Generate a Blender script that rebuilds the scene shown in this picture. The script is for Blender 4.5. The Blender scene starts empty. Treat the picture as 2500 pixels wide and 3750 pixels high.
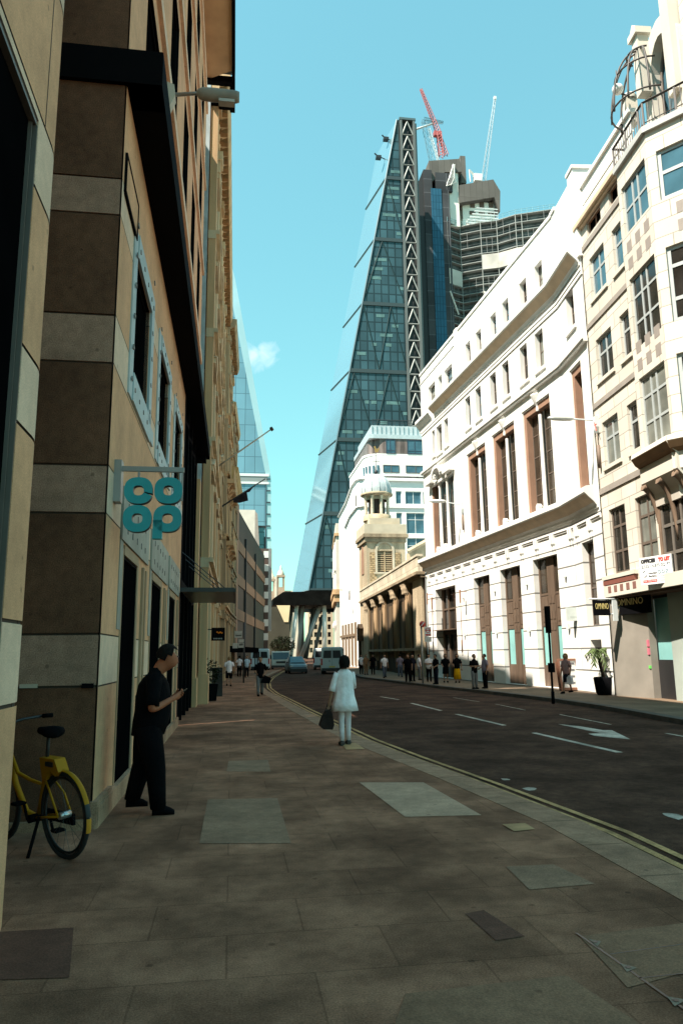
import bpy, bmesh, math, random
from mathutils import Vector, Matrix
C = bpy.context.scene; COL = C.collection; R = math.radians
random.seed(7)
# ---------------------------------------------------------------- camera, world, sun, exposure
EYE = Vector((0, 0, 1.65)); FPX = 2720.0; YAW = R(-8.4)
_p, _r = R(10.75), R(.67)
FW = Vector((0, math.cos(_p), math.sin(_p))); _u0 = Vector((0, -math.sin(_p), math.cos(_p))); _r0 = Vector((1, 0, 0))
RT = _r0*math.cos(_r) - _u0*math.sin(_r); UP = _r0*math.sin(_r) + _u0*math.cos(_r)
cam = bpy.data.objects.new('camera', bpy.data.cameras.new('camera')); COL.objects.link(cam)
cam.matrix_world = Matrix(((RT.x, UP.x, -FW.x, EYE.x), (RT.y, UP.y, -FW.y, EYE.y), (RT.z, UP.z, -FW.z, EYE.z), (0, 0, 0, 1)))
cam.data.sensor_fit = 'VERTICAL'; cam.data.sensor_height = 36; cam.data.lens = FPX/3750*36
cam.data.clip_end = 6000; cam.data.clip_start = .05; C.camera = cam
# street axes: S along the street (away), T across it (to the right)
S = Vector((math.sin(YAW), math.cos(YAW), 0)); T = Vector((math.cos(YAW), -math.sin(YAW), 0)); Zv = Vector((0, 0, 1))
SUN_AZ, SUN_EL = R(118), R(56)           # azimuth left of the street heading
_h = S*math.cos(SUN_AZ) - T*math.sin(SUN_AZ)
SUN = (_h*math.cos(SUN_EL) + Zv*math.sin(SUN_EL)).normalized()
sl = bpy.data.lights.new('sun', 'SUN'); sl.energy = 4.4; sl.angle = R(.53); sl.color = (1, .90, .77)
so = bpy.data.objects.new('sun', sl); COL.objects.link(so); so.rotation_euler = SUN.to_track_quat('Z', 'Y').to_euler()
W = bpy.data.worlds.new('World'); C.world = W; W.use_nodes = True
nt = W.node_tree; nt.nodes.clear()
def N_(t, nt=None, **k):
    n = (nt or W.node_tree).nodes.new(t)
    for a, v in k.items(): setattr(n, a, v)
    return n
wo = N_('ShaderNodeOutputWorld'); bg = N_('ShaderNodeBackground'); sk = N_('ShaderNodeTexSky')
sk.sky_type = 'NISHITA'; sk.sun_disc = False; sk.sun_elevation = SUN_EL; sk.sun_rotation = math.atan2(SUN.x, SUN.y)
sk.air_density = 1.7; sk.dust_density = .2; sk.ozone_density = 1.0; sk.altitude = 0
hs = N_('ShaderNodeMix', data_type='RGBA', blend_type='MULTIPLY'); hs.inputs[0].default_value = 1
SKY_TINT = (.98, 1.95, 1.82, 1); hs.inputs[7].default_value = SKY_TINT
# one small fair-weather cloud low in the sky, in a fixed direction
tc = N_('ShaderNodeTexCoord'); 
def pray(x, y): return (FW + RT*((x-1250)/FPX) + UP*((1875-y)/FPX)).normalized()
cd = pray(935, 1300)
vs = N_('ShaderNodeVectorMath', operation='SUBTRACT'); vs.inputs[1].default_value = cd
vm = N_('ShaderNodeVectorMath', operation='MULTIPLY'); vm.inputs[1].default_value = (17, 17, 26)
vl = N_('ShaderNodeVectorMath', operation='LENGTH'); nz = N_('ShaderNodeTexNoise'); nz.inputs['Scale'].default_value = 55; nz.inputs['Detail'].default_value = 9; nz.inputs['Distortion'].default_value = .6
ma = N_('ShaderNodeMath', operation='MULTIPLY_ADD'); ma.inputs[1].default_value = -1.0; ma.inputs[2].default_value = .5
ad = N_('ShaderNodeMath', operation='ADD'); cr = N_('ShaderNodeMapRange'); cr.inputs[1].default_value = .5; cr.inputs[2].default_value = 1.0; cr.inputs[4].default_value = .45
cm = N_('ShaderNodeMix', data_type='RGBA'); cm.inputs[7].default_value = (7, 7.4, 7.6, 1)
L = nt.links.new
L(tc.outputs['Generated'], vs.inputs[0]); L(vs.outputs[0], vm.inputs[0]); L(vm.outputs[0], vl.inputs[0]); L(vl.outputs['Value'], ma.inputs[0])
L(tc.outputs['Generated'], nz.inputs['Vector']); L(ma.outputs[0], ad.inputs[0]); L(nz.outputs['Fac'], ad.inputs[1]); L(ad.outputs[0], cr.inputs[0])
gm = N_('ShaderNodeGamma'); gm.inputs[1].default_value = .62; L(sk.outputs[0], gm.inputs[0]); L(gm.outputs[0], hs.inputs[6]); L(hs.outputs[2], cm.inputs[6]); L(cr.outputs[0], cm.inputs[0])
L(cm.outputs[2], bg.inputs[0]); L(bg.outputs[0], wo.inputs[0]); bg.inputs[1].default_value = .070
C.view_settings.view_transform = 'Standard'; C.view_settings.look = 'None'; C.view_settings.exposure = 1.5; C.view_settings.gamma = 1
C.cycles.max_bounces = 6; C.cycles.diffuse_bounces = 4; C.cycles.glossy_bounces = 3; C.cycles.transmission_bounces = 3
C.cycles.use_denoising = True; C.cycles.sample_clamp_indirect = 4; C.cycles.caustics_reflective = False; C.cycles.caustics_refractive = False
# ---------------------------------------------------------------- frames
class Fr:
    """facade frame: local x along the wall (left to right seen from the street), y into the wall, z up"""
    def __init__(s, o, xd):
        s.o = Vector(o); s.x = Vector(xd).normalized(); s.y = Vector((-s.x.y, s.x.x, 0))
        s.M = Matrix(((s.x.x, s.y.x, 0, s.o.x), (s.x.y, s.y.y, 0, s.o.y), (0, 0, 1, s.o.z), (0, 0, 0, 1)))
    def px(s, x, y, d=0.0):
        r = pray(x, y); k = s.y.dot(s.o - EYE + s.y*d)/s.y.dot(r); q = EYE + r*k - s.o
        return q.dot(s.x), q.z
def st(s, t, z=0.0): return S*s + T*t + Zv*z
def wall_fr(a, b):
    A, B = st(*a), st(*b); f = Fr(A, B-A); f.L = (B-A).length; return f
def E(s, t=0.0): return Fr(st(s, t), T)           # a frame facing down the street at distance s
def gpx(x, y, z=0.0):
    r = pray(x, y); k = (z-EYE.z)/r.z; q = EYE + r*k; return q.dot(S), q.dot(T)
# ---------------------------------------------------------------- materials
MATS = {}
def lin(c): return tuple(((v/255+.055)/1.055)**2.4 if v > 10 else v/255/12.92 for v in c)
def mat(name, col, rough=.8, var=.12, sc=1.2, bump=.12, bsc=40, metal=0, spec=.15, brick=None, alpha=None, emis=None, streak=False, trans=0, grit=0, blot=0):
    if name in MATS: return MATS[name]
    m = bpy.data.materials.new(name); m.use_nodes = True; nt = m.node_tree; b = nt.nodes['Principled BSDF']; L = nt.links.new
    b.inputs['Roughness'].default_value = rough; b.inputs['Metallic'].default_value = metal; b.inputs['Specular IOR Level'].default_value = spec
    tc = N_('ShaderNodeTexCoord', nt)
    n1 = N_('ShaderNodeTexNoise', nt); n1.inputs['Scale'].default_value = sc; n1.inputs['Detail'].default_value = 5
    if streak:
        mp = N_('ShaderNodeMapping', nt); mp.inputs['Scale'].default_value = (2.2, 2.2, .25); L(tc.outputs['Object'], mp.inputs[0]); L(mp.outputs[0], n1.inputs['Vector'])
    else: L(tc.outputs['Object'], n1.inputs['Vector'])
    mr = N_('ShaderNodeMapRange', nt); mr.inputs[1].default_value = .3; mr.inputs[2].default_value = .7; mr.inputs[3].default_value = 1-var; mr.inputs[4].default_value = 1+var
    L(n1.outputs['Fac'], mr.inputs[0])
    mx = N_('ShaderNodeMix', nt, data_type='RGBA', blend_type='MULTIPLY'); mx.inputs[0].default_value = 1
    cc = N_('ShaderNodeCombineColor', nt)
    for i in range(3): L(mr.outputs[0], cc.inputs[i])
    L(cc.outputs[0], mx.inputs[7]); h = None
    if brick:
        se = N_('ShaderNodeSeparateXYZ', nt); cb = N_('ShaderNodeCombineXYZ', nt); L(tc.outputs['Object'], se.inputs[0])
        if brick.get('ax', 'xz') == 'xz':
            a = N_('ShaderNodeMath', nt, operation='ADD'); L(se.outputs[0], a.inputs[0]); L(se.outputs[1], a.inputs[1]); L(a.outputs[0], cb.inputs[0]); L(se.outputs[2], cb.inputs[1])
        else: L(se.outputs[0], cb.inputs[0]); L(se.outputs[1], cb.inputs[1])
        br = N_('ShaderNodeTexBrick', nt); br.offset = brick.get('off', .5); L(cb.outputs[0], br.inputs['Vector'])
        v = brick.get('var', .08); c2 = brick.get('c2') or tuple(c*(1-v) for c in col)
        br.inputs['Color1'].default_value = (*[c*(1+v) for c in col], 1); br.inputs['Color2'].default_value = (*c2, 1)
        mo = brick.get('mc') or tuple(c*brick.get('dark', .45) for c in col); br.inputs['Mortar'].default_value = (*mo, 1)
        br.inputs['Scale'].default_value = 1; br.inputs['Mortar Size'].default_value = brick.get('m', .012); br.inputs['Brick Width'].default_value = brick['w']; br.inputs['Row Height'].default_value = brick['h']
        br.inputs['Mortar Smooth'].default_value = .1
        L(br.outputs['Color'], mx.inputs[6]); h = br.outputs['Fac']
    else: mx.inputs[6].default_value = (*col, 1)
    out = mx.outputs[2]
    if grit:                                       # fine aggregate, medium blotches, broad patches for road wear and painted dapples
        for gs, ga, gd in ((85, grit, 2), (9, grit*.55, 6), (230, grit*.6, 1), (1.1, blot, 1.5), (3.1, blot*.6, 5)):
            if not ga: continue
           
            ng = N_('ShaderNodeTexNoise', nt); ng.inputs['Scale'].default_value = gs; ng.inputs['Detail'].default_value = gd; L(tc.outputs['Object'], ng.inputs['Vector'])
            rg = N_('ShaderNodeMapRange', nt); rg.inputs[1].default_value = .33; rg.inputs[2].default_value = .67; rg.inputs[3].default_value = 1-ga; rg.inputs[4].default_value = 1+ga; L(ng.outputs['Fac'], rg.inputs[0])
            mg_ = N_('ShaderNodeVectorMath', nt, operation='SCALE'); L(out, mg_.inputs[0]); L(rg.outputs[0], mg_.inputs['Scale']); out = mg_.outputs[0]
        vo = N_('ShaderNodeTexVoronoi', nt); vo.inputs['Scale'].default_value = 3.3; vo.inputs['Randomness'].default_value = 1; L(tc.outputs['Object'], vo.inputs['Vector'])
        rv_ = N_('ShaderNodeMapRange', nt); rv_.inputs[1].default_value = .05; rv_.inputs[2].default_value = .085; rv_.inputs[3].default_value = .62; rv_.inputs[4].default_value = 1; L(vo.outputs['Distance'], rv_.inputs[0])
        mv = N_('ShaderNodeVectorMath', nt, operation='SCALE'); L(out, mv.inputs[0]); L(rv_.outputs[0], mv.inputs['Scale']); out = mv.outputs[0]
    L(out, b.inputs['Base Color'])
    if bump:
        n2 = N_('ShaderNodeTexNoise', nt); n2.inputs['Scale'].default_value = bsc; n2.inputs['Detail'].default_value = 3; L(tc.outputs['Object'], n2.inputs['Vector'])
        bp = N_('ShaderNodeBump', nt); bp.inputs['Strength'].default_value = bump; bp.inputs['Distance'].default_value = .02
        if h:
            s2 = N_('ShaderNodeMath', nt, operation='MULTIPLY_ADD'); s2.inputs[1].default_value = -1.2; L(h, s2.inputs[0]); L(n2.outputs['Fac'], s2.inputs[2]); L(s2.outputs[0], bp.inputs['Height'])
        else: L(n2.outputs['Fac'], bp.inputs['Height'])
        L(bp.outputs[0], b.inputs['Normal'])
    if emis: b.inputs['Emission Color'].default_value = (*emis[0], 1); b.inputs['Emission Strength'].default_value = emis[1]
    if trans: b.inputs['Transmission Weight'].default_value = trans
    MATS[name] = m; return m
def flat(name, col, rough=.5, metal=0, spec=.5, var=.06, bump=0): return mat(name, col, rough, var, 6, bump, 30, metal, spec)
# ---------------------------------------------------------------- mesh builder
class MB:
    def __init__(s): s.v = []; s.f = []; s.m = []; s.sm = []
    def face(s, pts, m=0, sm=False):
        i = len(s.v); s.v += [tuple(p) for p in pts]; s.f.append(tuple(range(i, i+len(pts)))); s.m.append(m); s.sm.append(sm)
    def box(s, x0, x1, y0, y1, z0, z1, m=0):
        i = len(s.v)
        s.v += [(x0, y0, z0), (x1, y0, z0), (x1, y1, z0), (x0, y1, z0), (x0, y0, z1), (x1, y0, z1), (x1, y1, z1), (x0, y1, z1)]
        for q in ((0, 3, 2, 1), (4, 5, 6, 7), (0, 1, 5, 4), (1, 2, 6, 5), (2, 3, 7, 6), (3, 0, 4, 7)):
            s.f.append(tuple(i+k for k in q)); s.m.append(m); s.sm.append(False)
        return s
    def prism(s, pts, z0, z1, m=0, ax='z'):
        """polygon extruded along an axis; pts are the two other coordinates in x,y,z order"""
        def P(p, h): return {'z': (p[0], p[1], h), 'y': (p[0], h, p[1]), 'x': (h, p[0], p[1])}[ax]
        n = len(pts); i = len(s.v); s.v += [P(p, z0) for p in pts] + [P(p, z1) for p in pts]
        s.f.append(tuple(range(i+n-1, i-1, -1))); s.f.append(tuple(range(i+n, i+2*n))); s.m += [m, m]; s.sm += [False]*2
        for k in range(n):
            l = (k+1) % n; s.f.append((i+k, i+l, i+n+l, i+n+k)); s.m.append(m); s.sm.append(False)
        return s
    def tube(s, pts, r, n=8, m=0, caps=True, closed=False):
        pts = [Vector(p) for p in pts]; rs = r if isinstance(r, (list, tuple)) else [r]*len(pts); rings = []; prev = None
        for k, p in enumerate(pts):
            if closed: d = pts[(k+1) % len(pts)] - pts[k-1]
            else: d = pts[min(k+1, len(pts)-1)] - pts[max(k-1, 0)]
            d.normalize(); a = prev if prev is not None else (Vector((0, 0, 1)) if abs(d.z) < .9 else Vector((1, 0, 0)))
            u = (a - d*a.dot(d)).normalized(); w = d.cross(u); prev = u; i = len(s.v)
            s.v += [tuple(p + (u*math.cos(2*math.pi*j/n) + w*math.sin(2*math.pi*j/n))*rs[k]) for j in range(n)]; rings.append(i)
        rr = range(len(rings) if closed else len(rings)-1)
        for k in rr:
            a, b = rings[k], rings[(k+1) % len(rings)]
            for j in range(n): s.f.append((a+j, a+(j+1) % n, b+(j+1) % n, b+j)); s.m.append(m); s.sm.append(n > 4)
        if caps and not closed:
            s.f.append(tuple(rings[0]+j for j in range(n-1, -1, -1))); s.f.append(tuple(rings[-1]+j for j in range(n))); s.m += [m, m]; s.sm += [False]*2
        return s
    def bar(s, a, b, w, m=0): return s.tube([a, b], w*.7071, 4, m)
    def lathe(s, prof, c=(0, 0, 0), n=16, m=0, a0=0, a1=2*math.pi):
        full = abs(a1-a0-2*math.pi) < 1e-6; k = n if full else n+1; i = len(s.v)
        for r, z in prof: s.v += [(c[0]+r*math.cos(a0+(a1-a0)*j/n), c[1]+r*math.sin(a0+(a1-a0)*j/n), c[2]+z) for j in range(k)]
        for a in range(len(prof)-1):
            for j in range(n): s.f.append((i+a*k+j, i+a*k+(j+1) % k, i+(a+1)*k+(j+1) % k, i+(a+1)*k+j)); s.m.append(m); s.sm.append(True)
        return s
    def wall(s, u0, u1, z0, z1, ops, dep=.2, m=0, mr=None, y=0.0):
        us = sorted({u0, u1} | {min(max(v, u0), u1) for o in ops for v in o[:2]}); zs = sorted({z0, z1} | {min(max(v, z0), z1) for o in ops for v in o[2:4]})
        for a, b in zip(us, us[1:]):
            for c, d in zip(zs, zs[1:]):
                cu, cz = (a+b)/2, (c+d)/2
                if not any(o[0] < cu < o[1] and o[2] < cz < o[3] for o in ops): s.face([(a, y, c), (b, y, c), (b, y, d), (a, y, d)], m)
        k = m if mr is None else mr
        for o in ops:
            a, b, c, d = max(o[0], u0), min(o[1], u1), max(o[2], z0), min(o[3], z1); e = y + (o[4] if len(o) > 4 else dep)
            if a >= b or c >= d: continue
            if o[0] > u0: s.face([(a, y, c), (a, y, d), (a, e, d), (a, e, c)], k)
            if o[1] < u1: s.face([(b, y, c), (b, e, c), (b, e, d), (b, y, d)], k)
            if o[3] < z1: s.face([(a, y, d), (b, y, d), (b, e, d), (a, e, d)], k)
            if o[2] > z0: s.face([(a, y, c), (a, e, c), (b, e, c), (b, y, c)], k)
        return s
    def sweep(s, prof, u0, u1, m=0):
        """moulding: profile of (y,z) points run along x"""
        return s.prism(prof, u0, u1, m, 'x')
    def mesh(s, name, mats):
        me = bpy.data.meshes.new(name); me.from_pydata(s.v, [], s.f)
        for k in (mats if isinstance(mats, (list, tuple)) else [mats]): me.materials.append(k)
        me.polygons.foreach_set('material_index', s.m); me.polygons.foreach_set('use_smooth', s.sm)
        bm = bmesh.new(); bm.from_mesh(me)
        if len(s.v) < 60000: bmesh.ops.remove_doubles(bm, verts=bm.verts, dist=1e-5)
        bmesh.ops.recalc_face_normals(bm, faces=bm.faces); bm.to_mesh(me); bm.free(); me.update(); return me
def tag(o, label=None, cat=None, group=None, kind=None):
    for k, v in (('label', label), ('category', cat), ('group', group), ('kind', kind)):
        if v: o[k] = v
    return o
def thing(name, label, cat, fr, group=None):
    o = bpy.data.objects.new(name, None); COL.objects.link(o); o.matrix_world = fr.M if isinstance(fr, Fr) else fr
    o['M'] = [v for r in o.matrix_world for v in r]; o.empty_display_size = .3; return tag(o, label, cat, group)
def rel(parent, fr):
    a = o_M(parent); return a.inverted() @ (fr.M if isinstance(fr, Fr) else fr)
MW = {}
def o_M(o):
    m = o.get('M'); return Matrix([m[0:4], m[4:8], m[8:12], m[12:16]])
def link(name, me, parent=None, fr=None, off=None, label=None):
    o = bpy.data.objects.new(name, me); COL.objects.link(o)
    if parent is not None:
        o.parent = parent; m = Matrix()
        if fr is not None: m = rel(parent, fr)
        if off is not None: m = m @ (off if isinstance(off, Matrix) else Matrix.Translation(off))
        o.matrix_basis = m; w = parent.matrix_world if parent.parent is None else None
        o['M'] = [v for r in (o_M(parent) @ m) for v in r]
    if label: o['label'] = label
    return o
def part(name, mb, mats, parent, fr=None, off=None, label=None): return link(name, mb.mesh(name, mats), parent, fr, off, label)
def part_split(name, mb, mats, parent, fr=None):
    """one part for each separate piece of the mesh"""
    key = lambda v: tuple(round(c, 4) for c in v); up = {}
    def root(a):
        while up[a] != a: a = up[a]
        return a
    for v in mb.v: up.setdefault(key(v), key(v))
    for f in mb.f:
        r0 = root(key(mb.v[f[0]]))
        for i in f[1:]:
            r1 = root(key(mb.v[i]))
            if r1 != r0: up[r1] = r0
    gr = {}
    for k, f in enumerate(mb.f): gr.setdefault(root(key(mb.v[f[0]])), []).append(k)
    for ks in gr.values():
        b = MB()
        for k in ks: b.face([mb.v[i] for i in mb.f[k]], mb.m[k], mb.sm[k])
        part(name, b, mats, parent, fr)
def solo(name, mb, mats, fr, label, cat, group=None):
    o = bpy.data.objects.new(name, mb.mesh(name, mats)); COL.objects.link(o); o.matrix_world = fr.M if isinstance(fr, Fr) else fr; return tag(o, label, cat, group)
def struct(name, mb, mats, fr=None, kind='structure'):
    o = bpy.data.objects.new(name, mb.mesh(name, mats)); COL.objects.link(o)
    if fr is not None: o.matrix_world = fr.M
    o['kind'] = kind; return o
def copy_tree(o, parent=None):
    c = o.copy(); COL.objects.link(c)
    if parent is not None: c.parent = parent
    for ch in list(o.children): copy_tree(ch, c)
    return c
WM = {}
def window(parent, fr, u0, u1, z0, z1, y=.15, cols=(), rows=(), fw=.06, fm=None, gm=None, name='window', md=.07):
    """a glazed frame (part) with its pane (sub-part); equal windows share their meshes"""
    w, h = round(u1-u0, 2), round(z1-z0, 2); key = (w, h, tuple(cols), tuple(rows), fw, fm.name, gm.name, md)
    if key not in WM:
        b = MB(); b.box(0, w, 0, md, 0, fw); b.box(0, w, 0, md, h-fw, h); b.box(0, fw, 0, md, fw, h-fw); b.box(w-fw, w, 0, md, fw, h-fw)
        for c in cols: b.box(w*c-fw/2, w*c+fw/2, .004, md, fw, h-fw)
        for r in rows: b.box(fw, w-fw, .008, md, h*r-fw/2, h*r+fw/2)
        g = MB(); g.box(.01, w-.01, md*.55, md*.55+.02, .01, h-.01); WM[key] = (b.mesh('window', fm), g.mesh('pane', gm))
    a, g = WM[key]; o = link(name, a, parent, fr, (u0, y, z0)); link('pane', g, o); return o
FONT = {}
def text(s, size, ext=.004, align='CENTER', bold=0):
    k = (s, size, ext, align, bold)
    if k not in FONT:
        c = bpy.data.curves.new('t', 'FONT'); c.body = s; c.size = size; c.extrude = ext; c.align_x = align; c.align_y = 'CENTER'; c.offset = bold; c.resolution_u = 3
        o = bpy.data.objects.new('t', c); COL.objects.link(o); dg = bpy.context.evaluated_depsgraph_get(); me = bpy.data.meshes.new_from_object(o.evaluated_get(dg))
        me.transform(Matrix.Rotation(R(90), 4, 'X')); bpy.data.objects.remove(o); me.name = 'lettering'; FONT[k] = me
    return FONT[k]
def letter(parent, s, size, m, x, y, z, sx=1, name='lettering', **k):
    me = text(s, size, **k).copy(); me.materials.clear(); me.materials.append(m); me.transform(Matrix.Diagonal((sx, 1, 1, 1)))
    return link(name, me, parent, None, (x, y, z))
# ---------------------------------------------------------------- materials used by the place
white = mat('white render', (.75, .745, .715), .75, .10, .8, .05, streak=True)
white_blk = mat('white stone blocks', (.75, .745, .715), .75, .09, .8, .1, brick=dict(w=60, h=.86, m=.035, dark=.22, var=.01))
cream = mat('cream stone', (.60, .56, .49), .8, .07, .5, .1, brick=dict(w=1.15, h=.58, m=.016, dark=.5, var=.09))
cream_pl = mat('cream plain stone', (.60, .56, .49), .8, .07, .7, .08)
greystone = mat('grey stone band', (.30, .27, .24), .8, .1, 2)
soffit = mat('soffit stone', (.60, .48, .35), .85, .12, 2)
terra = mat('terracotta frame', (.30, .18, .125), .8, .1, 2)
tan = mat('tan sandstone', (.52, .34, .19), .85, .2, .8, .25, streak=True)
tan_d = mat('weathered sandstone', (.36, .26, .16), .88, .35, .6, .3, streak=True)
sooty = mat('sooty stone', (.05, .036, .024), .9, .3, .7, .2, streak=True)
rubble = mat('rubble stone', (.42, .30, .17), .9, .3, 3, .5, brick=dict(w=.42, h=.2, m=.03, dark=.4, var=.3))
beige = mat('beige granite', (.63, .345, .195), .8, .16, 1.1, .1, 90, grit=.13)
pale = mat('pale granite', (.70, .50, .365), .8, .14, 1.1, .1, 90, grit=.12)
dkgran = mat('brown granite', (.13, .063, .036), .75, .3, .9, .15, 70, grit=.3)
gygran = mat('grey granite', (.36, .22, .155), .75, .25, .9, .15, 70, grit=.26)
black = flat('black metal', (.005, .005, .006), .8, 0, .02)
blackm = flat('black painted steel', (.02, .02, .022), .4)
ironm = flat('dark iron', (.06, .05, .045), .6)
steel = flat('galvanised steel', (.30, .29, .28), .45, .6)
wsteel = flat('white painted steel', (.62, .66, .66), .5)
lead = mat('lead sheet', (.42, .47, .48), .5, .15, 2, .1)
sfr = flat('grey window frame', (.38, .41, .41), .5)
dfr = flat('brown window frame', (.13, .10, .08), .5)
wood = mat('brown door timber', (.12, .085, .062), .55, .2, 3, .1, streak=True)
def glass(name, col, rough=.06, var=.5, sc=.9, spec=.5): return mat(name, col, rough, var, sc, 0, spec=spec)
gl_dk = glass('dark glass', (.022, .020, .018), .07, .7)
gl_blk = glass('black glass', (.003, .003, .0035), .5, .3, 1, .0)
gl_br = glass('brown glass', (.045, .035, .025), .12, .6, .7, .3)
gl_bl = glass('blue glass', (.05, .12, .16), .08, .3)
gl_bd = mat('glass over drawn blinds', (.17, .18, .16), .15, .35, 1.1, 0, spec=.5)
church_st = mat('weathered church stone', (.42, .34, .235), .9, .3, .7, .3, streak=True, grit=.2)
gl_aq = mat('aqua frosted glass', (.22, .47, .46), .35, .12, 1.2, 0)
road_m = mat('worn asphalt', (.068, .037, .026), .95, .30, .33, .5, 160, spec=.05, grit=.38, blot=.32)
pave_m = mat('york stone slabs', (.252, .128, .080), .9, .30, .35, .25, 120, grit=.24, spec=.05, blot=.30, brick=dict(w=.92, h=.61, m=.006, dark=.72, var=.10, ax='xy'))  # blot puts soft dapples of reflected sun into the slab colour
pave_r = mat('far pavement slabs', (.18, .125, .085), .85, .2, .6, .2, 120, brick=dict(w=.9, h=.6, m=.012, dark=.6, var=.12, ax='xy'))
kerb_m = mat('granite kerb', (.30, .18, .115), .85, .25, 3, .2, 120, grit=.22, brick=dict(w=40, h=.92, m=.012, dark=.55, var=.08, ax='xy'))
paleslab = mat('pale paving slab', (.42, .28, .19), .75, .18, 2.2, .2, 90, grit=.2)
brnslab = mat('brown paving slab', (.12, .055, .038), .85, .2, 2, .2, 90, grit=.2)
yel = mat('worn yellow paint', (.44, .27, .12), .85, .45, 2.5, .2, 90, grit=.3)
wht = mat('worn white paint', (.46, .41, .35), .85, .4, 3, .2, 90, grit=.28)
# ---------------------------------------------------------------- ground
SF = Fr((0, 0, 0), T)            # street frame: x = across (t), y = along (s)
def P2(pts): return [(t, s) for s, t in pts]
b = MB(); b.face([(-1500, -600, -.16), (1500, -600, -.16), (1500, 3000, -.16), (-1500, 3000, -.16)]); struct('ground', b, mat('city ground', (.12, .11, .10), .9), SF)
KL = [(-20, 3.0), (-6, 3.2), (0, 3.36), (5.5, 3.40), (7.3, 3.42), (10.2, 3.13), (12.9, 2.80), (15.6, 2.53), (18.9, 2.36), (24, 2.10), (30.1, 1.86), (34.4, 1.66), (40, 1.62), (48, 1.95), (58, 2.8), (72, 4.3), (110, 8.7), (300, 30)]
KR = [(-20, 9.6), (0, 9.8)] + [gpx(*q, -.1) for q in ((2500, 2652), (2200, 2596), (2025, 2569), (1800, 2541), (1600, 2519), (1460, 2501), (1323, 2484))] + [(72, 10.6), (110, 14.6), (300, 36)]
b = MB()
for z, pl in ((-.12, KL),):
    n = 40
    def at(pl, s):
        for (a, ta), (c, tc) in zip(pl, pl[1:]):
            if a <= s <= c: return ta + (tc-ta)*(s-a)/(c-a)
        return pl[-1][1]
    ss = sorted({s for s, _ in KL} | {s for s, _ in KR})
    for a, c in zip(ss, ss[1:]): b.face([(at(KL, a)-.2, a, -.12), (at(KR, a)+.2, a, -.12), (at(KR, c)+.2, c, -.12), (at(KL, c)-.2, c, -.12)])
struct('road', b, road_m, SF)
def strip(pl, d0, d1, z0, z1):
    b = MB()
    for (s0, t0), (s1, t1) in zip(pl, pl[1:]):
        q = [(t0+d0, s0), (t0+d1, s0), (t1+d1, s1), (t1+d0, s1)]
        b.face([(x, y, z1) for x, y in q]); 
        for (i, j) in ((0, 3), (1, 2)): b.face([(*q[i], z0), (*q[j], z0), (*q[j], z1), (*q[i], z1)])
    return b
struct('kerb', strip(KL, -.40, 0, -.16, .004), kerb_m, SF)
kb = strip(KR, 0, .32, -.16, .004); struct('far_kerb', kb, mat('dark kerb', (.09, .08, .07), .8, .2, 3), SF)
b = MB()
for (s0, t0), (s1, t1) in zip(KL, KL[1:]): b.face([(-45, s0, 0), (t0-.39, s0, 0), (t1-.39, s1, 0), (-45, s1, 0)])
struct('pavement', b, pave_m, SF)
b = MB()
for (s0, t0), (s1, t1) in zip(KR, KR[1:]): b.face([(t0+.31, s0, 0), (t0+60, s0, 0), (t1+60, s1, 0), (t1+.31, s1, 0)])
struct('far_pavement', b, pave_r, SF)
b = MB(); z = -.112
for d0, d1 in ((.25, .33), (.42, .50)):
    for (s0, t0), (s1, t1) in zip(KL[:-2], KL[1:-1]): b.face([(t0+d0, s0, z), (t0+d1, s0, z), (t1+d1, s1, z), (t1+d0, s1, z)])
struct('yellow_lines', b, yel, SF)
b = MB(); z = -.115; D = 1.5944
def dash(a, c, w=.12):
    (s0, t0), (s1, t1) = gpx(a[0]*D, a[1]*D, z), gpx(c[0]*D, c[1]*D, z); d = Vector((t1-t0, s1-s0)).normalized()*w/2
    b.face([(t0-d.y, s0+d.x, z), (t0+d.y, s0-d.x, z), (t1+d.y, s1-d.x, z), (t1-d.y, s1+d.x, z)])
for a, c, w in (((873, 1600), (916, 1607), .1), ((944, 1615), (1012, 1632), .11), ((1047, 1640), (1158, 1666), .12), ((1225, 1683), (1422, 1728), .13), ((1137, 1617), (1206, 1631), .05), ((1285, 1641), (1402, 1664), .06), ((1528, 1684), (1600, 1697), .08), ((1040, 1602), (1100, 1612), .04)): dash(a, c, w)
ar = [gpx(x*D, y*D, z) for x, y in ((1280, 1663), (1330, 1668), (1384, 1677), (1404, 1677), (1447, 1698), (1364, 1690), (1350, 1685), (1380, 1684))]
b.face([(t, s, z) for s, t in ar])
for x, y, r in ((1545, 1874, .12), (1215, 1812, .1), (1160, 1790, .06)):          # worn studs and paint scraps
    s0, t0 = gpx(x*D, y*D, z); b.face([(t0+r*random.uniform(.6, 1.3)*math.cos(k), s0+1.5*r*random.uniform(.6, 1.3)*math.sin(k), z) for k in [i*.7 for i in range(9)]])
struct('lane_markings', b, wht, SF)
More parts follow.
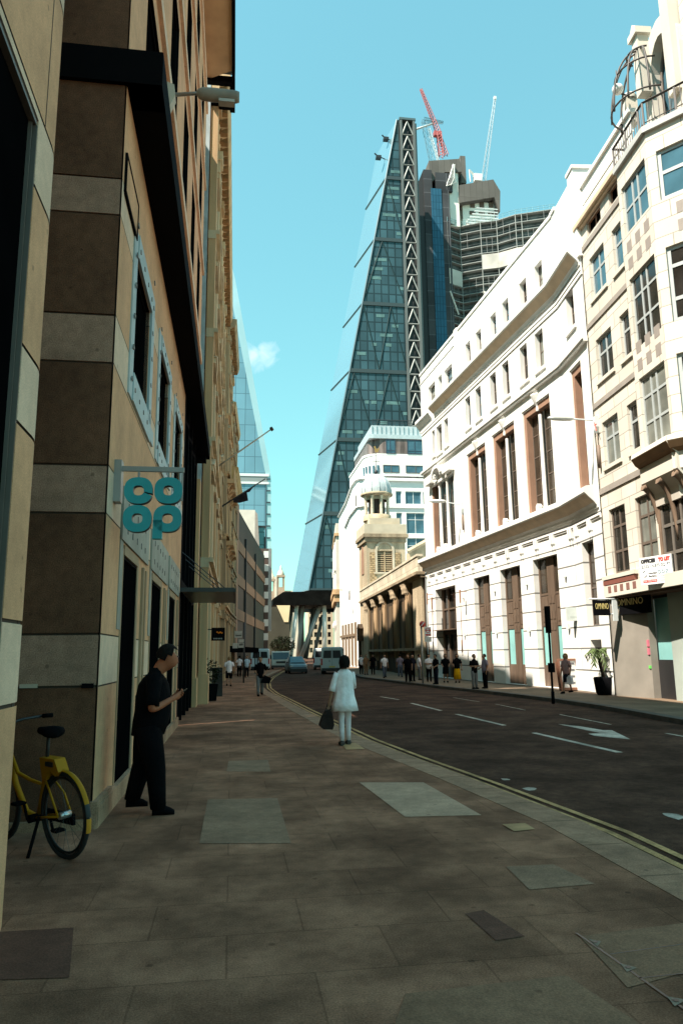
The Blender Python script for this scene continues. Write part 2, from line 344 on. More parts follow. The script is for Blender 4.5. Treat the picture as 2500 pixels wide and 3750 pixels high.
# patches of different paving let into the footway, with dark joints round them
def inset(name, pts, m, z=.004):
    b = MB(); q = [gpx(x*D, y*D, z) for x, y in pts]; b.face([(t, s, z) for s, t in q]); c = [sum(v[k] for v in q)/len(q) for k in (0, 1)]
    o = struct(name, b, m, SF); return o
for pts in (((525, 1748), (615, 1745), (622, 1772), (520, 1772)), ((477, 1836), (637, 1833), (668, 1937), (458, 1937))): inset('paving_slab', pts, mat('grey paving slab', (.27, .165, .105), .8, .22, 2.0, .2, 90, grit=.2))
inset('paving_slab', ((825, 1797), (972, 1797), (1105, 1872), (930, 1876)), paleslab)
inset('paving_slab', ((1160, 1990), (1270, 1985), (1365, 2030), (1215, 2043)), mat('grey paving slab', (.2,.2,.17)))
inset('paving_slab', ((1068, 2098), (1110, 2090), (1204, 2150), (1138, 2160)), brnslab)
inset('paving_slab', ((0, 2140), (170, 2130), (160, 2245), (0, 2250)), brnslab)
inset('paving_slab', ((1330, 2150), (1568, 2120), (1700, 2200), (1440, 2268)), mat('concrete slab', (.25, .14, .085), .85, .15, 2, .2, 90, grit=.2))
inset('paving_slab', ((930, 2282), (1300, 2240), (1480, 2360), (900, 2370)), mat('concrete slab', (.19,.185,.165)))
inset('kerb_patch', ((1152, 1893), (1205, 1890), (1228, 1904), (1180, 1909)), mat('ochre slab', (.42, .26, .13), .8, .25, 4), .008)
inset('kerb_patch', ((784, 1708), (815, 1706), (838, 1720), (795, 1722)), mat('ochre slab', (.34,.28,.15)), .008)
# inspection cover with triangular lifting plates
f = SF; b = MB(); z = .006; ln = [gpx(x*D, y*D, z) for x, y in ((1322, 2142), (1400, 2196), (1490, 2260), (1600, 2338))]
t = thing('inspection_cover', 'steel edged inspection cover with triangular lifting plates set in the near footway', 'manhole cover', SF)
for (s0, t0), (s1, t1) in zip(ln, ln[1:]): b.face([(t0-.008, s0, z), (t0+.008, s0, z), (t1+.008, s1, z), (t1-.008, s1, z)])
for a, c in (((1400, 2191), (1568, 2168)), ((1466, 2246), (1600, 2232))):
    (s0, t0), (s1, t1) = gpx(a[0]*D, a[1]*D, z), gpx(c[0]*D, c[1]*D, z); b.face([(t0, s0-.005, z), (t0, s0+.005, z), (t1, s1+.005, z), (t1, s1-.005, z)])
part('edge', b, blackm, t)
for tri in (((1350, 2156), (1379, 2162), (1371, 2174)), ((1424, 2213), (1462, 2222), (1438, 2232)), ((1530, 2288), (1575, 2296), (1548, 2311))):
    q = [gpx(x*D, y*D, .008) for x, y in tri]; b = MB(); b.face([(t_, s_, .008) for s_, t_ in q]); part('lifting_plate', b, mat('worn steel plate', (.26, .20, .15), .7, .2, 9), t)
    s_, t_ = [sum(v[k] for v in q)/3 for k in (0, 1)]; b = MB(); b.lathe([(0.001, .011), (.016, .011)], (t_, s_, 0), 8); part('key_hole', b, blackm, t)
# ================================================================ RIGHT SIDE
fM = wall_fr((49.5, 13.15), (29.3, 14.2)); fN = wall_fr((29.3, 14.2), (26.2, 13.88)); fO = wall_fr((26.2, 13.95), (14, 13.06)); fK = wall_fr((75.7, 14.1), (49.9, 13.15))
LM, LN = fM.L, fN.L
# ---- white curved office building
t = thing('office_building', 'long white rendered office building with two big coved cornices and tall bronze windows', 'building', fM)
doors = [(1.73, 5.59, .05, 5.66, .55), (8.65, 10.97, .05, 5.74, .32), (12.4, 14.85, .05, 5.8, .32), (16.28, 18.7, .05, 5.85, .32)]
nd = [(.9, 2.15, 2.6, 5.95, .3), (1.1, 2.2, .9, 2.05, .5)]
b = MB(); b.wall(0, LM, -.1, 6.98, doors); part('ground_floor_wall', b, white_blk, t)
b = MB(); b.wall(0, LN, -.1, 6.98, nd); part('ground_floor_wall', b, white_blk, t, fN)
tall = [(1.72, 6.0, 7.95, 12.85, .4), (8.55, 11.33, 7.95, 13.0, .4), (12.35, 15.15, 7.95, 13.05, .4), (16.15, 19.0, 7.95, 13.12, .4)]
third = [(2.2, 2.75, 14.67, 16.4, .3), (3.15, 4.2, 14.55, 16.4, .3), (4.7, 5.42, 14.65, 16.4, .3)] + [(u, u+.82, 14.65, 16.5, .3) for u in (8.55, 10.2, 12.36, 14.02, 16.2, 17.9)]
attic = [(1.75, 3.2, 18.3, 19.7, .3), (3.85, 4.6, 18.3, 19.65, .3), (5.15, 6.6, 18.3, 19.62, .3)] + [(u, u+.78, 18.4, 19.78, .3) for u in (9.0, 10.68, 12.82, 14.47, 16.6, 18.3)]
b = MB(); b.wall(0, LM, 6.98, 17.3, tall+third); part('upper_wall', b, white, t)
b = MB(); b.wall(-.0, LM, 17.3, 21.25, attic); b.box(-.05, LM+.1, -.06, .3, 21.2, 21.36); b.box(-.05, 7.7, -.04, .3, 20.55, 20.62); b.box(7.4, 7.9, -.12, .4, 18, 21.4); part('attic_wall', b, white, t)
n3 = [(1.05, 2.3, 8.1, 13.28, .4), (1.1, 1.98, 15.05, 16.72, .3)]
b = MB(); b.wall(0, LN, 6.98, 17.3, n3); part('upper_wall', b, white, t, fN)
b = MB(); b.wall(0, LN, 17.3, 21.3, []); b.box(-.05, .55, -.06, .35, 21.25, 21.42); b.box(2.55, 3.2, -.12, 1.2, 17.5, 21.5); b.box(2.5, 3.26, -.17, 1.25, 21.45, 21.6); part('attic_wall', b, white, t, fN)
b = MB(); b.face([(0, 0, 0), (0, 14, 0), (0, 14, 21.2), (0, 0, 21.2)]); b.face([(0, 0, 21.2), (LM, 0, 21.2), (LM, 14, 21.2), (0, 14, 21.2)]); b.face([(0, 14, 0), (LM+2, 14, 0), (LM+2, 14, 21.2), (0, 14, 21.2)]); part('rear_wall', b, white, t)
def cove(z0, n, z1, lip): # wall foot, projection, lip bottom, lip top
    return [(.05, z0), (-.06, z0), (-.08, z0+.10), (-n*.35, z0+(z1-z0)*.42), (-n*.7, z0+(z1-z0)*.72), (-n+.05, z1-.04), (-n, z1), (-n, lip), (-n+.1, lip+.05), (.05, lip+.1)]
def cornice(name, z0, n, z1, lip, uM0, extra=None):
    b = MB(); pr = cove(z0, n, z1, lip); b.sweep(pr, uM0, LM); part(name, b, [white], t)
    b = MB(); b.sweep(pr, -.02, LN-.12); part(name, b, [white], t, fN)
    b = MB(); b.sweep([(-.08, z0+.13), (-n*.35, z0+(z1-z0)*.42-.012), (-n*.7, z0+(z1-z0)*.72-.012), (-n+.06, z1-.055), (-n+.06, z1-.035), (-n*.7, z0+(z1-z0)*.72), (-.075, z0+.14)], uM0+.02, LM-.02); part('soffit_lining', b, soffit, t)
    b = MB(); b.sweep([(-.08, z0+.13), (-n*.35, z0+(z1-z0)*.42-.012), (-n*.7, z0+(z1-z0)*.72-.012), (-n+.06, z1-.055), (-n+.06, z1-.035), (-n*.7, z0+(z1-z0)*.72), (-.075, z0+.14)], .02, LN-.2); part('soffit_lining', b, soffit, t, fN)
cornice('lower_cornice', 7.06, .55, 7.66, 7.86, -.15)
cornice('upper_cornice', 17.2, .52, 17.78, 17.95, 3.0)
b = MB(); b.sweep(cove(17.0, .4, 17.62, 17.82), -.3, 2.6); part('upper_cornice', b, white, t)
for f_, l_, a_ in ((fM, LM, 0), (fN, LN, 0)):
    b = MB(); b.box(a_, l_, -.16, .02, 13.82, 13.92); b.box(a_, l_, -.22, .02, 13.92, 14.05); part('string_course', b, white, t, f_); b = MB(); b.box(a_, l_, -.05, .02, 16.72, 16.9); b.box(a_, l_, -.08, .02, 16.9, 17.0); part('string_course', b, white, t, f_)
    b = MB(); b.box(a_, l_, -.09, .02, 6.72, 6.8); b.box(a_, l_, -.05, .02, 6.64, 6.72); part('string_course', b, white, t, f_)
u = .5
while u < LM:                                   # paired guttae hanging under the lower cornice
    b = MB()
    for d in (0, .2): b.box(u+d, u+d+.1, -.13, 0, 6.3, 6.72); b.box(u+d+.03, u+d+.07, -.08, 0, 6.05, 6.3)
    part('bracket', b, white, t); u += 1.62
for u in (.4, 1.9):
    b = MB(); 
    for d in (0, .2): b.box(u+d, u+d+.1, -.13, 0, 6.3, 6.72); b.box(u+d+.03, u+d+.07, -.08, 0, 6.05, 6.3)
    part('bracket', b, white, t, fN)
# ground floor: timber screens with glazed strips
def shopfront(u0, u1, z1, dep, f_=fM, aqua=True):
    w = u1-u0; m = (u0+u1)/2; b = MB(); y = dep-.02; W_ = .34
    b.box(m-W_, m+W_, y-.06, y+.05, 0, z1); b.box(u0, u0+.12, y-.04, y+.05, 0, z1); b.box(u1-.12, u1, y-.04, y+.05, 0, z1)
    for a, c in ((u0+.12, m-W_), (m+W_, u1-.12)):
        b.box(a, c, y-.03, y+.05, 0, 1.0); b.box(a, c, y-.03, y+.05, 2.75, 4.15); b.box(a+.1, c-.1, y-.05, y, 2.95, 3.45); b.box(a+.1, c-.1, y-.05, y, 3.55, 4.05); b.box(a, c, y-.05, y+.05, 4.15, 4.25)
    for z in (3.0, 3.5, 4.2): b.box(m-W_+.08, m-.04, y-.08, y, z-.45, z-.1); b.box(m+.04, m+W_-.08, y-.08, y, z-.45, z-.1)
    o = part('door', b, wood, t, f_)
    for a, c in ((u0+.12, m-W_), (m+W_, u1-.12)):
        g = MB(); g.box(a, c, y, y+.03, 1.0, 2.75); link('pane', g.mesh('pane', gl_aq if aqua else gl_dk), o)
        g = MB(); g.box(a, c, y, y+.03, 4.25, z1); link('pane', g.mesh('pane', gl_br), o)
for d in doors[1:]: shopfront(d[0], d[1], d[3], d[4])
# main entrance
b = MB(); y = .53
for a, c in ((1.73, 2.0), (2.9, 3.05), (4.25, 4.4), (5.3, 5.59)): b.box(a, c, y-.1, y+.1, 0, 5.66)
b.box(1.73, 5.59, y-.08, y+.1, 2.75, 2.95); b.box(1.73, 5.59, y-.08, y+.1, 4.3, 4.4); b.box(1.73, 5.59, -.25, y, 2.98, 3.03); o = part('entrance_screen', b, wood, t)
g = MB(); g.box(2.0, 5.3, y, y+.03, 0, 5.66); link('pane', g.mesh('pane', gl_dk), o)
window(t, fN, .9, 2.15, 2.6, 5.95, .25, (.5,), (.45,), .06, dfr, gl_br); window(t, fN, 1.1, 2.2, .9, 2.05, .4, (), (), .06, dfr, gl_blk)
# piano nobile
cap = [(.075, -.5), (.10, -.42), (.085, -.36), (.085, -.22), (.13, -.16), (.16, -.08), (.30, .26), (.31, .32), (.0, .34)]
for o_, f_ in [(o, fM) for o in tall[1:]] + [(n3[0], fN)]:
    u0, u1, z0, z1 = o_[:4]; b = MB(); k = .24; y0 = .06
    b.box(u0, u0+k, y0, .42, z0, z1); b.box(u1-k*.35, u1, y0, .42, z0, z1); b.box(u0+k, u1-k*.35, y0, .42, z1-.3, z1); part('window_surround', b, terra, t, f_)
    b = MB(); b.box(u0-.05, u1+.05, -.04, .02, z1+.06, z1+.12); b.box(u0-.08, u0-.03, -.04, .02, z0, z1+.1); b.box(u1+.03, u1+.08, -.04, .02, z0, z1+.1); part('architrave', b, white, t, f_)
    if f_ is fM:
        m_ = (u0+u1)/2 + .04
        for a, c in ((u0+k, m_-.08), (m_+.08, u1-k*.35)): window(t, f_, a, c, z0, z1-.3, .34, (.5,), (.2, .36, .58, .8), .05, dfr, gl_br, md=.05)
        b = MB(); b.lathe([(.12, z0), (.12, z0+.25), (.1, z0+.3), (.088, z1-.5)], (m_, .18, 0), 12); b.lathe([(r, z+z1+.15) for r, z in cap], (m_, .08, 0), 12); b.tube([(m_+.3*math.cos(a), .0, z1+.45+.28*math.sin(a)) for a in [i*math.pi/8 for i in range(9)]], .035, 5); part('column', b, white, t, f_)
        b = MB(); b.box(m_-.42, m_-.2, -.12, .1, z0-.1, z0+.28); b.prism([(m_-.44, z0+.28), (m_-.18, z0+.28), (m_-.31, z0+.42)], -.12, .1, 0, 'y'); part('plinth_block', b, white, t, f_)
    else: window(t, f_, u0+k, u1-k*.35, z0, z1-.3, .34, (), (.28, .5, .72), .05, dfr, gl_br, md=.05)
u0, u1, z0, z1 = tall[0][:4]
b = MB(); b.box(u0, u0+.2, .06, .42, z0, z1); b.box(u1-.08, u1, .06, .42, z0, z1); part('window_surround', b, terra, t)
cs = (u0+1.42, u0+2.86)
for a, c in ((u0+.2, cs[0]-.1), (cs[0]+.1, cs[1]-.1), (cs[1]+.1, u1-.08)): window(t, fM, a, c, z0, z1-.2, .34, (.5,), (.2, .36, .58, .8), .05, dfr, gl_br, md=.05)
for x in cs:
    b = MB(); b.lathe([(.15, z0), (.15, z0+.3), (.12, z0+.36), (.105, z1-.6), (.14, z1-.5), (.12, z1-.4), (.2, z1-.15), (.2, z1)], (x, .12, 0), 12); part('column', b, white, t)
    b = MB(); b.box(x-.52, x-.28, -.12, .1, z0-.1, z0+.3); b.prism([(x-.54, z0+.3), (x-.26, z0+.3), (x-.4, z0+.46)], -.12, .1, 0, 'y'); part('plinth_block', b, white, t)
b = MB(); b.box(u0-.35, cs[0]-.5, -.4, .1, z1-.12, z1+.12); b.box(cs[1]+.5, u1+.3, -.4, .1, z1-.12, z1+.12); b.box(u0-.1, u1+.1, -.1, .1, z1-.28, z1-.12)
m_ = (cs[0]+cs[1])/2
b.prism([(m_+(.95)*math.cos(a), z1+.12+.62*math.sin(a)) for a in [i*math.pi/10 for i in range(11)]] + [(m_+.72*math.cos(a), z1+.12+.42*math.sin(a)) for a in [i*math.pi/10 for i in range(10, -1, -1)]], -.45, .05, 0, 'y')
for x in cs: b.box(x-.14, x+.14, -.38, .05, z1, z1+.4); b.tube([(x-.3*math.cos(k*.6), -.3, z1+.1+.2*math.sin(k*.6)) for k in range(6)], .05, 5)
part('pediment', b, white, t)
def smallwin(o_, f_, sill=True):
    u0, u1, z0, z1 = o_[:4]; window(t, f_, u0, u1, z0, z1, .24, (), (.5,), .05, dfr, random.choice((gl_bl, gl_dk, gl_dk, gl_bd)), md=.05)
    if sill: b = MB(); b.box(u0-.14, u1+.14, -.09, .03, z0-.16, z0-.03); part('sill', b, white, t, f_)
for o_ in third: smallwin(o_, fM)
for o_ in attic: smallwin(o_, fM, False)
smallwin(n3[1], fN)
for u, f_ in [(x, fM) for x in (7.0, 11.7, 15.6, 19.4)]:
    for z in (2.55, 4.75):
        b = MB(); b.box(u-.06, u+.06, -.12, 0, z, z+.22); b.lathe([(.05, -.05), (.07, .03), (.06, .05)], (u, -.09, z), 8); part('wall_light', b, wsteel, t, f_)
# ---- cream corner building with bay windows
t = thing('corner_building', 'cream stone corner building with chequered bay windows and an iron balcony on the roof', 'building', fO)
r = [(.6, 1.95, 15.25, 17.0), (2.68, 3.42, 15.25, 16.97), (.6, 1.97, 11.87, 13.55), (2.7, 3.42, 11.87, 13.55), (.58, 1.92, 8.45, 10.2), (2.68, 3.42, 8.45, 10.17), (.55, 1.88, 4.38, 6.8), (2.68, 4.0, 4.38, 6.8), (.62, 1.92, 18.0, 18.62), (2.68, 3.42, 17.95, 18.62)]
b = MB(); b.wall(-.2, 4.15, 3.62, 18.72, [(*x, .16) for x in r]); part('front_wall', b, cream, t)
for k, x in enumerate(r):
    two = x[1]-x[0] > 1.1
    if k < 8: window(t, fO, *x, .1, (.5,) if two else (), (.34, .72) if x[3]-x[2] > 2.2 else (.62,), .09, sfr if k < 6 else dfr, (gl_bl if k in (0, 1) else (gl_dk, gl_bd, gl_dk)[k % 3]), md=.06)
    else: window(t, fO, *x, .1, (.5,) if two else (), (), .06, terra, gl_blk)
    if k < 6: b = MB(); b.box(x[0]-.1, x[1]+.1, -.07, .02, x[2]-.14, x[2]); part('sill', b, cream_pl, t)
for z0, z1, u1 in ((17.62, 17.84, 4.15), (14.26, 14.46, 4.15), (10.93, 11.13, 4.1), (7.5, 7.72, 4.2)):
    b = MB(); b.box(-.2, u1, -.05, .02, z0, z1); part('stone_band', b, greystone, t)
# canted corner pavilion, standing proud of the wall
PV = [(4.15, 0), (4.15, -.35), (6.25, -.35), (7.95, 1.18), (7.95, 6.0)]       # plan
fB = Fr(fO.M @ Vector((4.15, -.35, 0)), fO.x); c0 = fO.M @ Vector((6.25, -.35, 0)); c1 = fO.M @ Vector((7.95, 1.18, 0)); fC = Fr(c0, c1-c0); LC = (c1-c0).length
bw = [(.22, 1.95, 15.75, 17.55), (.22, 1.98, 11.55, 14.1), (.26, 1.95, 8.05, 10.5)]; cw = [(.3, 1.75, 15.75, 17.5), (.3, 1.75, 11.6, 14.1), (.3, 1.75, 8.05, 10.55)]
b = MB(); b.wall(0, 2.1, 7.95, 18.3, [(*x, .14) for x in bw]); b.face([(0, 0, 7.95), (0, .35, 7.95), (0, .35, 18.3), (0, 0, 18.3)]); part('bay_wall', b, cream, t, fB)
b = MB(); b.wall(0, LC, 7.95, 18.3, [(*x, .14) for x in cw]); part('bay_wall', b, cream, t, fC)
b = MB(); b.face([(7.95, 1.18, -.1), (7.95, 9, -.1), (7.95, 9, 18.3), (7.95, 1.18, 18.3)]); b.face([(-.2, 9, -.1), (7.95, 9, -.1), (7.95, 9, 20), (-.2, 9, 20)]); b.face([(-.2, .05, 18.7), (4.2, .05, 18.7), (4.2, 9, 18.7), (-.2, 9, 18.7)]); b.face([(4.15, -.3, 18.32), (6.25, -.3, 18.32), (7.95, 1.2, 18.32), (7.95, 9, 18.32), (4.15, 9, 18.32)]); b.face([(-.2, .02, 3.6), (-.2, 9, 3.6), (-.2, 9, 18.6), (-.2, .02, 18.6)]); part('side_wall', b, cream_pl, t)
for x in bw: window(t, fB, *x, .08, (.36, .58), (.36, .72) if x[3]-x[2] > 2 else (.5,), .085, sfr, gl_bl if x[2] > 15 else (gl_bd if x[2] < 9 else gl_dk), md=.06)
for x in cw: window(t, fC, *x, .08, (), (.3, .74) if x[3]-x[2] > 2 else (.55,), .12, sfr, gl_bl if x[2] > 15 else gl_dk, md=.06)
chq = flat('grey chequer stone', (.27, .235, .21), .8)
for z0, n_ in ((14.42, 2), (10.75, 2)):
    for q in range(n_):
        for k in range(3): b = MB(); u = .28+k*.62+(.0); z = z0+q*.62; b.box(u+(0 if q == 0 else .0), u+.34, -.006, .03, z, z+.4); part('chequer_stone', b, chq, t, fB)
        for k in range(1): b = MB(); b.box(.75+k*.9, 1.4+k*.9, -.006, .03, z0+.05+q*.62, z0+.45+q*.62); part('chequer_stone', b, chq, t, fC)
for f_, l_ in ((fB, 2.1), (fC, LC)):
    b = MB(); b.box(-.04, l_+.04, -.12, .05, 18.3, 18.52); part('balcony_edge', b, mat('grey lead edge', (.45, .46, .45), .7, .1, 2), t, f_)
    b = MB(); b.prism([(.02, 8.02), (-.3, 7.98), (-.34, 7.82), (-.2, 7.62), (-.06, 7.5), (-.06, 6.98), (.25, 6.6), (.3, 6.2), (.8, 6.2), (.8, 8.02)], -.1, l_+.12, 0, 'x'); part('corbel', b, cream_pl, t, f_)
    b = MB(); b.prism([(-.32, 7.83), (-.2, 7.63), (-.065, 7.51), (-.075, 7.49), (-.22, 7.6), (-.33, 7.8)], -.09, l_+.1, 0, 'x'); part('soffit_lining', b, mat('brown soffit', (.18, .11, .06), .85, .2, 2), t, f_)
    b = MB(); b.wall(0, l_, 3.62, 6.9, [(.15, l_-.1, 3.75, 6.7, .1)], y=.35); part('bay_wall', b, mat('brown stucco', (.2, .14, .1), .8, .2, 2), t, f_)
    window(t, f_, .15, l_-.1, 3.75, 6.7, .38, (.33, .66), (.3, .6), .1, flat('bronze frame', (.16, .14, .12), .5), gl_dk)
for u in (.0, 1.0, 2.0):                              # curved brackets under the bay
    b = MB(); b.tube([(u, .45-.5*(1-math.cos(a)), 5.0+1.9*math.sin(a)) for a in [i*math.pi/2/7 for i in range(8)]], [.06, .07, .08, .09, .1, .12, .14, .16], 6); part('curved_bracket', b, mat('brown stucco', (.2, .14, .1)), t, fB)
# roof: eaves, attic, balcony rail, arched dormer with the iron frame
b = MB(); b.box(-.25, 4.15, -.24, .05, 18.72, 18.9); b.box(-.2, 4.15, -.12, .05, 18.62, 18.72); part('eaves', b, soffit, t)
b = MB(); b.wall(-.2, 4.6, 18.9, 20.55, [], y=.15); b.box(-.25, 4.6, .05, .4, 20.5, 20.66); b.box(-.25, 4.6, .12, .2, 19.72, 19.78); part('attic_wall', b, white, t)
b = MB(); 
def rail(bm, a, c, z=19.45):
    bm.bar((a[0], a[1], z), (c[0], c[1], z), .07); bm.bar((a[0], a[1], 18.7), (c[0], c[1], 18.7), .03); n = max(2, int(math.dist(a, c)/.16))
    for k in range(n+1):
        x, y = a[0]+(c[0]-a[0])*k/n, a[1]+(c[1]-a[1])*k/n; bm.bar((x, y, 18.52), (x, y, z), .022 if k % 6 else .06)
rail(b, (3.95, -.3), (6.25, -.33)); rail(b, (6.25, -.33), (7.8, 1.05)); rail(b, (3.95, -.3), (3.95, .1)); part('balcony_railing', b, ironm, t)
# dormer gable block above the pavilion
dz = 18.5; fD = fO
b = MB(); arch = [(5.05, dz)] + [(5.75+.70*math.cos(math.pi-a), 21.2+1.35*math.sin(a)) for a in [i*math.pi/10 for i in range(11)]] + [(6.45, dz)]
oa = [(4.55, dz), (4.55, 21.3)] + [(5.75+1.2*math.cos(math.pi-a), 21.3+1.9*math.sin(a)) for a in [i*math.pi/10 for i in range(11)]] + [(6.95, 21.3), (6.95, dz)]
b.prism(oa+arch[::-1], .75, 1.5, 0, 'y'); b.box(4.5, 7.0, 1.5, 6, dz, 22.6); part('dormer', b, cream_pl, t)
b = MB(); b.prism([(x, z) for x, z in arch], 1.2, 1.25, 0, 'y'); o = part('arched_window', b, gl_bl, t)
b = MB(); b.tube([(x, 1.15, z) for x, z in arch], .06, 6); b.tube([(5.75, 1.15, dz), (5.75, 1.15, 22.5)], .05, 6); link('frame', b.mesh('frame', dfr), o)
b = MB(); b.box(4.75, 5.15, .35, .75, 20.9, 23.2); b.box(4.65, 5.25, .25, .85, 23.2, 23.45); b.prism([(4.7, 23.45), (5.2, 23.45), (4.95, 23.75)], .3, .8, 0, 'y'); part('dormer_pier', b, cream_pl, t)
b = MB(); b.box(6.35, 6.85, .55, 1.0, 19.6, 24.0); b.lathe([(.32, 24.0), (.34, 24.15), (.25, 24.3), (.1, 24.4)], (6.6, .78, 0), 10); part('dormer_pier', b, cream_pl, t)
b = MB(); b.box(6.9, 9.5, .9, 6, 18.4, 26.4); b.box(6.75, 9.6, .75, 6, 26.4, 26.7); part('roof_tower', b, cream, t)
b = MB(); b.box(3.75, 4.12, .3, .7, 20.5, 21.5); b.lathe([(.26, 21.5), (.28, 21.6), (.2, 21.75), (.05, 21.85)], (3.93, .5, 0), 10); part('chimney', b, cream_pl, t)
# half-dome of iron ribs with its globe lamp
b = MB(); cx, cy, cz, rr = 5.0, .5, 20.15, 1.15
def arc(a0, a1, yaw, n=12): return [(cx+rr*math.cos(a0+(a1-a0)*k/n)*math.cos(yaw), cy+rr*math.cos(a0+(a1-a0)*k/n)*math.sin(yaw), cz+2.5*math.sin(a0+(a1-a0)*k/n)) for k in range(n+1)]
for yw in (-160, -125, -90, -55, -20): b.tube(arc(0, math.pi/2, R(yw)), .036, 6)
for e in (.05, .62, 1.15): b.tube([(cx+rr*math.cos(e)*math.cos(R(y_)), cy+rr*math.cos(e)*math.sin(R(y_)), cz+2.5*math.sin(e)) for y_ in range(-170, 0, 14)], .034, 6)
part('iron_half_dome', b, ironm, t)
b = MB(); b.tube([(cx-.5, cy-.7, cz+2.1), (cx-.5, cy-.7, cz+1.5)], .02, 5); part('lamp_rod', b, ironm, t)
b = MB(); b.lathe([(.001, -.2)]+[(.2*math.sin(a), -.2*math.cos(a)) for a in [i*math.pi/10 for i in range(1, 10)]]+[(.001, .2)], (cx-.5, cy-.7, cz+1.32), 14); part('globe_lamp', b, flat('opal globe', (.8, .8, .78), .3), t)
# shopfront under the overhang
b = MB(); b.box(-.15, 7.2, -.12, .1, 3.58, 4.0); b.box(-.15, 2.5, -.16, .1, 4.22, 4.36); part('fascia_beam', b, cream_pl, t)
b = MB(); b.box(-.12, 2.4, -.135, .0, 4.02, 4.2); part('fascia_stripe', b, flat('dark red tile', (.20, .07, .05), .6), t)
for k in range(5): b = MB(); b.box(.25+k*.5, .5+k*.5, -.128, .0, 3.72, 3.96); part('chequer_tile', b, flat('brown chequer tile', (.22, .11, .09), .6), t)
b = MB(); b.box(-.2, 7.5, .05, 4, 3.5, 3.58); b.box(-.1, 7.5, 2.2, 2.3, 0, 3.5); part('shop_ceiling', b, mat('brown shop soffit', (.12, .075, .055), .8, .2, 2), t)
pg = mat('grey shop stone', (.24, .22, .19), .8, .12, 1.2, .1)
b = MB(); b.prism([(-.12, .12), (.0, .02), (1.75, .55), (1.75, .8), (-.12, .8)], -.05, 3.5); b.box(-.12, 0, .0, .8, -.05, 3.5); part('shop_pier', b, pg, t)
b = MB(); b.box(-.1, .0, .02, .09, 1.55, 2.3); part('menu_case', b, blackm, t)
b = MB(); b.prism([(3.05, .65), (4.3, .95), (4.3, 1.2), (3.05, 1.2)], -.05, 3.5); part('shop_pier', b, mat('pale shop panel', (.30, .34, .31), .7, .1, 1), t)
b = MB(); b.box(1.75, 3.05, .85, .9, 1.3, 3.4); o = part('shop_window', b, gl_aq, t)
b = MB(); b.box(1.75, 3.05, .8, .95, 0, 1.3); part('shop_stallriser', b, blackm, t)
b = MB(); b.box(4.3, 7.9, .9, .95, 0, 3.4); part('shop_window', b, mat('teal glass', (.10, .24, .24), .15, .4, .8, 0), t)
b = MB()
for k, c_ in enumerate([0, 0]): b.box(1.62+.0*k, 1.74, .5, .56, 1.75-k*.28, 1.98-k*.28)
part('sticker_strip', b, flat('pink sticker', (.6, .16, .22), .5), t)
b = MB(); b.box(1.62, 1.74, .5, .56, 1.0, 1.1); part('sticker', b, flat('green sticker', (.15, .6, .12), .5), t)
# ---- old church: colonnaded side wall, stone tower with a domed cupola
t = thing('church', 'old stone church with soot stained pilasters and a square tower under a lead domed cupola', 'church', fK)
LK = fK.L
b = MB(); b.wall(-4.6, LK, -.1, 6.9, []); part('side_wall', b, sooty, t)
b = MB(); b.box(-4.7, LK-.1, -.30, .1, 6.75, 6.95); b.box(-4.8, LK-.05, -.62, .1, 6.95, 7.15); part('cornice', b, mat('dirty church stone', (.30, .235, .16), .9, .35, .6, .3, streak=True, grit=.2), t)
b = MB(); b.box(-4.7, LK-.1, -.5, -.15, 7.15, 8.25); b.box(-4.75, LK, -.56, -.1, 8.2, 8.36); part('parapet', b, mat('bright limestone', (.54, .48, .37), .8, .15, .9, .2, brick=dict(w=1.3, h=.5, m=.02, dark=.6, var=.12)), t)
b = MB(); b.face([(-4.6, -.1, 8.1), (LK, -.1, 8.1), (LK, 12, 8.1), (-4.6, 12, 8.1)]); b.face([(LK, 0, 0), (LK, 12, 0), (LK, 12, 8.1), (LK, 0, 8.1)]); part('roof', b, lead, t)
cap = [(.3, 6.0), (.36, 6.06), (.32, 6.12), (.34, 6.3), (.42, 6.5), (.38, 6.52), (.52, 6.7), (.5, 6.75)]
for u in (-1.2, 3.9, 9.0, 14.8, 20.0):
    b = MB(); b.box(u-.75, u+.75, -.12, .05, .9, 6.75)
    for k in range(5): b.tube([(u-.5+.25*k, -.16, 1.2), (u-.5+.25*k, -.16, 5.95)], .1, 5)
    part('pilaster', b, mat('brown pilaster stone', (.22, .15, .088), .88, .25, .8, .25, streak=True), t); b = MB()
    for d in (-.38, .38): b.lathe([(r*.75, z) for r, z in cap], (u+d, -.25, 0), 8)
    b.box(u-.8, u+.8, -.42, .05, 6.66, 6.78); part('capital', b, mat('dirty church stone', (.30, .235, .16), .9, .35, .6, .3, streak=True, grit=.2), t)
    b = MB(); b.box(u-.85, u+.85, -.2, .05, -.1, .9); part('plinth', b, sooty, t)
for u in (1.3, 6.4, 11.9, 17.4):
    b = MB(); b.box(u-.7, u+.7, -.05, .05, 1.6, 5.6); part('panel', b, mat('soot brown panel', (.13, .09, .055), .9, .4, .6, .3, streak=True), t)
b = MB(); b.box(22.3, 25.2, -.18, .05, -.1, 6.75); part('pilaster', b, church_st, t); b = MB(); b.box(-3.6, LK-.4, -.28, .1, 1.75, 1.95); part('ledge', b, mat('dirty church stone', (.30, .235, .16), .9, .35, .6, .3, streak=True, grit=.2), t)
fT = E(76.2)      # tower front
b = MB(); b.wall(13.85, 18.0, 0, 13.9, [(14.98, 16.6, 9.95, 12.2)], .35, m=0)
part('tower_wall', b, church_st, t, fT)
b = MB(); b.box(14.2, 14.9, -.05, .05, 8.4, 12.0); b.box(16.75, 17.5, -.05, .05, 8.4, 12.0); part('rubble_panel', b, rubble, t, fT)
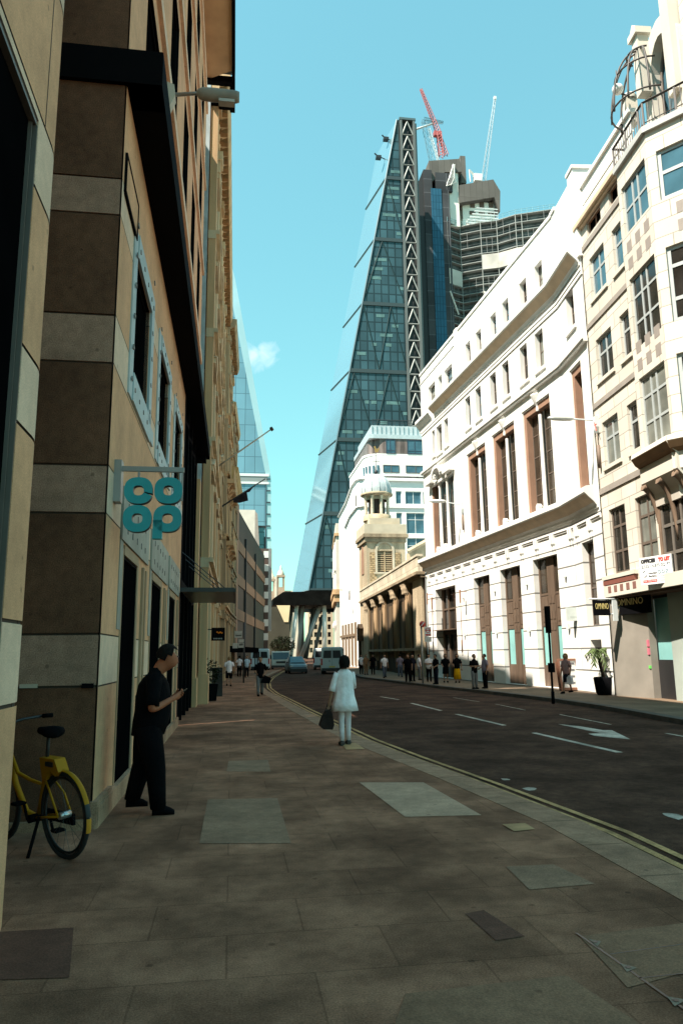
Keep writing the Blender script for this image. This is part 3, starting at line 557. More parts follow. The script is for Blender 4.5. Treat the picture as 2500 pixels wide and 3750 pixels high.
b = MB(); b.face([(13.85, 0, 0), (13.85, 4.6, 0), (13.85, 4.6, 13.9), (13.85, 0, 13.9)]); b.face([(18, 0, 0), (18, 4.6, 0), (18, 4.6, 13.9), (18, 0, 13.9)]); b.face([(13.85, 4.6, 0), (18, 4.6, 0), (18, 4.6, 13.9), (13.85, 4.6, 13.9)]); part('tower_wall', b, church_st, t, fT)
b = MB(); q = [(14.98, 12.2)]+[(15.79+.81*math.cos(math.pi-a), 12.2+.85*math.sin(a)) for a in [i*math.pi/8 for i in range(1, 8)]]+[(16.6, 12.2)]
b.prism([(14.75, 9.9), (14.75, 12.2)]+[(15.79+1.04*math.cos(math.pi-a), 12.2+1.1*math.sin(a)) for a in [i*math.pi/8 for i in range(1, 8)]]+[(16.83, 12.2), (16.83, 9.9), (16.6, 9.9)]+q[::-1]+[(14.98, 9.9)], -.1, .06, 0, 'y'); b.box(14.6, 16.95, -.14, .05, 9.75, 9.92); part('arch_surround', b, mat('light limestone', (.48, .42, .32), .8, .12, 1), t, fT)
b = MB(); b.prism([(14.98, 9.95)]+q+[(16.6, 9.95)], .25, .3, 0, 'y'); o = part('belfry_opening', b, flat('belfry dark', (.03, .02, .015), .9), t, fT)
b = MB()
for k in range(12): z = 10.1+k*.225; b.box(15.02 if z < 12.3 else 15.2, 16.56 if z < 12.3 else 16.4, .1, .25, z, z+.1)
b.box(15.74, 15.84, .05, .2, 9.95, 12.9); link('louvre', b.mesh('louvre', mat('louvre slat', (.42, .32, .2), .8)), o)
b = MB(); b.prism([(1.6, 9.9), (2.8, 9.9), (2.8, 12.2), (2.6, 12.8), (2.2, 13.05), (1.8, 12.8), (1.6, 12.2)], 13.78, 13.84, 0, 'x'); part('arch_surround', b, terra, t, fT)
b = MB(); b.box(13.5, 18.3, -.4, 5.0, 13.6, 13.95); b.box(13.65, 18.1, -.2, 4.8, 13.1, 13.6); part('tower_cornice', b, mat('dirty church stone', (.30, .235, .16), .9, .35, .6, .3, streak=True, grit=.2), t, fT)
b = MB(); b.box(13.6, 18.15, -.25, 4.8, 13.95, 15.0); b.box(14.3, 17.6, .3, 4.3, 15.0, 15.75); part('tower_parapet', b, mat('light limestone', (.48, .42, .32)), t, fT)
cx, cy = 15.5, 2.3
b = MB(); b.lathe([(1.55, 15.7), (1.55, 16.3), (1.4, 16.35)], (cx, cy, 0), 16); b.lathe([(1.75, 18.55), (1.8, 18.7), (1.6, 18.8), (1.6, 18.5), (1.35, 18.4)], (cx, cy, 0), 20); part('lantern_ring', b, church_st, t, fT)
for k in range(8):
    a = k*math.pi/4+.2; b = MB(); b.lathe([(.2, 16.3), (.16, 16.5), (.15, 18.2), (.22, 18.4)], (cx+1.3*math.cos(a), cy+1.3*math.sin(a), 0), 8); part('lantern_column', b, mat('bright limestone', (.66,.58,.44)), t, fT)
    a += math.pi/8; c_, s_ = math.cos(a), math.sin(a); b = MB()
    def pp(w, z, d=1.22): return (cx+c_*d-s_*w, cy+s_*d+c_*w, z)
    b.face([pp(-.5, 18.0), pp(.5, 18.0), pp(.5, 18.45), pp(-.5, 18.45)]); b.face([pp(-.5, 16.3), pp(-.3, 16.3), pp(-.3, 18.0), pp(-.5, 18.0)]); b.face([pp(.5, 16.3), pp(.3, 16.3), pp(.3, 18.0), pp(.5, 18.0)]); part('lantern_arch', b, church_st, t, fT)
b = MB(); b.lathe([(.9, 16.2), (.9, 18.5)], (cx, cy, 0), 12); part('lantern_core', b, flat('lantern dark', (.06, .04, .03), .9), t, fT)
b = MB(); b.lathe([(1.62, 18.78), (1.66, 19.2), (1.5, 19.85), (1.15, 20.45), (.65, 20.85), (.2, 21.0), (.02, 21.02)], (cx, cy, 0), 24)
for k in range(12): a = k*math.pi/6; b.tube([(cx+r*math.cos(a), cy+r*math.sin(a), z) for r, z in ((1.66, 18.8), (1.69, 19.2), (1.53, 19.87), (1.17, 20.47), (.66, 20.88))], .045, 4)
part('dome', b, lead, t, fT)
b = MB(); b.lathe([(.02, 21.0), (.18, 21.1), (.25, 21.28), (.16, 21.45), (.04, 21.5)], (cx, cy, 0), 10); b.tube([(cx, cy, 21.4), (cx, cy, 23.6)], .04, 5); b.bar((cx-.4, cy, 22.5), (cx+.4, cy, 22.5), .05); part('finial', b, blackm, t, fT)
b = MB(); b.prism([(cx-.05, 23.5), (cx+.25, 23.55), (cx+.42, 23.9), (cx+.38, 24.15), (cx+.2, 23.85), (cx+.05, 24.0), (cx-.02, 24.25), (cx-.2, 24.2), (cx-.12, 23.9)], cy-.04, cy+.04, 0, 'y'); part('weathercock', b, flat('gilt copper', (.45, .25, .08), .4, .6), t, fT)
fg_ = E(64); g = lambda x, y: fg_.px(x, y); b = MB(); b.prism([g(1497, 2060), g(1560, 2060), g(1560, 1990), g(1497, 2024)], 0, 1, 0, 'y'); i, j = g(1492, 2020), g(1564, 1980); b.bar((i[0], -.1, i[1]), (j[0], -.1, j[1]), .28); part('gable', b, church_st, t, fg_)
b = MB(); b.box(-4.4, -3.2, -.9, .2, 2.9, 4.2); b.prism([(-4.6, 4.2), (-3.0, 4.2), (-3.8, 4.7)], -.9, .2, 0, 'y'); b.box(-4.2, -3.9, -.8, -.5, 0, 2.9); part('porch', b, sooty, t)
# ---- modern white office with a rounded corner, beyond the church
fW = E(84); gw = mat('clean white cladding', (.78, .78, .76), .6, .04, .6, .03)
t = thing('office_building', 'modern white office block with a rounded upper corner and a metal roof beyond the church', 'building', fW)
lo = [(18.9, 19.6, 18.85, 20.4), (20.05, 22.0, 18.85, 20.4), (22.2, 24.2, 18.85, 20.4), (18.9, 19.6, 16.4, 17.8), (20.1, 22.3, 15.3, 17.8), (22.5, 24.7, 15.3, 17.8), (20.1, 22.3, 12, 14.8), (22.5, 24.7, 12, 14.8), (18.9, 19.6, 12, 14.8)]
b = MB(); b.wall(15.2, 30, 0, 21.7, lo, .2); b.box(15.2, 30, -.15, .02, 18.35, 18.6); b.box(15.2, 30, -.25, .02, 21.6, 21.95); b.box(15.2, 30, -.12, .02, 22.2, 22.4); part('front_wall', b, gw, t)
for x in lo: window(t, fW, *x, .12, (.5,) if x[1]-x[0] > 1 else (), (.68,) if x[3]-x[2] > 2 else (), .07, wsteel, gl_bl)
# street face with its swept parapet
b = MB(); b.face([(15.2, 0, 0), (14.6, .25, 0), (14.4, .8, 0), (14.4, 16, 0), (14.4, 16, 20.0), (14.4, 9, 20.6), (14.4, 4, 21.7), (14.4, .8, 21.7), (14.6, .25, 21.7), (15.2, 0, 21.7)]); b.face([(15.2, 0, 21.7), (14.6, .25, 21.7), (14.4, .8, 21.7), (14.4, 4, 21.7), (30, 4, 21.7), (30, 0, 21.7)]); part('street_wall', b, gw, t)
b = MB(); b.tube([(15.2, -.05, 21.8), (14.5, .15, 21.8), (14.3, .8, 21.8), (14.3, 4, 21.8), (14.3, 9, 20.7), (14.3, 16, 20.1)], .13, 6); b.tube([(15.2, -.05, 18.5), (14.5, .15, 18.5), (14.3, .8, 18.5), (14.3, 6, 18.4), (14.3, 10, 17.6)], .13, 6); part('coping', b, gw, t)
b = MB(); b.box(14.36, 14.42, 1.2, 2.0, 18.7, 20.1); o = part('window', b, dfr, t)
def rc(z0, z1, x0, x1, rad, dep): # rounded-corner storey outline
    return [(x1, 0)] + [(x0+rad-rad*math.sin(a), rad-rad*math.cos(a)) for a in [i*math.pi/16 for i in range(9)]] + [(x0, dep), (x1, dep)]
b = MB(); b.prism(rc(0, 0, 15.35, 30, 2.0, 12), 22.35, 24.75); b.prism(rc(0, 0, 15.25, 30, 2.0, 12), 24.7, 24.95); part('upper_storey', b, gw, t)
for a, c in ((17.45, 19.4), (20.2, 22.6), (23.2, 25.5)): window(t, fW, a, c, 22.6, 23.55, -.055, (.5,), (), .06, dfr, gl_bl)
b = MB()
for k in range(5): a = .25+k*.26; b.tube([(17.35-2*math.sin(a), 2-2.02*math.cos(a), 22.5), (17.35-2*math.sin(a), 2-2.02*math.cos(a), 23.5)], .16, 4)
part('corner_window', b, gl_bl, t)
b = MB(); b.prism(rc(0, 0, 15.9, 30, 2.0, 11), 24.95, 26.8); o = part('top_storey', b, mat('dark curtained glass', (.16, .13, .12), .4, .6, 1.2, 0, streak=True), t)
for a, c in ((17.85, 19.0), (20.45, 22.5), (23.4, 25.5)): window(t, fW, a, c, 25.0, 26.7, -.06, (.45,), (.2,), .07, flat('navy frame', (.03, .05, .08), .5), gl_bl)
b = MB(); b.prism([(15.8, 0), (16.3, -.1), (30, -.1), (30, 11), (15.8, 11)], 26.8, 27.3); b.prism([(16.2, .3), (30, .3), (30, 10), (16.2, 10)], 27.3, 28.5); 
for k in range(24): b.box(16.2+k*.55, 16.26+k*.55, .2, .3, 27.3, 28.5)
part('metal_roof', b, mat('zinc roof', (.50, .56, .58), .4, .1, 2, 0, metal=.3), t)
b = MB(); 
for k in range(14): b.bar((16.4+k*.9, .5, 28.5), (16.4+k*.9, .5, 29.3), .04)
b.bar((16.4, .5, 29.3), (29, .5, 29.3), .05); b.bar((16.4, .5, 28.95), (29, .5, 28.95), .03); part('roof_railing', b, blackm, t)
b = MB(); b.box(14.25, 14.45, 3, 15, 3.6, 3.9)
for y in (2.5, 5, 7.5, 10, 12.5): b.box(14.3, 14.42, y, y+1.2, .2, 5.2)
part('arcade_window', b, flat('arcade dark bronze', (.20, .14, .09), .5), t)
# ---- narrow stone-fronted building past it
f = Fr(st(102, 14.2), T*math.cos(R(6.4))-S*math.sin(R(6.4))); t = thing('stone_building', 'narrow stone fronted building with a bracketed cornice past the modern white office', 'building', f)
b = MB(); b.box(0, 16, 0, 14, 0, 19.6); part('wall', b, cream_pl, t)
b = MB(); b.box(-.5, 16, -.5, 14, 9.6, 10.3); b.box(-.35, 16, -.3, 14, 8.6, 9.6); b.box(-.2, 16, -.2, 14, 17.8, 18.2); part('cornice', b, tan, t)
b = MB()
for k in range(5): b.box(-.35, .02, .6+k*2.4, 1.5+k*2.4, 5.4, 6.0); b.box(-.3, .02, .6+k*2.4, 1.5+k*2.4, 13, 13.8); b.box(-.2, .02, .9+k*2.4, 1.3+k*2.4, 10.3, 17)
part_split('balcony_bracket', b, white, t)
# ================================================================ TOWERS
def curtain(name, col, w, h, metal=.35, rough=.18, dark=.5, var=.12, m=.12, **k): return mat(name, col, rough, .12, .05, 0, metal=metal, brick=dict(w=w, h=h, m=m, dark=dark, var=var, off=0, **k))
fG = E(270); t = thing('glass_tower', 'tall wedge shaped glass tower with a steel ladder frame up its back', 'skyscraper', fG)
zf = [24.2, 52.8, 81.6, 109.6, 138.0, 166.3, 194.4, 222.0]; zt = 222
def xl(z): return 27.6+(65.4-27.6)*(z-24)/(222-24)
tealg = mat('dark teal glazing', (.037, .088, .108), .45, .35, .05, 0, metal=0, spec=.2, brick=dict(w=3.0, h=4.07, m=.3, dark=.5, var=.22, off=0, mc=(.016, .038, .046)))
skyg = mat('pale sloped glazing', (.25, .45, .53), .12, .06, .02, 0, metal=.55, spec=.6, brick=dict(w=80, h=28.2, m=.05, dark=.7, var=.03, off=0))
dv = Vector((-4.4, 23))
b = MB(); b.face([(27.6, 0, 24), (66.5, 0, 24), (66.5, 0, 222), (65.4, 0, 222)]); part('side_glazing', b, tealg, t)
b = MB(); b.face([(27.6, 0, 24), (65.4, 0, 222), (65.4+dv.x, dv.y, 222), (27.6+dv.x, dv.y, 24)]); part('sloped_glazing', b, skyg, t)
b = MB(); b.face([(27.6+dv.x, dv.y, 24), (65.4+dv.x, dv.y, 222), (73, dv.y, 222), (73, dv.y, 24)]); b.face([(66.5, 0.2, 222), (73, .2, 222), (73, dv.y, 222), (62, dv.y, 222)]); b.face([(27.6, 0, 24), (66.5, 0, 24), (73, dv.y, 24), (23.2, dv.y, 24)]); part('rear_wall', b, tealg, t)
edge = flat('tower edge steel', (.10, .14, .145), .4, .3)
for z in zf[:-1]:
    b = MB(); b.box(xl(z)-.1, 66.6, -.35, .2, z-.75, z+.75); part('floor_band', b, flat('dark floor band', (.03, .05, .055), .5), t)
    b = MB(); p = Vector((xl(z), 0, z)); q = p + Vector((dv.x, dv.y, 0)); b.tube([p, q], .45, 4); part('face_line', b, edge, t)
b = MB(); b.tube([(27.5, -.1, 24), (65.3, -.1, 222)], .38, 4); part('edge_trim', b, flat('light edge steel', (.08, .13, .15), .4, .3), t)
mg = flat('megaframe steel', (.02, .045, .05), .5, 0, .1)
for z0, z1 in zip(zf, zf[1:]):                    # braced megaframe behind the glass line
    x0, x1 = xl(z0), 66.3; n = max(1, round((x1-x0)/13)); w = (x1-x0)/n; b = MB()
    for k in range(n):
        xa, xm, xb = x0+k*w, x0+(k+.5)*w, x0+(k+1)*w
        for a_, c_ in ((xa, xm), (xb, xm)):
            top = min(max(c_, xl(z1)+.3), 66.2); b.bar((a_+.2, -.12, z0+.8), (top, -.12, z1-.8), .3)
    part('megaframe_brace', b, mg, t)
random.seed(3); b = MB()
for z0 in zf[:-1]:                                # lit ceilings and blinds seen floor by floor
    for k in range(1, 7):
        z = z0+k*4.07; x = xl(z)+1.2
        while x < 65:
            w = random.uniform(1.5, 6)
            if random.random() < .33: b.face([(x, -.06, z-1.6), (min(x+w, 66), -.06, z-1.6), (min(x+w, 66), -.06, z-.3), (x, -.06, z-.3)])
            x += w+random.uniform(.5, 4)
part('blind', b, mat('drawn blind', (.10, .19, .19), .5, .35, .3, 0), t)['kind'] = 'stuff'
# steel ladder frame (north core)
ms = flat('ladder frame steel', (.28, .30, .29), .5, .1)
b = MB(); b.box(66.9, 72.9, .4, 18, 18, 222.3); part('core_wall', b, flat('core dark', (.012, .013, .014), .6), t)
b = MB(); b.box(66.4, 67.3, -.9, .3, 20, 222.5); b.box(71.9, 72.9, -.9, .3, 20, 222.5); b.box(73.1, 73.7, -.2, 1.2, 20, 221); part('mast_chord', b, flat('grey mast chord', (.13, .14, .135), .5, .2), t)
k = 0; z = 24.0; dz = 7.07
while z < 219:
    b = MB(); b.bar((67, -.6, z), (72.3, -.6, z), .38); m_ = 69.6
    b.bar((67.4, -.6, z+.3), (m_, -.6, z+dz-.7), .4); b.bar((72.0, -.6, z+.3), (m_, -.6, z+dz-.7), .4); part('ladder_brace', b, ms, t); z += dz
b = MB(); b.box(66.2, 73.2, -1, .5, 221.8, 222.8); part('mast_head', b, edge, t)
for (x, y) in ((1412, 508), (1385, 575)):
    u, z = fG.px(x, y, 6); b = MB(); b.box(u-1.1, u+1.1, 5, 7, z-.9, z+.3); b.bar((u+1, 6, z), (u+3.5, 8, z+.6), .4); b.bar((u, 6, z), (u-1.6, 6, z+1.6), .5); part('maintenance_cradle', b, blackm, t)
b = MB(); 
for a in (0, 1): 
    for k in range(5): b.bar((66.0-1.6*k, .6, 219-8*k), (65.2-1.6*k, .6, 214-8*k), .7)
part('roof_beacon_rail', b, flat('bright steel', (.6, .6, .58), .4, .3), t)
# base: canopy, lobby, raking legs
fN2 = E(246); b = MB(); b.prism([(13.2, 19.4), (16.6, 21.7), (23.3, 21.8), (25.5, 22.3), (42, 22.3), (42, 17.4), (13.2, 17.4)], 0, 22, 0, 'y'); part('entrance_canopy', b, mat('black canopy panels', (.005, .005, .0045), .7, .5, .4, 0, spec=.03), t, fN2)
fL_ = E(262); b = MB(); b.box(38.2, 60, 0, 20, 0, 23.5); b.box(22, 60, 21, 22, 17, 23.5); part('lobby', b, mat('lobby dark glass', (.012, .018, .018), .4, .4, .2, 0, spec=.15), t, fL_)
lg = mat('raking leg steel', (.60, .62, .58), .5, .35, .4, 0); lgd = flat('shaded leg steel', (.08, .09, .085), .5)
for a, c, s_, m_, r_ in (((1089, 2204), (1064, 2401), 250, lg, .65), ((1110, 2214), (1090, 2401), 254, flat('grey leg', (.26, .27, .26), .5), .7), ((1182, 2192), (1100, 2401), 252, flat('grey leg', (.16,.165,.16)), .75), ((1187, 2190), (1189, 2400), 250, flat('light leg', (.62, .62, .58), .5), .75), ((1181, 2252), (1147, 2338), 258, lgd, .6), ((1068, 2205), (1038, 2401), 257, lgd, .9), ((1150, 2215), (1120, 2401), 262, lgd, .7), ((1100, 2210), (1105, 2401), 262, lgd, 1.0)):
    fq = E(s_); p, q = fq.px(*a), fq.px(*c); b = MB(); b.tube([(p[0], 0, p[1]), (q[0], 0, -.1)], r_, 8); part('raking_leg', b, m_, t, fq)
# ---- dark core tower with a blue glass strip
fR = E(300); q = lambda x, y, d=0: fR.px(x, y, d)
t = thing('office_tower', 'dark clad office tower with a blue glass strip, behind the steel ladder frame', 'skyscraper', fR)
x0, zt0 = q(1549, 620); x1 = q(1640, 640)[0]; xm0, xm1 = q(1580, 640)[0], q(1594, 640)[0]; g0, zg = q(1576, 690); g1 = q(1614, 690)[0]; zl = q(1550, 690)[1]
dk = mat('dark tower cladding', (.055, .057, .062), .5, .3, .06, 0, brick=dict(w=6, h=7, m=.18, dark=2.0, var=.25, off=0))
b = MB(); b.box(x0, x1, 0, 26, 0, zl); b.box(x0, xm0, 0, 26, zl, zt0); b.box(xm1, x1+2, .5, 26, zl, zt0-.6); part('wall', b, dk, t)
b = MB(); b.box(x0-4.0, x0, .5, 26, 0, zt0-10); b.prism([(x0-4.0, zt0-10), (x0, zt0-10), (x0, zt0-.2)], .5, 26, 0, 'y'); part('side_wall', b, flat('black cladding', (.018, .018, .019), .6), t)
b = MB(); b.box(g0, g1, -.3, .3, 40, zg); part('glass_strip', b, curtain('blue strip glass', (.035, .12, .19), 1.4, 3.6, .1, .25), t)
# ---- tower under construction
t = thing('unfinished_tower', 'unfinished concrete tower with wavy open floors and grey boxes of formwork on top', 'skyscraper', fR)
conc = mat('pale concrete', (.82, .80, .74), .8, .1, .08, .05); form = mat('grey formwork panels', (.13, .12, .11), .8, .15, .1, 0, brick=dict(w=3, h=30, m=.1, dark=.7, var=.1, off=0))
def bx(bm, xa, ya, xb, yb, d0, d1):
    a, zt_ = q(xa, ya, d0); c, zb_ = q(xb, yb, d0); bm.box(a, c, d0, d1, zb_, zt_)
b = MB(); bx(b, 1640, 618, 1684, 830, 2, 12); bx(b, 1690, 735, 1812, 840, 4, 14); part('core_wall', b, conc, t)
b = MB(); bx(b, 1640, 625, 1644, 840, 1.6, 2); 
for k in range(3): bx(b, 1720+k*34, 740, 1738+k*34, 760, 3.7, 4); bx(b, 1718+k*34, 772, 1740+k*34, 786, 3.7, 4)
bx(b, 1686, 740, 1694, 800, 3.7, 4); part('core_opening', b, flat('opening brown', (.12, .08, .06), .8), t)
b = MB(); a, z1 = q(1569, 578, 1); c, z0 = q(1690, 632, 1); b.prism([(a, z1-1.5), (q(1680, 566, 1)[0], z1+.9), (c, z1-3), (c, z0+.5), (q(1628, 632, 1)[0], z0-.5), (a+1, z0-6), (a, z0-5)], 1, 16, 0, 'y'); bx(b, 1684, 570, 1707, 670, 6, 18); part('formwork', b, form, t)
b = MB(); a, z1 = q(1680, 678, 1); c, z0 = q(1808, 718, 1); b.prism([(a, z1), (c, q(1806, 657, 1)[1]), (q(1830, 690, 1)[0], q(1830, 700, 1)[1]), (q(1830, 775, 1)[0], q(1830, 775, 1)[1]), (c, z0-.5), (a, q(1680, 742, 1)[1])], 1, 18, 0, 'y'); part('formwork', b, form, t)
b = MB()
for k in range(6):
    y = 762+k*11; bx(b, 1745-k*8, y, 1822, y+3.2, 1.5, 2); 
for k in range(5): bx(b, 1770+k*13, 780, 1772.5+k*13, 830, 1.5, 1.8)
part('scaffold', b, wsteel, t)
plan = [(1640, 0), (1686, 3), (1762, -1.5), (1822, -4), (1892, -9.5), (1915, -10.5), (2040, -16)]
def planpts(dd=0): return [(q(x, 900, d)[0], d+dd) for x, d in plan]
zs = [q(1640, y)[1] for y in [812+28.2*k for k in range(15)]]
slab = mat('pale slab edge', (.27, .29, .28), .7, .15, .1, 0); inner = mat('dark open floor', (.085, .095, .10), .8, .6, .25, 0)
for k, z in enumerate(zs):
    b = MB(); pp = planpts(); n = len(pp); up = .5*(k == 0)
    b.prism(pp + [(pp[-1][0], 30), (pp[0][0], 30)], z-.28, z+.06, 0, 'z'); part('floor_slab', b, slab, t)
    if k < 14:
        b = MB(); pi = planpts(1.6+random.random()); z1 = z-.4; z0 = zs[min(k+1, 14)]+.1 if k < 14 else z-3
        for (a, c) in zip(pi, pi[1:]): b.face([(*a, z0), (*c, z0), (*c, z1), (*a, z1)])
        part('recessed_wall', b, inner, t)
b = MB()
for (a, c) in zip(planpts(.15), planpts(.15)[1:]):
    n = max(1, int(abs(c[0]-a[0])/7))
    for k in range(n): x = a[0]+(c[0]-a[0])*k/n; y = a[1]+(c[1]-a[1])*k/n; b.bar((x, y, zs[-1]), (x, y, zs[0]), .3)
part('floor_prop', b, slab, t)
b = MB()
for k in range(13):
    for (a, c) in zip(planpts(.1), planpts(.1)[1:]):
        b.bar((*a, zs[k+1]+1.1), (*c, zs[k+1]+1.1), .1)
        n = max(1, int(abs(c[0]-a[0])/2.2))
        for j in range(n):
            if random.random() < .5: x = a[0]+(c[0]-a[0])*j/n; y = a[1]+(c[1]-a[1])*j/n; b.bar((x, y, zs[k+1]), (x, y, zs[k]-.3), .14)
part('scaffold_rail', b, flat('dull scaffold', (.16, .18, .18), .6), t)
b = MB(); pp = planpts(-.25)
for (a, c) in zip(pp[2:], pp[3:]): b.face([(*a, zs[6]-.6), (*c, zs[6]-.6), (*c, zs[4]-1), (*a, zs[4]-1)])
for (a, c) in zip(pp[:1], pp[1:2]): b.face([(*a, zs[8]), (*c, zs[8]), (*c, zs[6]), (*a, zs[6])])
part('dust_sheet', b, mat('pale dust sheet', (.50, .48, .44), .8, .2, .15, 0), t)
b = MB(); pp = planpts(-.2)
for i in (2, 3, 4):
    (a, c) = (pp[i], pp[i+1]); m_ = ((a[0]+c[0])/2, (a[1]+c[1])/2); b.bar((*a, zs[9]), (*m_, zs[11]), .55); b.bar((*c, zs[9]), (*m_, zs[11]), .55)
b.bar((*pp[0], zs[9]), (pp[0][0]+3.5, pp[0][1], zs[12]), .5); part('truss', b, conc, t)
b = MB()
for (a, c) in zip(pp, pp[1:]):
    for z in (zs[0]+1.2, zs[0]+2.2): b.bar((*a, z), (*c, z), .12)
    n = max(1, int(abs(c[0]-a[0])/2))
    for k in range(n): x = a[0]+(c[0]-a[0])*k/n; y = a[1]+(c[1]-a[1])*k/n; b.bar((x, y, zs[0]), (x, y, zs[0]+2.4), .1)
part('edge_netting', b, flat('teal netting', (.22, .40, .44), .7), t)
# ---- cranes
def lattice(bm, a, c, w, w2=None, n=10, r=.12):
    a, c = Vector(a), Vector(c); d = (c-a).normalized(); u = d.cross(Vector((0, 1, 0))).normalized(); v = d.cross(u); w2 = w if w2 is None else w2
    cor = lambda k, i: a+(c-a)*(k/n) + (u*((-1, 1, 1, -1)[i]) + v*((-1, -1, 1, 1)[i]))*(w+(w2-w)*k/n)/2
    for i in range(4): bm.tube([cor(0, i), cor(n, i)], r, 4)
    for k in range(n):
        for i in range(4): bm.tube([cor(k, i), cor(k+1, (i+1) % 4)], r*.6, 3)
def crane(lab, mt, pts, dep=5):
    """mast bottom, mast top, jib tip, optional counter pieces in photo pixels at the tower's distance"""
    P = [Vector((q(*p, dep)[0], dep, q(*p, dep)[1])) for p in pts]; t = thing('tower_crane', lab, 'crane', fR, 'cranes on the unfinished tower')
    b = MB(); lattice(b, P[0], P[1], 2.0, 2.0, 8, .2 if mt is red else .11); part('mast', b, mt, t); b = MB(); lattice(b, P[1], P[2], 1.9, .8, 16, .18 if mt is red else .12); part('jib', b, mt, t); return t, P
red = flat('red crane paint', (.42, .09, .09), .5); pb = flat('pale blue crane paint', (.11, .22, .27), .5); wc = flat('white crane paint', (.70, .72, .70), .5)
t, P = crane('red luffing crane with a raised jib standing on the upper formwork box', red, ((1615, 575), (1606, 490), (1540, 326)))
b = MB(); lattice(b, Vector((q(1634, 570, 5)[0], 5, q(1634, 570, 5)[1])), P[1], 1.6, 1.0, 8, .18); b.box(P[1].x-2.6, P[1].x+1.2, 4, 6, P[1].z-1.5, P[1].z+.8); part('machine_deck', b, red, t)
t, P = crane('slim grey crane with a level arm, standing beside the ladder frame', pb, ((1590, 640), (1550, 440), (1622, 449)))
b = MB(); e0, e1 = q(1520, 474, 5), q(1586, 452, 5); b.tube([(e0[0], 5, e0[1]), (e1[0], 5, e1[1])], .5, 5); lattice(b, Vector((q(1612, 620, 5)[0], 5, q(1612, 620, 5)[1])), Vector((q(1570, 470, 5)[0], 5, q(1570, 470, 5)[1])), .8, .8, 12, .1); part('tie_arm', b, wsteel, t)
t, P = crane('pale blue crane with a long steep jib on the lower formwork box', pb, ((1766, 690), (1770, 656), (1811, 362)))
b = MB(); v = P[1]; b.box(v.x-4.8, v.x-.8, 4, 6.5, v.z-1.5, v.z+2.2); b.bar((v.x-4, 5, v.z), (v.x-7, 5, v.z+4.5), .6); b.bar((v.x-7, 5, v.z+4.5), (v.x-6.6, 5, v.z-2), .4); b.bar((v.x-7, 5, v.z+4.5), (v.x-1, 5, v.z-1), .4); part('machine_deck', b, wc, t)
b = MB(); v = P[2]; b.box(v.x-.6, v.x+.6, 4.5, 5.5, v.z-.3, v.z+1.2); part('jib_head', b, wc, t)
t, P = crane('white frame crane hanging on the face of the concrete shaft', wc, ((1640, 680), (1652, 655), (1660, 603)), .6)
b = MB(); a_, c_, e_ = [Vector((q(*p, .6)[0], .6, q(*p, .6)[1])) for p in ((1634, 682), (1668, 668), (1660, 603))]
for p1, p2 in ((a_, e_), (c_, e_), (a_, c_)): b.bar(p1, p2, .45)
part('base_frame', b, wc, t)
# ---- slanted glass tower on the left
fS = E(330); q2 = lambda x, y: fS.px(x, y)
t = thing('glass_tower', 'blue glass tower with one slanting edge rising behind the left hand buildings', 'skyscraper', fS)
sx = lambda x, y: q2(x, y)
A_ = sx(700, 380); B_ = sx(846, 1038); C_ = sx(985, 1745); D_ = sx(990, 2396); A2 = sx(700, 800)
blu = curtain('blue curtain glass', (.17, .34, .42), 4.6, 7.5, .2, .25, .55, .08, .16)
b = MB(); b.prism([(A_[0], 0), (D_[0]-1.0, 0), (C_[0]-1.4, C_[1]), (B_[0]-1.2, B_[1]), A_], 0, 30, 0, 'y'); part('glazing', b, blu, t)
b = MB(); e = 2.4; b.prism([(D_[0]-1.0, 0), (D_[0]+.6, 0), (C_[0]+.9, C_[1]), (B_[0]+2.0, B_[1]+2), A_, (B_[0]-1.2, B_[1]), (C_[0]-1.4, C_[1])], -.1, 30, 0, 'y'); part('edge_glazing', b, mat('pale edge glass', (.42, .62, .66), .2, .1, .05, 0, metal=.3), t)
z0, z1 = C_[1]-3.2, C_[1]+.5; b = MB(); b.box(A_[0], C_[0], -.5, .3, z1-.6, z1+.6); b.box(A_[0], C_[0], -.5, .3, z0-.5, z0+.5); part('white_band', b, flat('white band steel', (.7, .74, .74), .4), t)
b = MB(); b.box(A_[0], C_[0]-.6, -.3, .3, z0+.5, z1-.6); part('louvre_band', b, flat('grey louvre band', (.22, .27, .27), .6), t)
b = MB()
for k in range(12): z = 20+k*5.4; b.box(D_[0]-2.3, D_[0]-.5, -.5, 0, z, z+.5)
b.box(D_[0]-2.6, D_[0]-2.2, -.4, 0, 0, z0); part('edge_rung', b, flat('blue black steel', (.04, .07, .09), .5), t)
# ---- lower buildings in front of it
f = E(150); q3 = lambda x, y: f.px(x, y)
t = thing('glass_building', 'small blue green glass building in front of the slanted tower', 'building', f); a, c = q3(905, 1930), q3(968, 2100)
b = MB(); b.box(a[0], c[0], 0, 12, 0, a[1]); part('glazing', b, curtain('sea green glass', (.12, .26, .29), 2.2, 2.6, .2, .2), t)
b = MB(); b.box(a[0]-.1, c[0]+.15, -.2, 12, a[1]-.05, a[1]+.3); b.box(c[0]-.1, c[0]+.2, -.3, 0, a[1]-6, a[1]-2); b.box(c[0]+.3, c[0]+.7, -.3, .2, a[1]-13, a[1]-6); part('roof_edge', b, blackm, t)
t = thing('roof_block', 'plain beige lift block above the banded grey building', 'building', f); a, c = q3(888, 1887), q3(930, 1960)
b = MB(); b.box(a[0]-2, c[0], -6, 8, 0, a[1]); part('wall', b, cream_pl, t); b = MB(); b.prism([(c[0], a[1]-.2), (c[0]+.5, a[1]-.8), (c[0]+.9, c[1]-3), (c[0], c[1]-3)], -6, 8, 0, 'y'); part('side_wall', b, greystone, t)
f = E(320); q4 = lambda x, y: f.px(x, y)
t = thing('church', 'distant domed church with two stone turrets, left of the wedge tower', 'church', f)
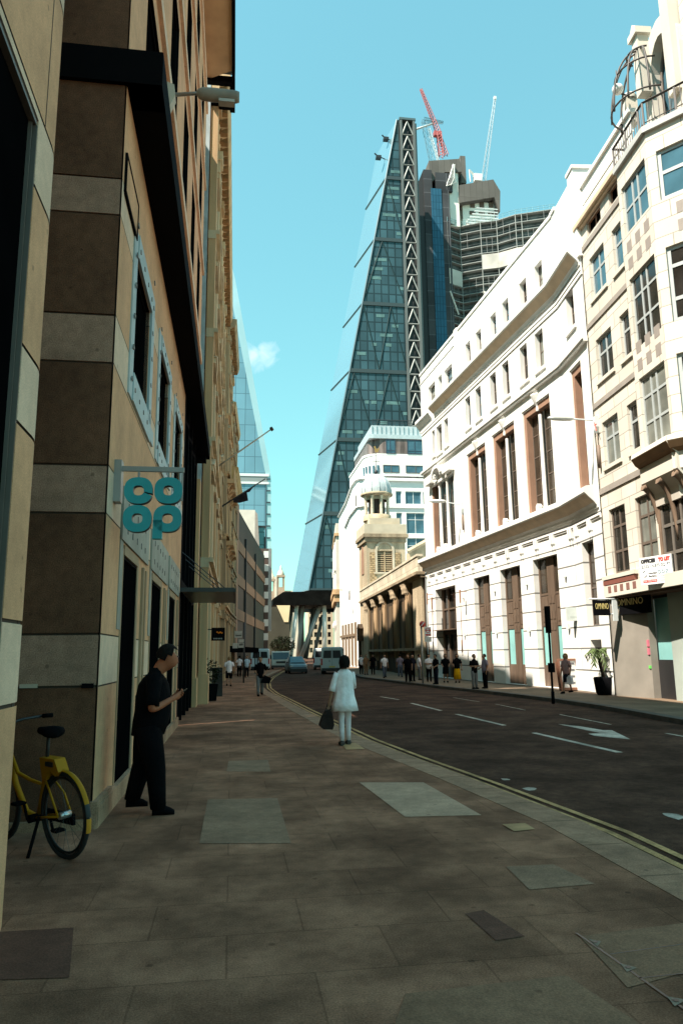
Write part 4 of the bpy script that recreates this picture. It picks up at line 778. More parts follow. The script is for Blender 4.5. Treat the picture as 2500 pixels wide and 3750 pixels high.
lim = mat('far limestone', (.40, .31, .23), .8, .2, .3, 0); limw = mat('sunlit far limestone', (.62, .58, .48), .8, .1, .3, 0)
for x0, x1, yt in ((1015, 1042, 2068), (985, 1006, 2083)):
    a, c = q4(x0, 2200), q4(x1, 2200); z = lambda y: q4(x0, y)[1]; m_ = (a[0]+c[0])/2; w = c[0]-a[0]; b = MB()
    b.box(a[0], c[0], 0, w, 0, z(yt+82)); 
    for i, j in ((0, 0), (w-.7, 0), (0, w-.7), (w-.7, w-.7)): b.box(a[0]+i, a[0]+i+.7, j, j+.7, z(yt+82), z(yt+45))
    b.box(a[0]-.2, c[0]+.2, -.2, w+.2, z(yt+45), z(yt+38)); part('turret', b, lim, t)
    b = MB(); b.lathe([(w*.48, z(yt+38)), (w*.5, z(yt+34)), (w*.36, z(yt+24)), (w*.16, z(yt+17)), (w*.14, z(yt+10)), (w*.08, z(yt+5)), (.05, z(yt))], (m_, w/2, 0), 12); part('turret_dome', b, limw, t)
a, c, e_ = q4(1000, 2172), q4(1095, 2172), q4(1025, 2162); b = MB(); b.box(a[0], c[0], 2, 25, 0, a[1]); b.box(e_[0], c[0]-1.5, 1.5, 22, a[1], e_[1]); b.box(q4(1005, 2172)[0], q4(1014, 2172)[0], -.2, 2, 0, q4(1005, 2112)[1]); part('wall', b, limw, t)
f = E(225); q5 = lambda x, y: f.px(x, y); a, c = q5(986, 2216), q5(1062, 2216)
t = thing('stone_building', 'shaded stone building with a painted sunlit upper corner under the black canopy', 'building', f)
b = MB(); b.box(a[0]-6, c[0]+.5, 8, 20, 0, a[1]); part('wall', b, mat('shaded olive stone', (.055, .05, .036), .85, .15, .3, 0), t)  # wall colour darkened to carry its shade
b = MB(); i, j, k_ = f.px(1013, 2217, 7.9), f.px(1062, 2217, 7.9), f.px(1050, 2278, 7.9); b.prism([i, j, (j[0]-.5, k_[1]), (k_[0]-.8, k_[1])], 7.8, 8, 0, 'y'); part('sunlit_patch', b, mat('painted sunlit stone', (.66, .52, .32), .8, .08, .3, 0), t)  # pale shape painted in for the sunlit corner of the wall
f = E(305); q6 = lambda x, y: f.px(x, y); t = thing('office_building', 'cream office building with rows of windows seen between the raking legs', 'building', f)
a, c = q6(1128, 2230), q6(1216, 2230); ops = []
for r_ in range(6):
    for k in range(5): ops.append((a[0]+.6+k*1.85, a[0]+1.9+k*1.85, 2+r_*3.1, 3.9+r_*3.1))
b = MB(); b.wall(a[0], c[0]+.4, 0, a[1]+2, ops, .3); b.box(a[0], c[0], .3, 10, 0, a[1]+2); part('wall', b, mat('cream far stone', (.60, .52, .38), .8, .1, .3, 0), t)
for o_ in ops: b = MB(); b.box(*o_[:2], .2, .28, *o_[2:4]); part('window', b, gl_dk, t)
# ================================================================ LEFT SIDE
BANDS = [(-.1, 1.35, 0), (1.35, 1.87, 1), (1.87, 3.12, 0), (3.12, 3.64, 1), (3.64, 4.79, 0), (4.79, 5.35, 1), (5.35, 6.57, 0), (6.57, 7.03, 1)]
# ---- nearest building: big dark opening and a rounded stone corner
fP = wall_fr((-6, -1.37), (5.15, -1.37)); LP = fP.L
t = thing('corner_building', 'beige granite building with a rounded corner beside a huge black window opening', 'building', fP)
op = [(LP-4.6, LP-.37, .35, 5.28, .07)]; J = .012
def corner(z0, z1, m_, j=J):
    b = MB(); b.wall(-1, LP, z0+j, z1-j, op, m=0); n = 12; rr = .5
    pts = [(LP+rr*math.sin(a), rr-rr*math.cos(a)) for a in [i*math.pi/2/n for i in range(n+1)]]+[(LP+rr, 5)]
    i = len(b.v); 
    for (x, y) in pts: b.v += [(x, y, z0+j), (x, y, z1-j)]
    for k in range(len(pts)-1): b.f.append((i+2*k, i+2*k+2, i+2*k+3, i+2*k+1)); b.m.append(0); b.sm.append(k < n)
    part_split('stone_course', b, m_, t)
for z0, z1, k in BANDS: corner(z0, z1, (beige, pale)[k])
for z0, z1, k in ((7.03, 8.3, 0), (8.3, 8.85, 1), (8.85, 14, 0), (14, 26.5, 0)): corner(z0, z1, (beige, pale)[k])
b = MB(); b.wall(-1, LP-.01, -.1, 26, op, y=.012); b.lathe([(.488, -.1), (.488, 26)], (LP, .5, 0), 12, 0, -math.pi/2, 0); b.box(-1, LP+.485, .55, 5, -.1, 26); part('joint_backing', b, flat('dark joint', (.05, .035, .025), .9), t)
b = MB(); b.face([(LP-.145, 0, 8.0), (LP-.133, 0, 8.0), (LP-.133, 0, 12), (LP-.145, 0, 12)]); b.box(LP-.22, LP-.21, -.003, .02, 5.35, 26); part('vertical_joint', b, flat('dark joint', (.05,.035,.025)), t)
u0, u1 = op[0][:2]; b = MB(); b.box(u0, u1, .055, .09, .35, 5.28); o = part('window', b, gl_blk, t)
b = MB(); b.box(u1-.012, u1, .005, .06, .35, 5.24); b.box(u0, u1-.012, .01, .06, 5.24, 5.28); b.box(u1-.05, u1-.04, .03, .06, .35, 5.24); link('frame', b.mesh('frame', flat('dull steel frame', (.16, .145, .125), .4, .4)), o)
b = MB(); b.face([(u0, 0, 5.28), (u1, 0, 5.28), (u1, .07, 5.278), (u0, .07, 5.278)]); part('lintel_soffit', b, flat('grey lintel', (.22, .21, .2), .7), t)
b = MB(); b.face([(-1, 0, 26.5), (LP, 0, 26.5), (LP+.5, .5, 26.5), (LP+.5, 5, 26.5), (-1, 5, 26.5)]); b.face([(-1, 0, -.1), (-1, 5, -.1), (-1, 5, 26.5), (-1, 0, 26.5)]); part('roof', b, lead, t)
b = MB(); b.box(LP+.5, LP+3.4, 3.2, 3.6, -.1, 26); part('sun_block_wall', b, dkgran, t)  # unseen wall added to stop sun falling through the gap
# ---- grocery building with the banded pier
fL = wall_fr((7.94, -1.32), (25.2, -1.25)); LL = fL.L; fF = E(7.94, -1.32)     # street wall, and the end facing us
t = thing('shop_building', 'granite banded shop building with riveted pale blue window frames and a black girder band', 'building', fL)
gw_ = [(1.28, 2.6, .12, 2.92, .1), (4.42, 6.0, .12, 2.92, .1), (7.74, 9.24, .12, 2.92, .1)]; uw = [(1.33, 2.95, 5.2, 6.8, .12), (4.5, 6.2, 5.2, 6.85, .12), (7.8, 9.5, 5.2, 6.85, .12)]
for z0, z1, k in BANDS:
    b = MB(); b.wall(0, 10.75, z0+.008, z1-.008, gw_+uw, m=0); part_split('stone_course', b, (beige, pale)[k], t)
    b = MB(); b.box(-7, -.02, .0, .05, z0+.012, z1-.012); part('granite_panel', b, (dkgran, gygran)[k], t, fF)
b = MB(); b.wall(.01, 10.7, -.1, 7.6, gw_+uw, y=.012); 
part('joint_backing', b, flat('dark joint', (.05,.035,.025)), t); b = MB(); b.box(-7, -.03, .02, .25, -.1, 24); part('end_wall_core', b, flat('dark joint', (.05,.035,.025)), t, fF)
b = MB(); b.wall(0, 10.75, 7.03, 8.3, []); part('stone_course', b, beige, t); b = MB(); b.box(-7, -.02, 0, .05, 7.04, 8.25); part('granite_panel', b, dkgran, t, fF)
b = MB(); b.box(-7, -.02, 0, .05, 8.7, 12.5); b.box(-7, -.02, 0, .05, 12.53, 23); part('granite_panel', b, dkgran, t, fF)
b = MB(); b.box(-7, .4, -.06, .4, 8.25, 8.7); part('girder_band', b, black, t, fF)                     # the band wraps the end
b = MB(); b.box(-.055, LL, -.41, .2, 8.25, 8.7); b.box(LL-.5, LL-.02, -.3, .2, 8.1, 8.25); part('girder_band', b, black, t)
bf = mat('pale blue painted steel', (.40, .47, .49), .45, .1, 2, .02); rv = flat('rivet grey', (.16, .15, .14), .5)
for k, w in enumerate(uw):
    a, c, z0, z1 = w[:4]; b = MB(); A_, C_ = a-.3, c+.32; zb, zt_ = 4.83, 7.12
    b.box(A_, a, -.02, .0, zb, zt_); b.box(c, C_, -.035, 0, z0-.1, zt_); b.box(a, c, -.035, 0, z1, zt_); b.box(a, C_, -.035, 0, zb, z0); b.box(c, c+.75, -.03, 0, zb+.05, z0-.1)
    o = part('window_surround', b, bf, t); b = MB()
    for i in range(6):
        z = zb+.2+i*.42; b.box(A_+.1, A_+.17, -.045, -.03, z, z+.05); b.box(c+.1, c+.17, -.045, -.03, z+.2, z+.25)
    for i in range(4): x = a+.1+i*.45; b.box(x, x+.05, -.045, -.03, z1+.12, z1+.17); b.box(x, x+.05, -.045, -.03, z0-.22, z0-.17)
    link('rivet', b.mesh('rivet', rv), o)
    window(t, fL, a, c, z0, z1, .06, (), (), .04, black, gl_blk, md=.05)
    b = MB(); b.prism([(a, z0), (c, z0), (c, z0+.03), (a, z0+.03)], 0, .1, 0, 'y'); part('sill', b, bf, t)
gst = mat('pale jamb stone', (.36, .245, .155), .75, .12, 2, .05)
for k, w in enumerate(gw_):
    a, c, z0, z1 = w[:4]; b = MB(); b.box(a-.3, a-.07, -.012, 0, 1.95, 3.05); b.box(a-.3, c+1.1 if k < 2 else c+.9, -.03, 0, z1+.08, z1+.72); o = part('shopfront_panel', b, mat('grimy blue grey steel', (.30, .30, .26), .6, .25, 1.5, .02), t); b = MB()
    for i in range(5):
        for j in (0, 1): b.box(a+.1+i*.45, a+.14+i*.45, -.04, -.025, z1+.2+j*.3, z1+.28+j*.3)
    link('rivet', b.mesh('rivet', rv), o)
    b = MB(); b.box(a-.06, a, -.012, .05, 0, z1); b.box(c-.03, c+.12, -.012, .05, 0, z1); b.box(a, c, -.02, .05, z1-.07, z1+.05); part('shopfront_frame', b, gst, t)
    window(t, fL, a, c-.03, .12, z1-.07, .0, (), (), .04, black, gl_blk, md=.05)
    b = MB(); b.box(c+.5, c+.62, -.035, .02, 0, 2.9); b.box(c+.95, c+1.05, -.02, .02, 0, 2.9); part('pilaster_strip', b, gst, t)
b = MB(); b.box(-.03, .9, -.05, .02, -.1, .25); b.box(0, 10.7, -.06, .0, -.1, .2); part('plinth', b, mat('worn plinth stone', (.36, .22, .14), .85, .3, 1.5, .2, grit=.25), t)
b = MB(); b.box(10.75, 16.8, .25, .4, -.1, 8.25)
for u in (10.8, 12.2, 13.8, 15.4, 16.7): b.box(u, u+.12, -.02, .3, -.1, 8.25)
b.box(10.75, 16.8, -.02, .25, 3.2, 3.5); part('black_entrance', b, black, t)
b = MB(); b.box(10.8, 16.7, .2, .24, .1, 7.7); part('entrance_glass', b, gl_blk, t)
b = MB(); b.wall(16.8, LL, -.1, 8.25, [(18.2, 19.6, .1, 6.5), (21.2, 22.6, .1, 6.5)]); 
for u in (17.0, 20.2, 23.4): b.box(u, u+.7, -.12, .02, -.1, 7.5); b.box(u-.08, u+.78, -.16, .02, -.1, .9)
part('stone_bay', b, tan, t)
for a in (18.2, 21.2): window(t, fL, a, a+1.4, .1, 6.5, .15, (.5,), (.45,), .07, dfr, gl_blk)
up = []; flo = ((9.1, 11.3), (12.3, 14.7), (15.7, 18.1), (19.0, 21.2))
for u in (1.35, 4.5, 7.8, 11.0, 14.2, 17.4, 20.6, 23.2):
    for z0, z1 in flo: up.append((u, u+1.5, z0, z1, .12))
b = MB(); b.wall(0, LL, 8.7, 23.2, up, mr=1); part('upper_wall', b, [beige, black], t)
for k, w in enumerate(up):
    window(t, fL, *w[:4], .05, (), (), .06, black, gl_blk)
for z0, z1 in ((11.7, 11.95), (15.1, 15.35), (18.5, 18.7), (21.7, 22.0)): b = MB(); b.box(0, LL, -.07, .02, z0, z1); part('string_course', b, pale, t)
b = MB(); b.prism([(-.5, .0), (LL, .0), (LL-.55, -.93), (-.5, -.93)], 23.2, 23.5); part('eave_soffit', b, mat('ochre soffit', (.50, .34, .20), .8, .15), t)
b = MB(); b.box(-.5, LL, -1.05, -.93, 23.1, 23.8); b.box(LL-.1, LL+.15, -1.05, .3, 23.1, 23.35); b.box(LL+.15, LL+1.3, -1.05, -.85, 22.9, 23.5); b.box(LL+.9, LL+1.3, -.85, -.1, 23.0, 23.3); part('gutter', b, black, t)
b = MB(); b.box(-.3, LL, -.93, 8, 23.5, 23.8); b.box(LL, LL+.02, 0, 8, 0, 23.4); part('roof', b, lead, t)
a, c = fL.px(459, 560), fL.px(502, 760); b = MB(); z0, z1 = 6.98, 7.42; u0, u1 = a[0]+.05, c[0]-.02; b.box(u0, u1, -.02, 0, z0, z1); part('wall_plaque', b, beige, t)
b = MB(); b.box(u0-.03, u0, -.03, 0, z0-.03, z1+.03); b.box(u1, u1+.03, -.03, 0, z0-.03, z1+.03); b.box(u0, u1, -.03, 0, z0-.05, z0); b.box(u0, u1, -.03, 0, z1, z1+.03); part('plaque_frame', b, black, t)
a, c = fF.px(74, 2506), fF.px(138, 2519); b = MB(); b.box(a[0], c[0], -.015, 0, c[1], a[1]); part('metal_strip', b, mat('dull white strip', (.5, .42, .33), .5), t, fF)
a, c = fF.px(302, 2503), fF.px(344, 2519); b = MB(); b.box(a[0], c[0], -.03, 0, c[1], a[1]); part('black_box', b, black, t, fF)
b = MB(); b.box(-7, -.03, -.06, 0, -.02, .09); part('end_plinth', b, mat('worn plinth stone', (.36, .22, .14)), t, fF)
# glass canopy over the next door
t = thing('glass_canopy', 'tinted glass door canopy on wire rods over the left pavement', 'canopy', fL)
b = MB(); b.box(10.4, 14.6, -1.3, -.06, 3.16, 3.2); part('glass_sheet', b, mat('smoked glass sheet', (.10, .10, .085), .3, .2, 1, 0, trans=.15), t)
b = MB(); b.box(10.3, 10.42, -1.32, -.04, 3.14, 3.24); b.box(10.3, 14.6, -1.36, -1.3, 3.14, 3.22)
for u in (11.0, 12.6, 14.2): b.tube([(u, -1.2, 3.2), (u, .0, 4.2)], .012, 4)
part('frame', b, blackm, t)
# ---- ornate stone buildings further along
def ornate(name, lab, f_, z_top, n, m1, m2, proj, floors, bottom=4.2, light=None):
    t = thing('stone_building', lab, 'building', f_); l_ = f_.L; bw_ = l_/n; ops = []
    for k in range(n):
        for z0, z1 in floors: ops.append((k*bw_+bw_*.3, k*bw_+bw_*.7, z0, z1, .3))
        ops.append((k*bw_+bw_*.2, k*bw_+bw_*.8, .05, bottom-.9, .4))
    b = MB(); b.wall(0, l_, -.1, z_top, ops); part('front_wall', b, m1, t)
    for o_ in ops: window(t, f_, *o_[:4], .2, (.5,), (.5,), .07, dfr, gl_blk if random.random() < .7 else gl_dk)
    for k in range(n+1):
        u = min(max(k*bw_, .35), l_-.35); b = MB(); b.box(u-.32, u+.32, -.26, .02, -.1, z_top-1.2); b.box(u-.4, u+.4, -.34, .02, -.1, 1.0); b.box(u-.42, u+.42, -.36, .02, bottom-.3, bottom); b.box(u-.42, u+.42, -.38, .02, z_top-1.6, z_top-1.2); part('pilaster', b, m2 if k % 2 else m1, t)
    for z0, z1 in floors:
        b = MB(); b.box(0, l_, -.28, .02, z0-.55, z0-.35); b.box(0, l_, -.42, .02, z0-.35, z0-.2); part('string_course', b, m2, t)
        for k in range(n):
            u = (k+.5)*bw_; b = MB(); h = .22*bw_; b.box(u-h-.25, u-h, -.2, .02, z0-.2, z1+.1); b.box(u+h, u+h+.25, -.2, .02, z0-.2, z1+.1); b.box(u-h-.35, u+h+.35, -.34, .02, z1+.1, z1+.32)
            if k % 2 == 0: b.prism([(u-h-.4, z1+.32), (u+h+.4, z1+.32), (u, z1+.85)], -.38, .02, 0, 'y')
            part('window_architrave', b, m2, t)
    b = MB(); p = proj
    b.prism([(.02, z_top-1.2), (-.3*p, z_top-1.1), (-.4*p, z_top-.7), (-.85*p, z_top-.55), (-.95*p, z_top-.3), (-p, z_top-.1), (-p, z_top), (.02, z_top+.1)], 0, l_, 0, 'x'); part('cornice', b, m1, t)
    b = MB(); k = 0; md = .62
    while k*md < l_-.3: b.box(k*md+.1, k*md+.36, -.8*p, -.3*p, z_top-.82, z_top-.56); b.box(k*md+.4, k*md+.56, -.45*p, -.2*p, z_top-1.02, z_top-.85); k += 1
    part('modillion', b, mat('brown modillion stone', (.26, .14, .06), .85, .3, 2, .2), t)
    b = MB(); b.box(0, l_, .0, 9, z_top, z_top+.12); b.face([(l_, 0, -.1), (l_, 9, -.1), (l_, 9, z_top), (l_, 0, z_top)]); b.face([(0, .05, 4), (0, 9, 4), (0, 9, z_top), (0, .05, z_top)]); part('roof', b, lead, t)
    return t
f1 = wall_fr((26.3, -1.1), (48.4, -.98)); f1.L -= 0
t = ornate('a', 'ornate sandstone building with a long modillion cornice on the shaded left side', f1, 24.6, 6, tan, mat('pale sandstone', (.56, .45, .30), .85, .2, .8, .2, streak=True), .72, ((5.2, 8.2), (9.6, 12.4), (13.8, 16.4), (17.8, 20.2)))
f2 = wall_fr((48.5, -.72), (57.3, -.45)); t = ornate('b', 'sandstone building with balconies beyond the ornate corniced one on the left', f2, 24.4, 3, tan_d, tan, .75, ((5.0, 8.0), (9.6, 12.4), (13.8, 16.4), (17.8, 20.2)))
for k in range(3):
    for z in (9.0, 13.2): b = MB(); u = (k+.5)*f2.L/3; b.box(u-1, u+1, -.75, .0, z-.3, z); b.prism([(-.6, z-.3), (0, z-.3), (0, z-1.0)], u-.85, u-.65, 0, 'x'); b.prism([(-.6, z-.3), (0, z-.3), (0, z-1.0)], u+.65, u+.85, 0, 'x'); b.box(u-1, u+1, -.75, -.68, z, z+.8); part('balcony', b, tan, t)
f3 = wall_fr((57.4, -.42), (66.2, .02)); t = ornate('c', 'lower sandstone building with a heavy bracketed end cornice on the left', f3, 21.5, 3, tan, tan_d, .5, ((5.0, 7.4), (8.6, 10.8), (12.0, 13.8), (17.5, 19.5)))
b = MB(); b.prism([(.02, 14.3), (-.25, 14.6), (-.35, 15.2), (-.6, 15.5), (-.75, 15.9), (-.75, 16.1), (.02, 16.3)], -.1, f3.L+.15, 0, 'x'); part('cornice', b, mat('ochre stone', (.42, .27, .12), .85, .25, 1, .2), t)
b = MB(); b.box(f3.L-.35, f3.L+.02, -.14, .05, -.1, 14.3); part('quoin', b, mat('light quoin stone', (.64, .62, .54), .8, .1, 1), t)
# taller set-back blocks behind those fronts; the second, unseen, added to shade the church
for k, (s0, s1, t0, h) in enumerate(((30, 40, -8, 26.5), (44, 72, -3.2, 31.5))):
    f_ = E(s0, t0); b = MB(); b.box(-12, 0, 0, s1-s0, 0, h)
    if k: [b.box(-3, .0, q, q+1.6, h, h+hh) for q, hh in ((1, 1.4), (5.5, 2.4), (9, 1.0), (14, 2.0), (19, 1.5))]
    if 1: b.box(-12.2, .2, -.2, s1-s0+.2, h, h+.3); solo('setback_block', b, tan_d, f_, ('set back upper storey behind the first ornate sandstone front', 'unseen taller block added behind the balconied sandstone front to shade the church')[k], 'building')
# grey banded office block, striped pier
o_ = st(73, .3); d_ = Vector((math.sin(R(-1.8)), math.cos(R(-1.8)), 0)); f4 = Fr(o_, d_); l4 = 39.5
t = thing('office_building', 'grey office block with sloping pale stone bands beyond the sandstone fronts', 'building', f4)
h4 = f4.px(877, 1866)[1]; h4 = 20.6 if not 15 < h4 < 30 else h4
dg = mat('grey green glazing bands', (.02, .018, .012), .6, .25, .3, 0, brick=dict(w=1.4, h=20, m=.08, dark=.6, var=.15, off=0)); bs = mat('pinkish stone band', (.20, .13, .085), .8, .15, .6, .05)
b = MB(); b.box(0, l4, .12, 12, 0, h4); part('glazed_wall', b, dg, t)
for k in range(6):
    z = h4-3.2-k*3.5
    if z > 3: b = MB(); b.box(0, l4, 0, .12, z-1.0, z+.1); part('stone_band', b, bs, t)
b = MB(); b.box(-.6, .9, -.15, 12, -.1, h4+.1); part('end_pier', b, mat('rose stone pier', (.30, .17, .11), .8, .12, .8, .05), t)
for u in (9.5, 22): b = MB(); b.box(u, u+.25, -.12, .1, 0, h4-2); part('downpipe', b, blackm, t)
e = f4.M @ Vector((l4+.5, 0, 0)); f5 = Fr(e, T); a, c = f5.px(966, 2018), f5.px(981, 2347)
t = thing('striped_building', 'narrow building end striped in white and dark brown blocks beside the grey office block', 'building', f5)
b = MB(); b.box(a[0]-6, c[0], .05, 10, -.1, a[1]+.4); part('wall', b, flat('dark striped brick', (.075, .05, .04), .8), t)
for k in range(7): z = a[1]-k*2.06; b = MB(); b.box(a[0], c[0]+.02, 0, .3, z-1.02, z); part('white_block', b, flat('white stripe block', (.66, .68, .64), .7), t)
b = MB(); b.box(c[0]+.03, c[0]+.5, .0, .4, 5, a[1]+.4); part('corner_pipe', b, steel, t)
# small hanging things on the left walls
def sign(name, lab, f_, cat='sign', group=None): return thing(name, lab, cat, f_, group)
f6 = E(11.45); a, c, e = f6.px(622, 350), f6.px(722, 342), f6.px(877, 345)
t = thing('street_lamp', 'grey wall mounted street lamp jutting from the shop building high on the left', 'lamp', f6)
b = MB(); b.tube([(a[0]-.05, 0, a[1]), (c[0], 0, c[1]), (c[0]+.2, 0, c[1])], [.035, .03, .03], 8); part('arm', b, steel, t)
b = MB(); b.prism([(a[0]-.12, a[1]+.22), (a[0]+.08, a[1]+.14), (a[0]+.1, a[1]-.05), (a[0]+.0, a[1]-.32), (a[0]-.12, a[1]-.38)], -.1, .1, 0, 'y'); part('wall_bracket', b, mat('pale lamp plate', (.5, .47, .4), .6), t)
b = MB(); L0 = c[0]-.02; L1 = e[0]; n = 8; prof = [(.02, 0), (.09, .06), (.125, .15), (.135, .35), (.13, .7), (.12, .93), (.10, 1), (.02, 1.0)]
for (r0, k0), (r1, k1) in zip(prof, prof[1:]):
    for j in range(12):
        a0, a1 = j*math.pi/6, (j+1)*math.pi/6; P_ = lambda r_, k_, w: (L0+(L1-L0)*k_, r_*.75*math.cos(w), c[1]+.01+r_*math.sin(w)*(.8 if math.sin(w) > 0 else 1)); b.face([P_(r0, k0, a0), P_(r0, k0, a1), P_(r1, k1, a1), P_(r1, k1, a0)], 0, True)
part('lamp_head', b, mat('lamp housing', (.27, .245, .21), .5, .15, 3), t)
b = MB(); m_ = (L0+L1)/2; b.box(m_+.02, L1-.08, -.07, .07, c[1]-.155, c[1]-.10); part('lens', b, flat('lamp lens', (.45, .43, .38), .25), t)
# four-leaf shop sign of turquoise letters
f7 = E(8.35); t = thing('shop_sign', 'turquoise four letter clover shop sign hanging from a grey bracket on the granite pier', 'shop sign', f7)
P7 = lambda x, y: f7.px(350+.3189*x, 1300+.3189*y)
a, c = P7(190, 1210), P7(290, 1690); b = MB(); b.box(a[0]-.02, c[0], -.05, .12, c[1], a[1]); part('wall_plate', b, steel, t)
a, c = P7(290, 1300), P7(1020, 1330); b = MB(); b.box(a[0], c[0], -.02, .02, c[1]-.02, c[1]+.035); b.box(c[0]-.03, c[0]-.01, -.015, .015, c[1]-.35, c[1]); x2, z2 = P7(500, 1390); x3, z3 = P7(840, 1390); b.box(x2-.012, x2+.012, -.012, .012, z2-.03, c[1]); b.box(x3-.012, x3+.012, -.012, .012, z3-.03, c[1]); part('bracket_arm', b, steel, t)
tq = flat('turquoise sign face', (.016, .32, .36), .45); tqs = flat('dark sign return', (.03, .05, .05), .5)
def ring(cx, cz, ro, ri, skip=None, stem=False):
    b = MB(); n = 40; d = .05; sq = lambda a, r: (cx+r*abs(math.cos(a))**.82*(1 if math.cos(a) > 0 else -1), cz+r*.98*abs(math.sin(a))**.82*(1 if math.sin(a) > 0 else -1))
    for k in range(n):
        a0, a1 = 2*math.pi*k/n, 2*math.pi*(k+1)/n
        if skip and (skip[0] < (a0+a1)/2 < skip[1]): continue
        o0, o1, i0, i1 = sq(a0, ro), sq(a1, ro), sq(a0, ri), sq(a1, ri)
        b.face([(o0[0], -d, o0[1]), (o1[0], -d, o1[1]), (i1[0], -d, i1[1]), (i0[0], -d, i0[1])], 0); b.face([(o0[0], d, o0[1]), (o1[0], d, o1[1]), (i1[0], d, i1[1]), (i0[0], d, i0[1])], 1)
        b.face([(o0[0], -d, o0[1]), (o1[0], -d, o1[1]), (o1[0], d, o1[1]), (o0[0], d, o0[1])], 1); b.face([(i0[0], -d, i0[1]), (i1[0], -d, i1[1]), (i1[0], d, i1[1]), (i0[0], d, i0[1])], 1)
    if stem: b.box(cx-ro-.002, cx-ro+.10, -d, d-.01, cz-ro-.075, cz-.02, 0)
    return b
rx = (P7(665, 1560)[0]-P7(335, 1560)[0])/2; ri = rx*.37
for (x, y), sk_, stm in (((500, 1565), (6.02, 6.2), False), ((842, 1565), None, False), ((485, 1885), None, False), ((830, 1885), None, True)):
    cx_, cz_ = P7(x, y); part('letter', ring(cx_, cz_, rx*.985, ri, sk_, stm), [tq, tqs], t)
# flags and poles
f8 = E(39.6); a, c = f8.px(774, 1879), f8.px(972, 1753); t = thing('flagpole', 'dark flagpole with a limp black flag slanting out from the left fronts', 'flag', f8)
b = MB(); b.tube([(a[0], 0, a[1]), (c[0], 0, c[1])], [.05, .03], 8); part('pole', b, blackm, t)
g = lambda x, y: f8.px(740+.2296*x, 1700+.2296*y); b = MB(); q_ = [g(*p) for p in ((900, 300), (730, 405), (640, 470), (500, 548), (498, 612), (600, 615), (735, 580), (715, 450), (760, 440), (800, 385))]
b.prism(q_, -.02, .02, 0, 'y'); part('flag', b, mat('black flag cloth', (.02, .015, .018), .9, .4, 4, .3), t)
a, c = f8.px(774, 1725), f8.px(993, 1572); t = thing('flagpole', 'bare pale flagpole with a dark round end, above the black flag', 'flagpole', f8); b = MB(); b.tube([(a[0], 0, a[1]), (c[0], 0, c[1])], [.05, .035], 8); part('pole', b, mat('pale pole paint', (.42, .36, .28), .6), t)
b = MB(); b.tube([(c[0]-.03, 0, c[1]-.02), (c[0]+.08, 0, c[1]+.06)], .12, 8); part('finial', b, blackm, t)
f9 = E(27.2); a, c = f9.px(775, 2299), f9.px(823, 2346); t = thing('hanging_sign', 'square black hanging sign with an orange squiggle on the left wall', 'sign', f9)
b = MB(); b.box(a[0], c[0], -.04, .04, c[1], a[1]); part('panel', b, black, t); w = c[0]-a[0]; h = a[1]-c[1]
b = MB(); b.tube([(a[0]+w*(.38+.45*k/8), -.045, a[1]-h*(.38-.06*math.sin(k*1.6))) for k in range(9)], .022, 4); part('orange_mark', b, flat('orange paint', (.75, .20, .01), .5, emis=None) if 0 else mat('orange paint', (.8, .22, .02), .5, .1, 4, 0), t)
b = MB(); 
for k in range(6): b.box(a[0]+w*(.16+.115*k), a[0]+w*(.16+.115*k)+w*.075, -.045, -.038, c[1]+h*.11, c[1]+h*.21)
part('lettering', b, mat('grey lettering', (.30, .30, .29), .6), t)
b = MB(); b.box(a[0]-.45, a[0], -.02, .02, a[1]-.08, a[1]-.04); part('bracket', b, blackm, t)
f10 = E(45); a, c = f10.px(859, 2311), f10.px(887, 2335); t = thing('sign_post', 'street post carrying a stack of small white notices on the left pavement', 'sign post', f10)
x = f10.px(893, 2400)[0]; b = MB(); b.tube([(x, 0, -.05), (x, 0, a[1]+.5)], .05, 8); part('post', b, blackm, t)
for (x0, y0, x1, y1) in ((859, 2311, 887, 2335), (874, 2341, 893, 2352), (872, 2354, 893, 2372), (852, 2355, 870, 2374)):
    i, j = f10.px(x0, y0), f10.px(x1, y1); b = MB(); b.box(i[0], j[0], -.08, -.055, j[1], i[1]); part('notice', b, mat('white notice', (.42, .38, .34), .6, .2, 8), t)
b = MB(); i, j = f10.px(863, 2325), f10.px(884, 2330); b.box(i[0], j[0], -.09, -.08, j[1], i[1]); i, j = f10.px(876, 2357), f10.px(890, 2364); b.box(i[0], j[0], -.09, -.08, j[1], i[1]); part('lettering', b, flat('dark lettering', (.1, .08, .07), .6), t)
f11 = E(60); t = thing('awning', 'low dark shop awning over the far left pavement', 'awning', f11); a, c = f11.px(842, 2371), f11.px(948, 2389)
b = MB(); b.prism([(a[0]-.3, a[1]+.15), (c[0], a[1]-.05), (c[0], c[1]-.02), (a[0]-.3, c[1]+.05)], 0, 6, 0, 'y'); part('canvas', b, black, t); b = MB(); b.bar((c[0]-.1, .1, c[1]), (c[0]-.1, .1, -.05), .06); b.bar((c[0]-.1, 5.9, c[1]), (c[0]-.1, 5.9, -.05), .06); part('post', b, blackm, t)
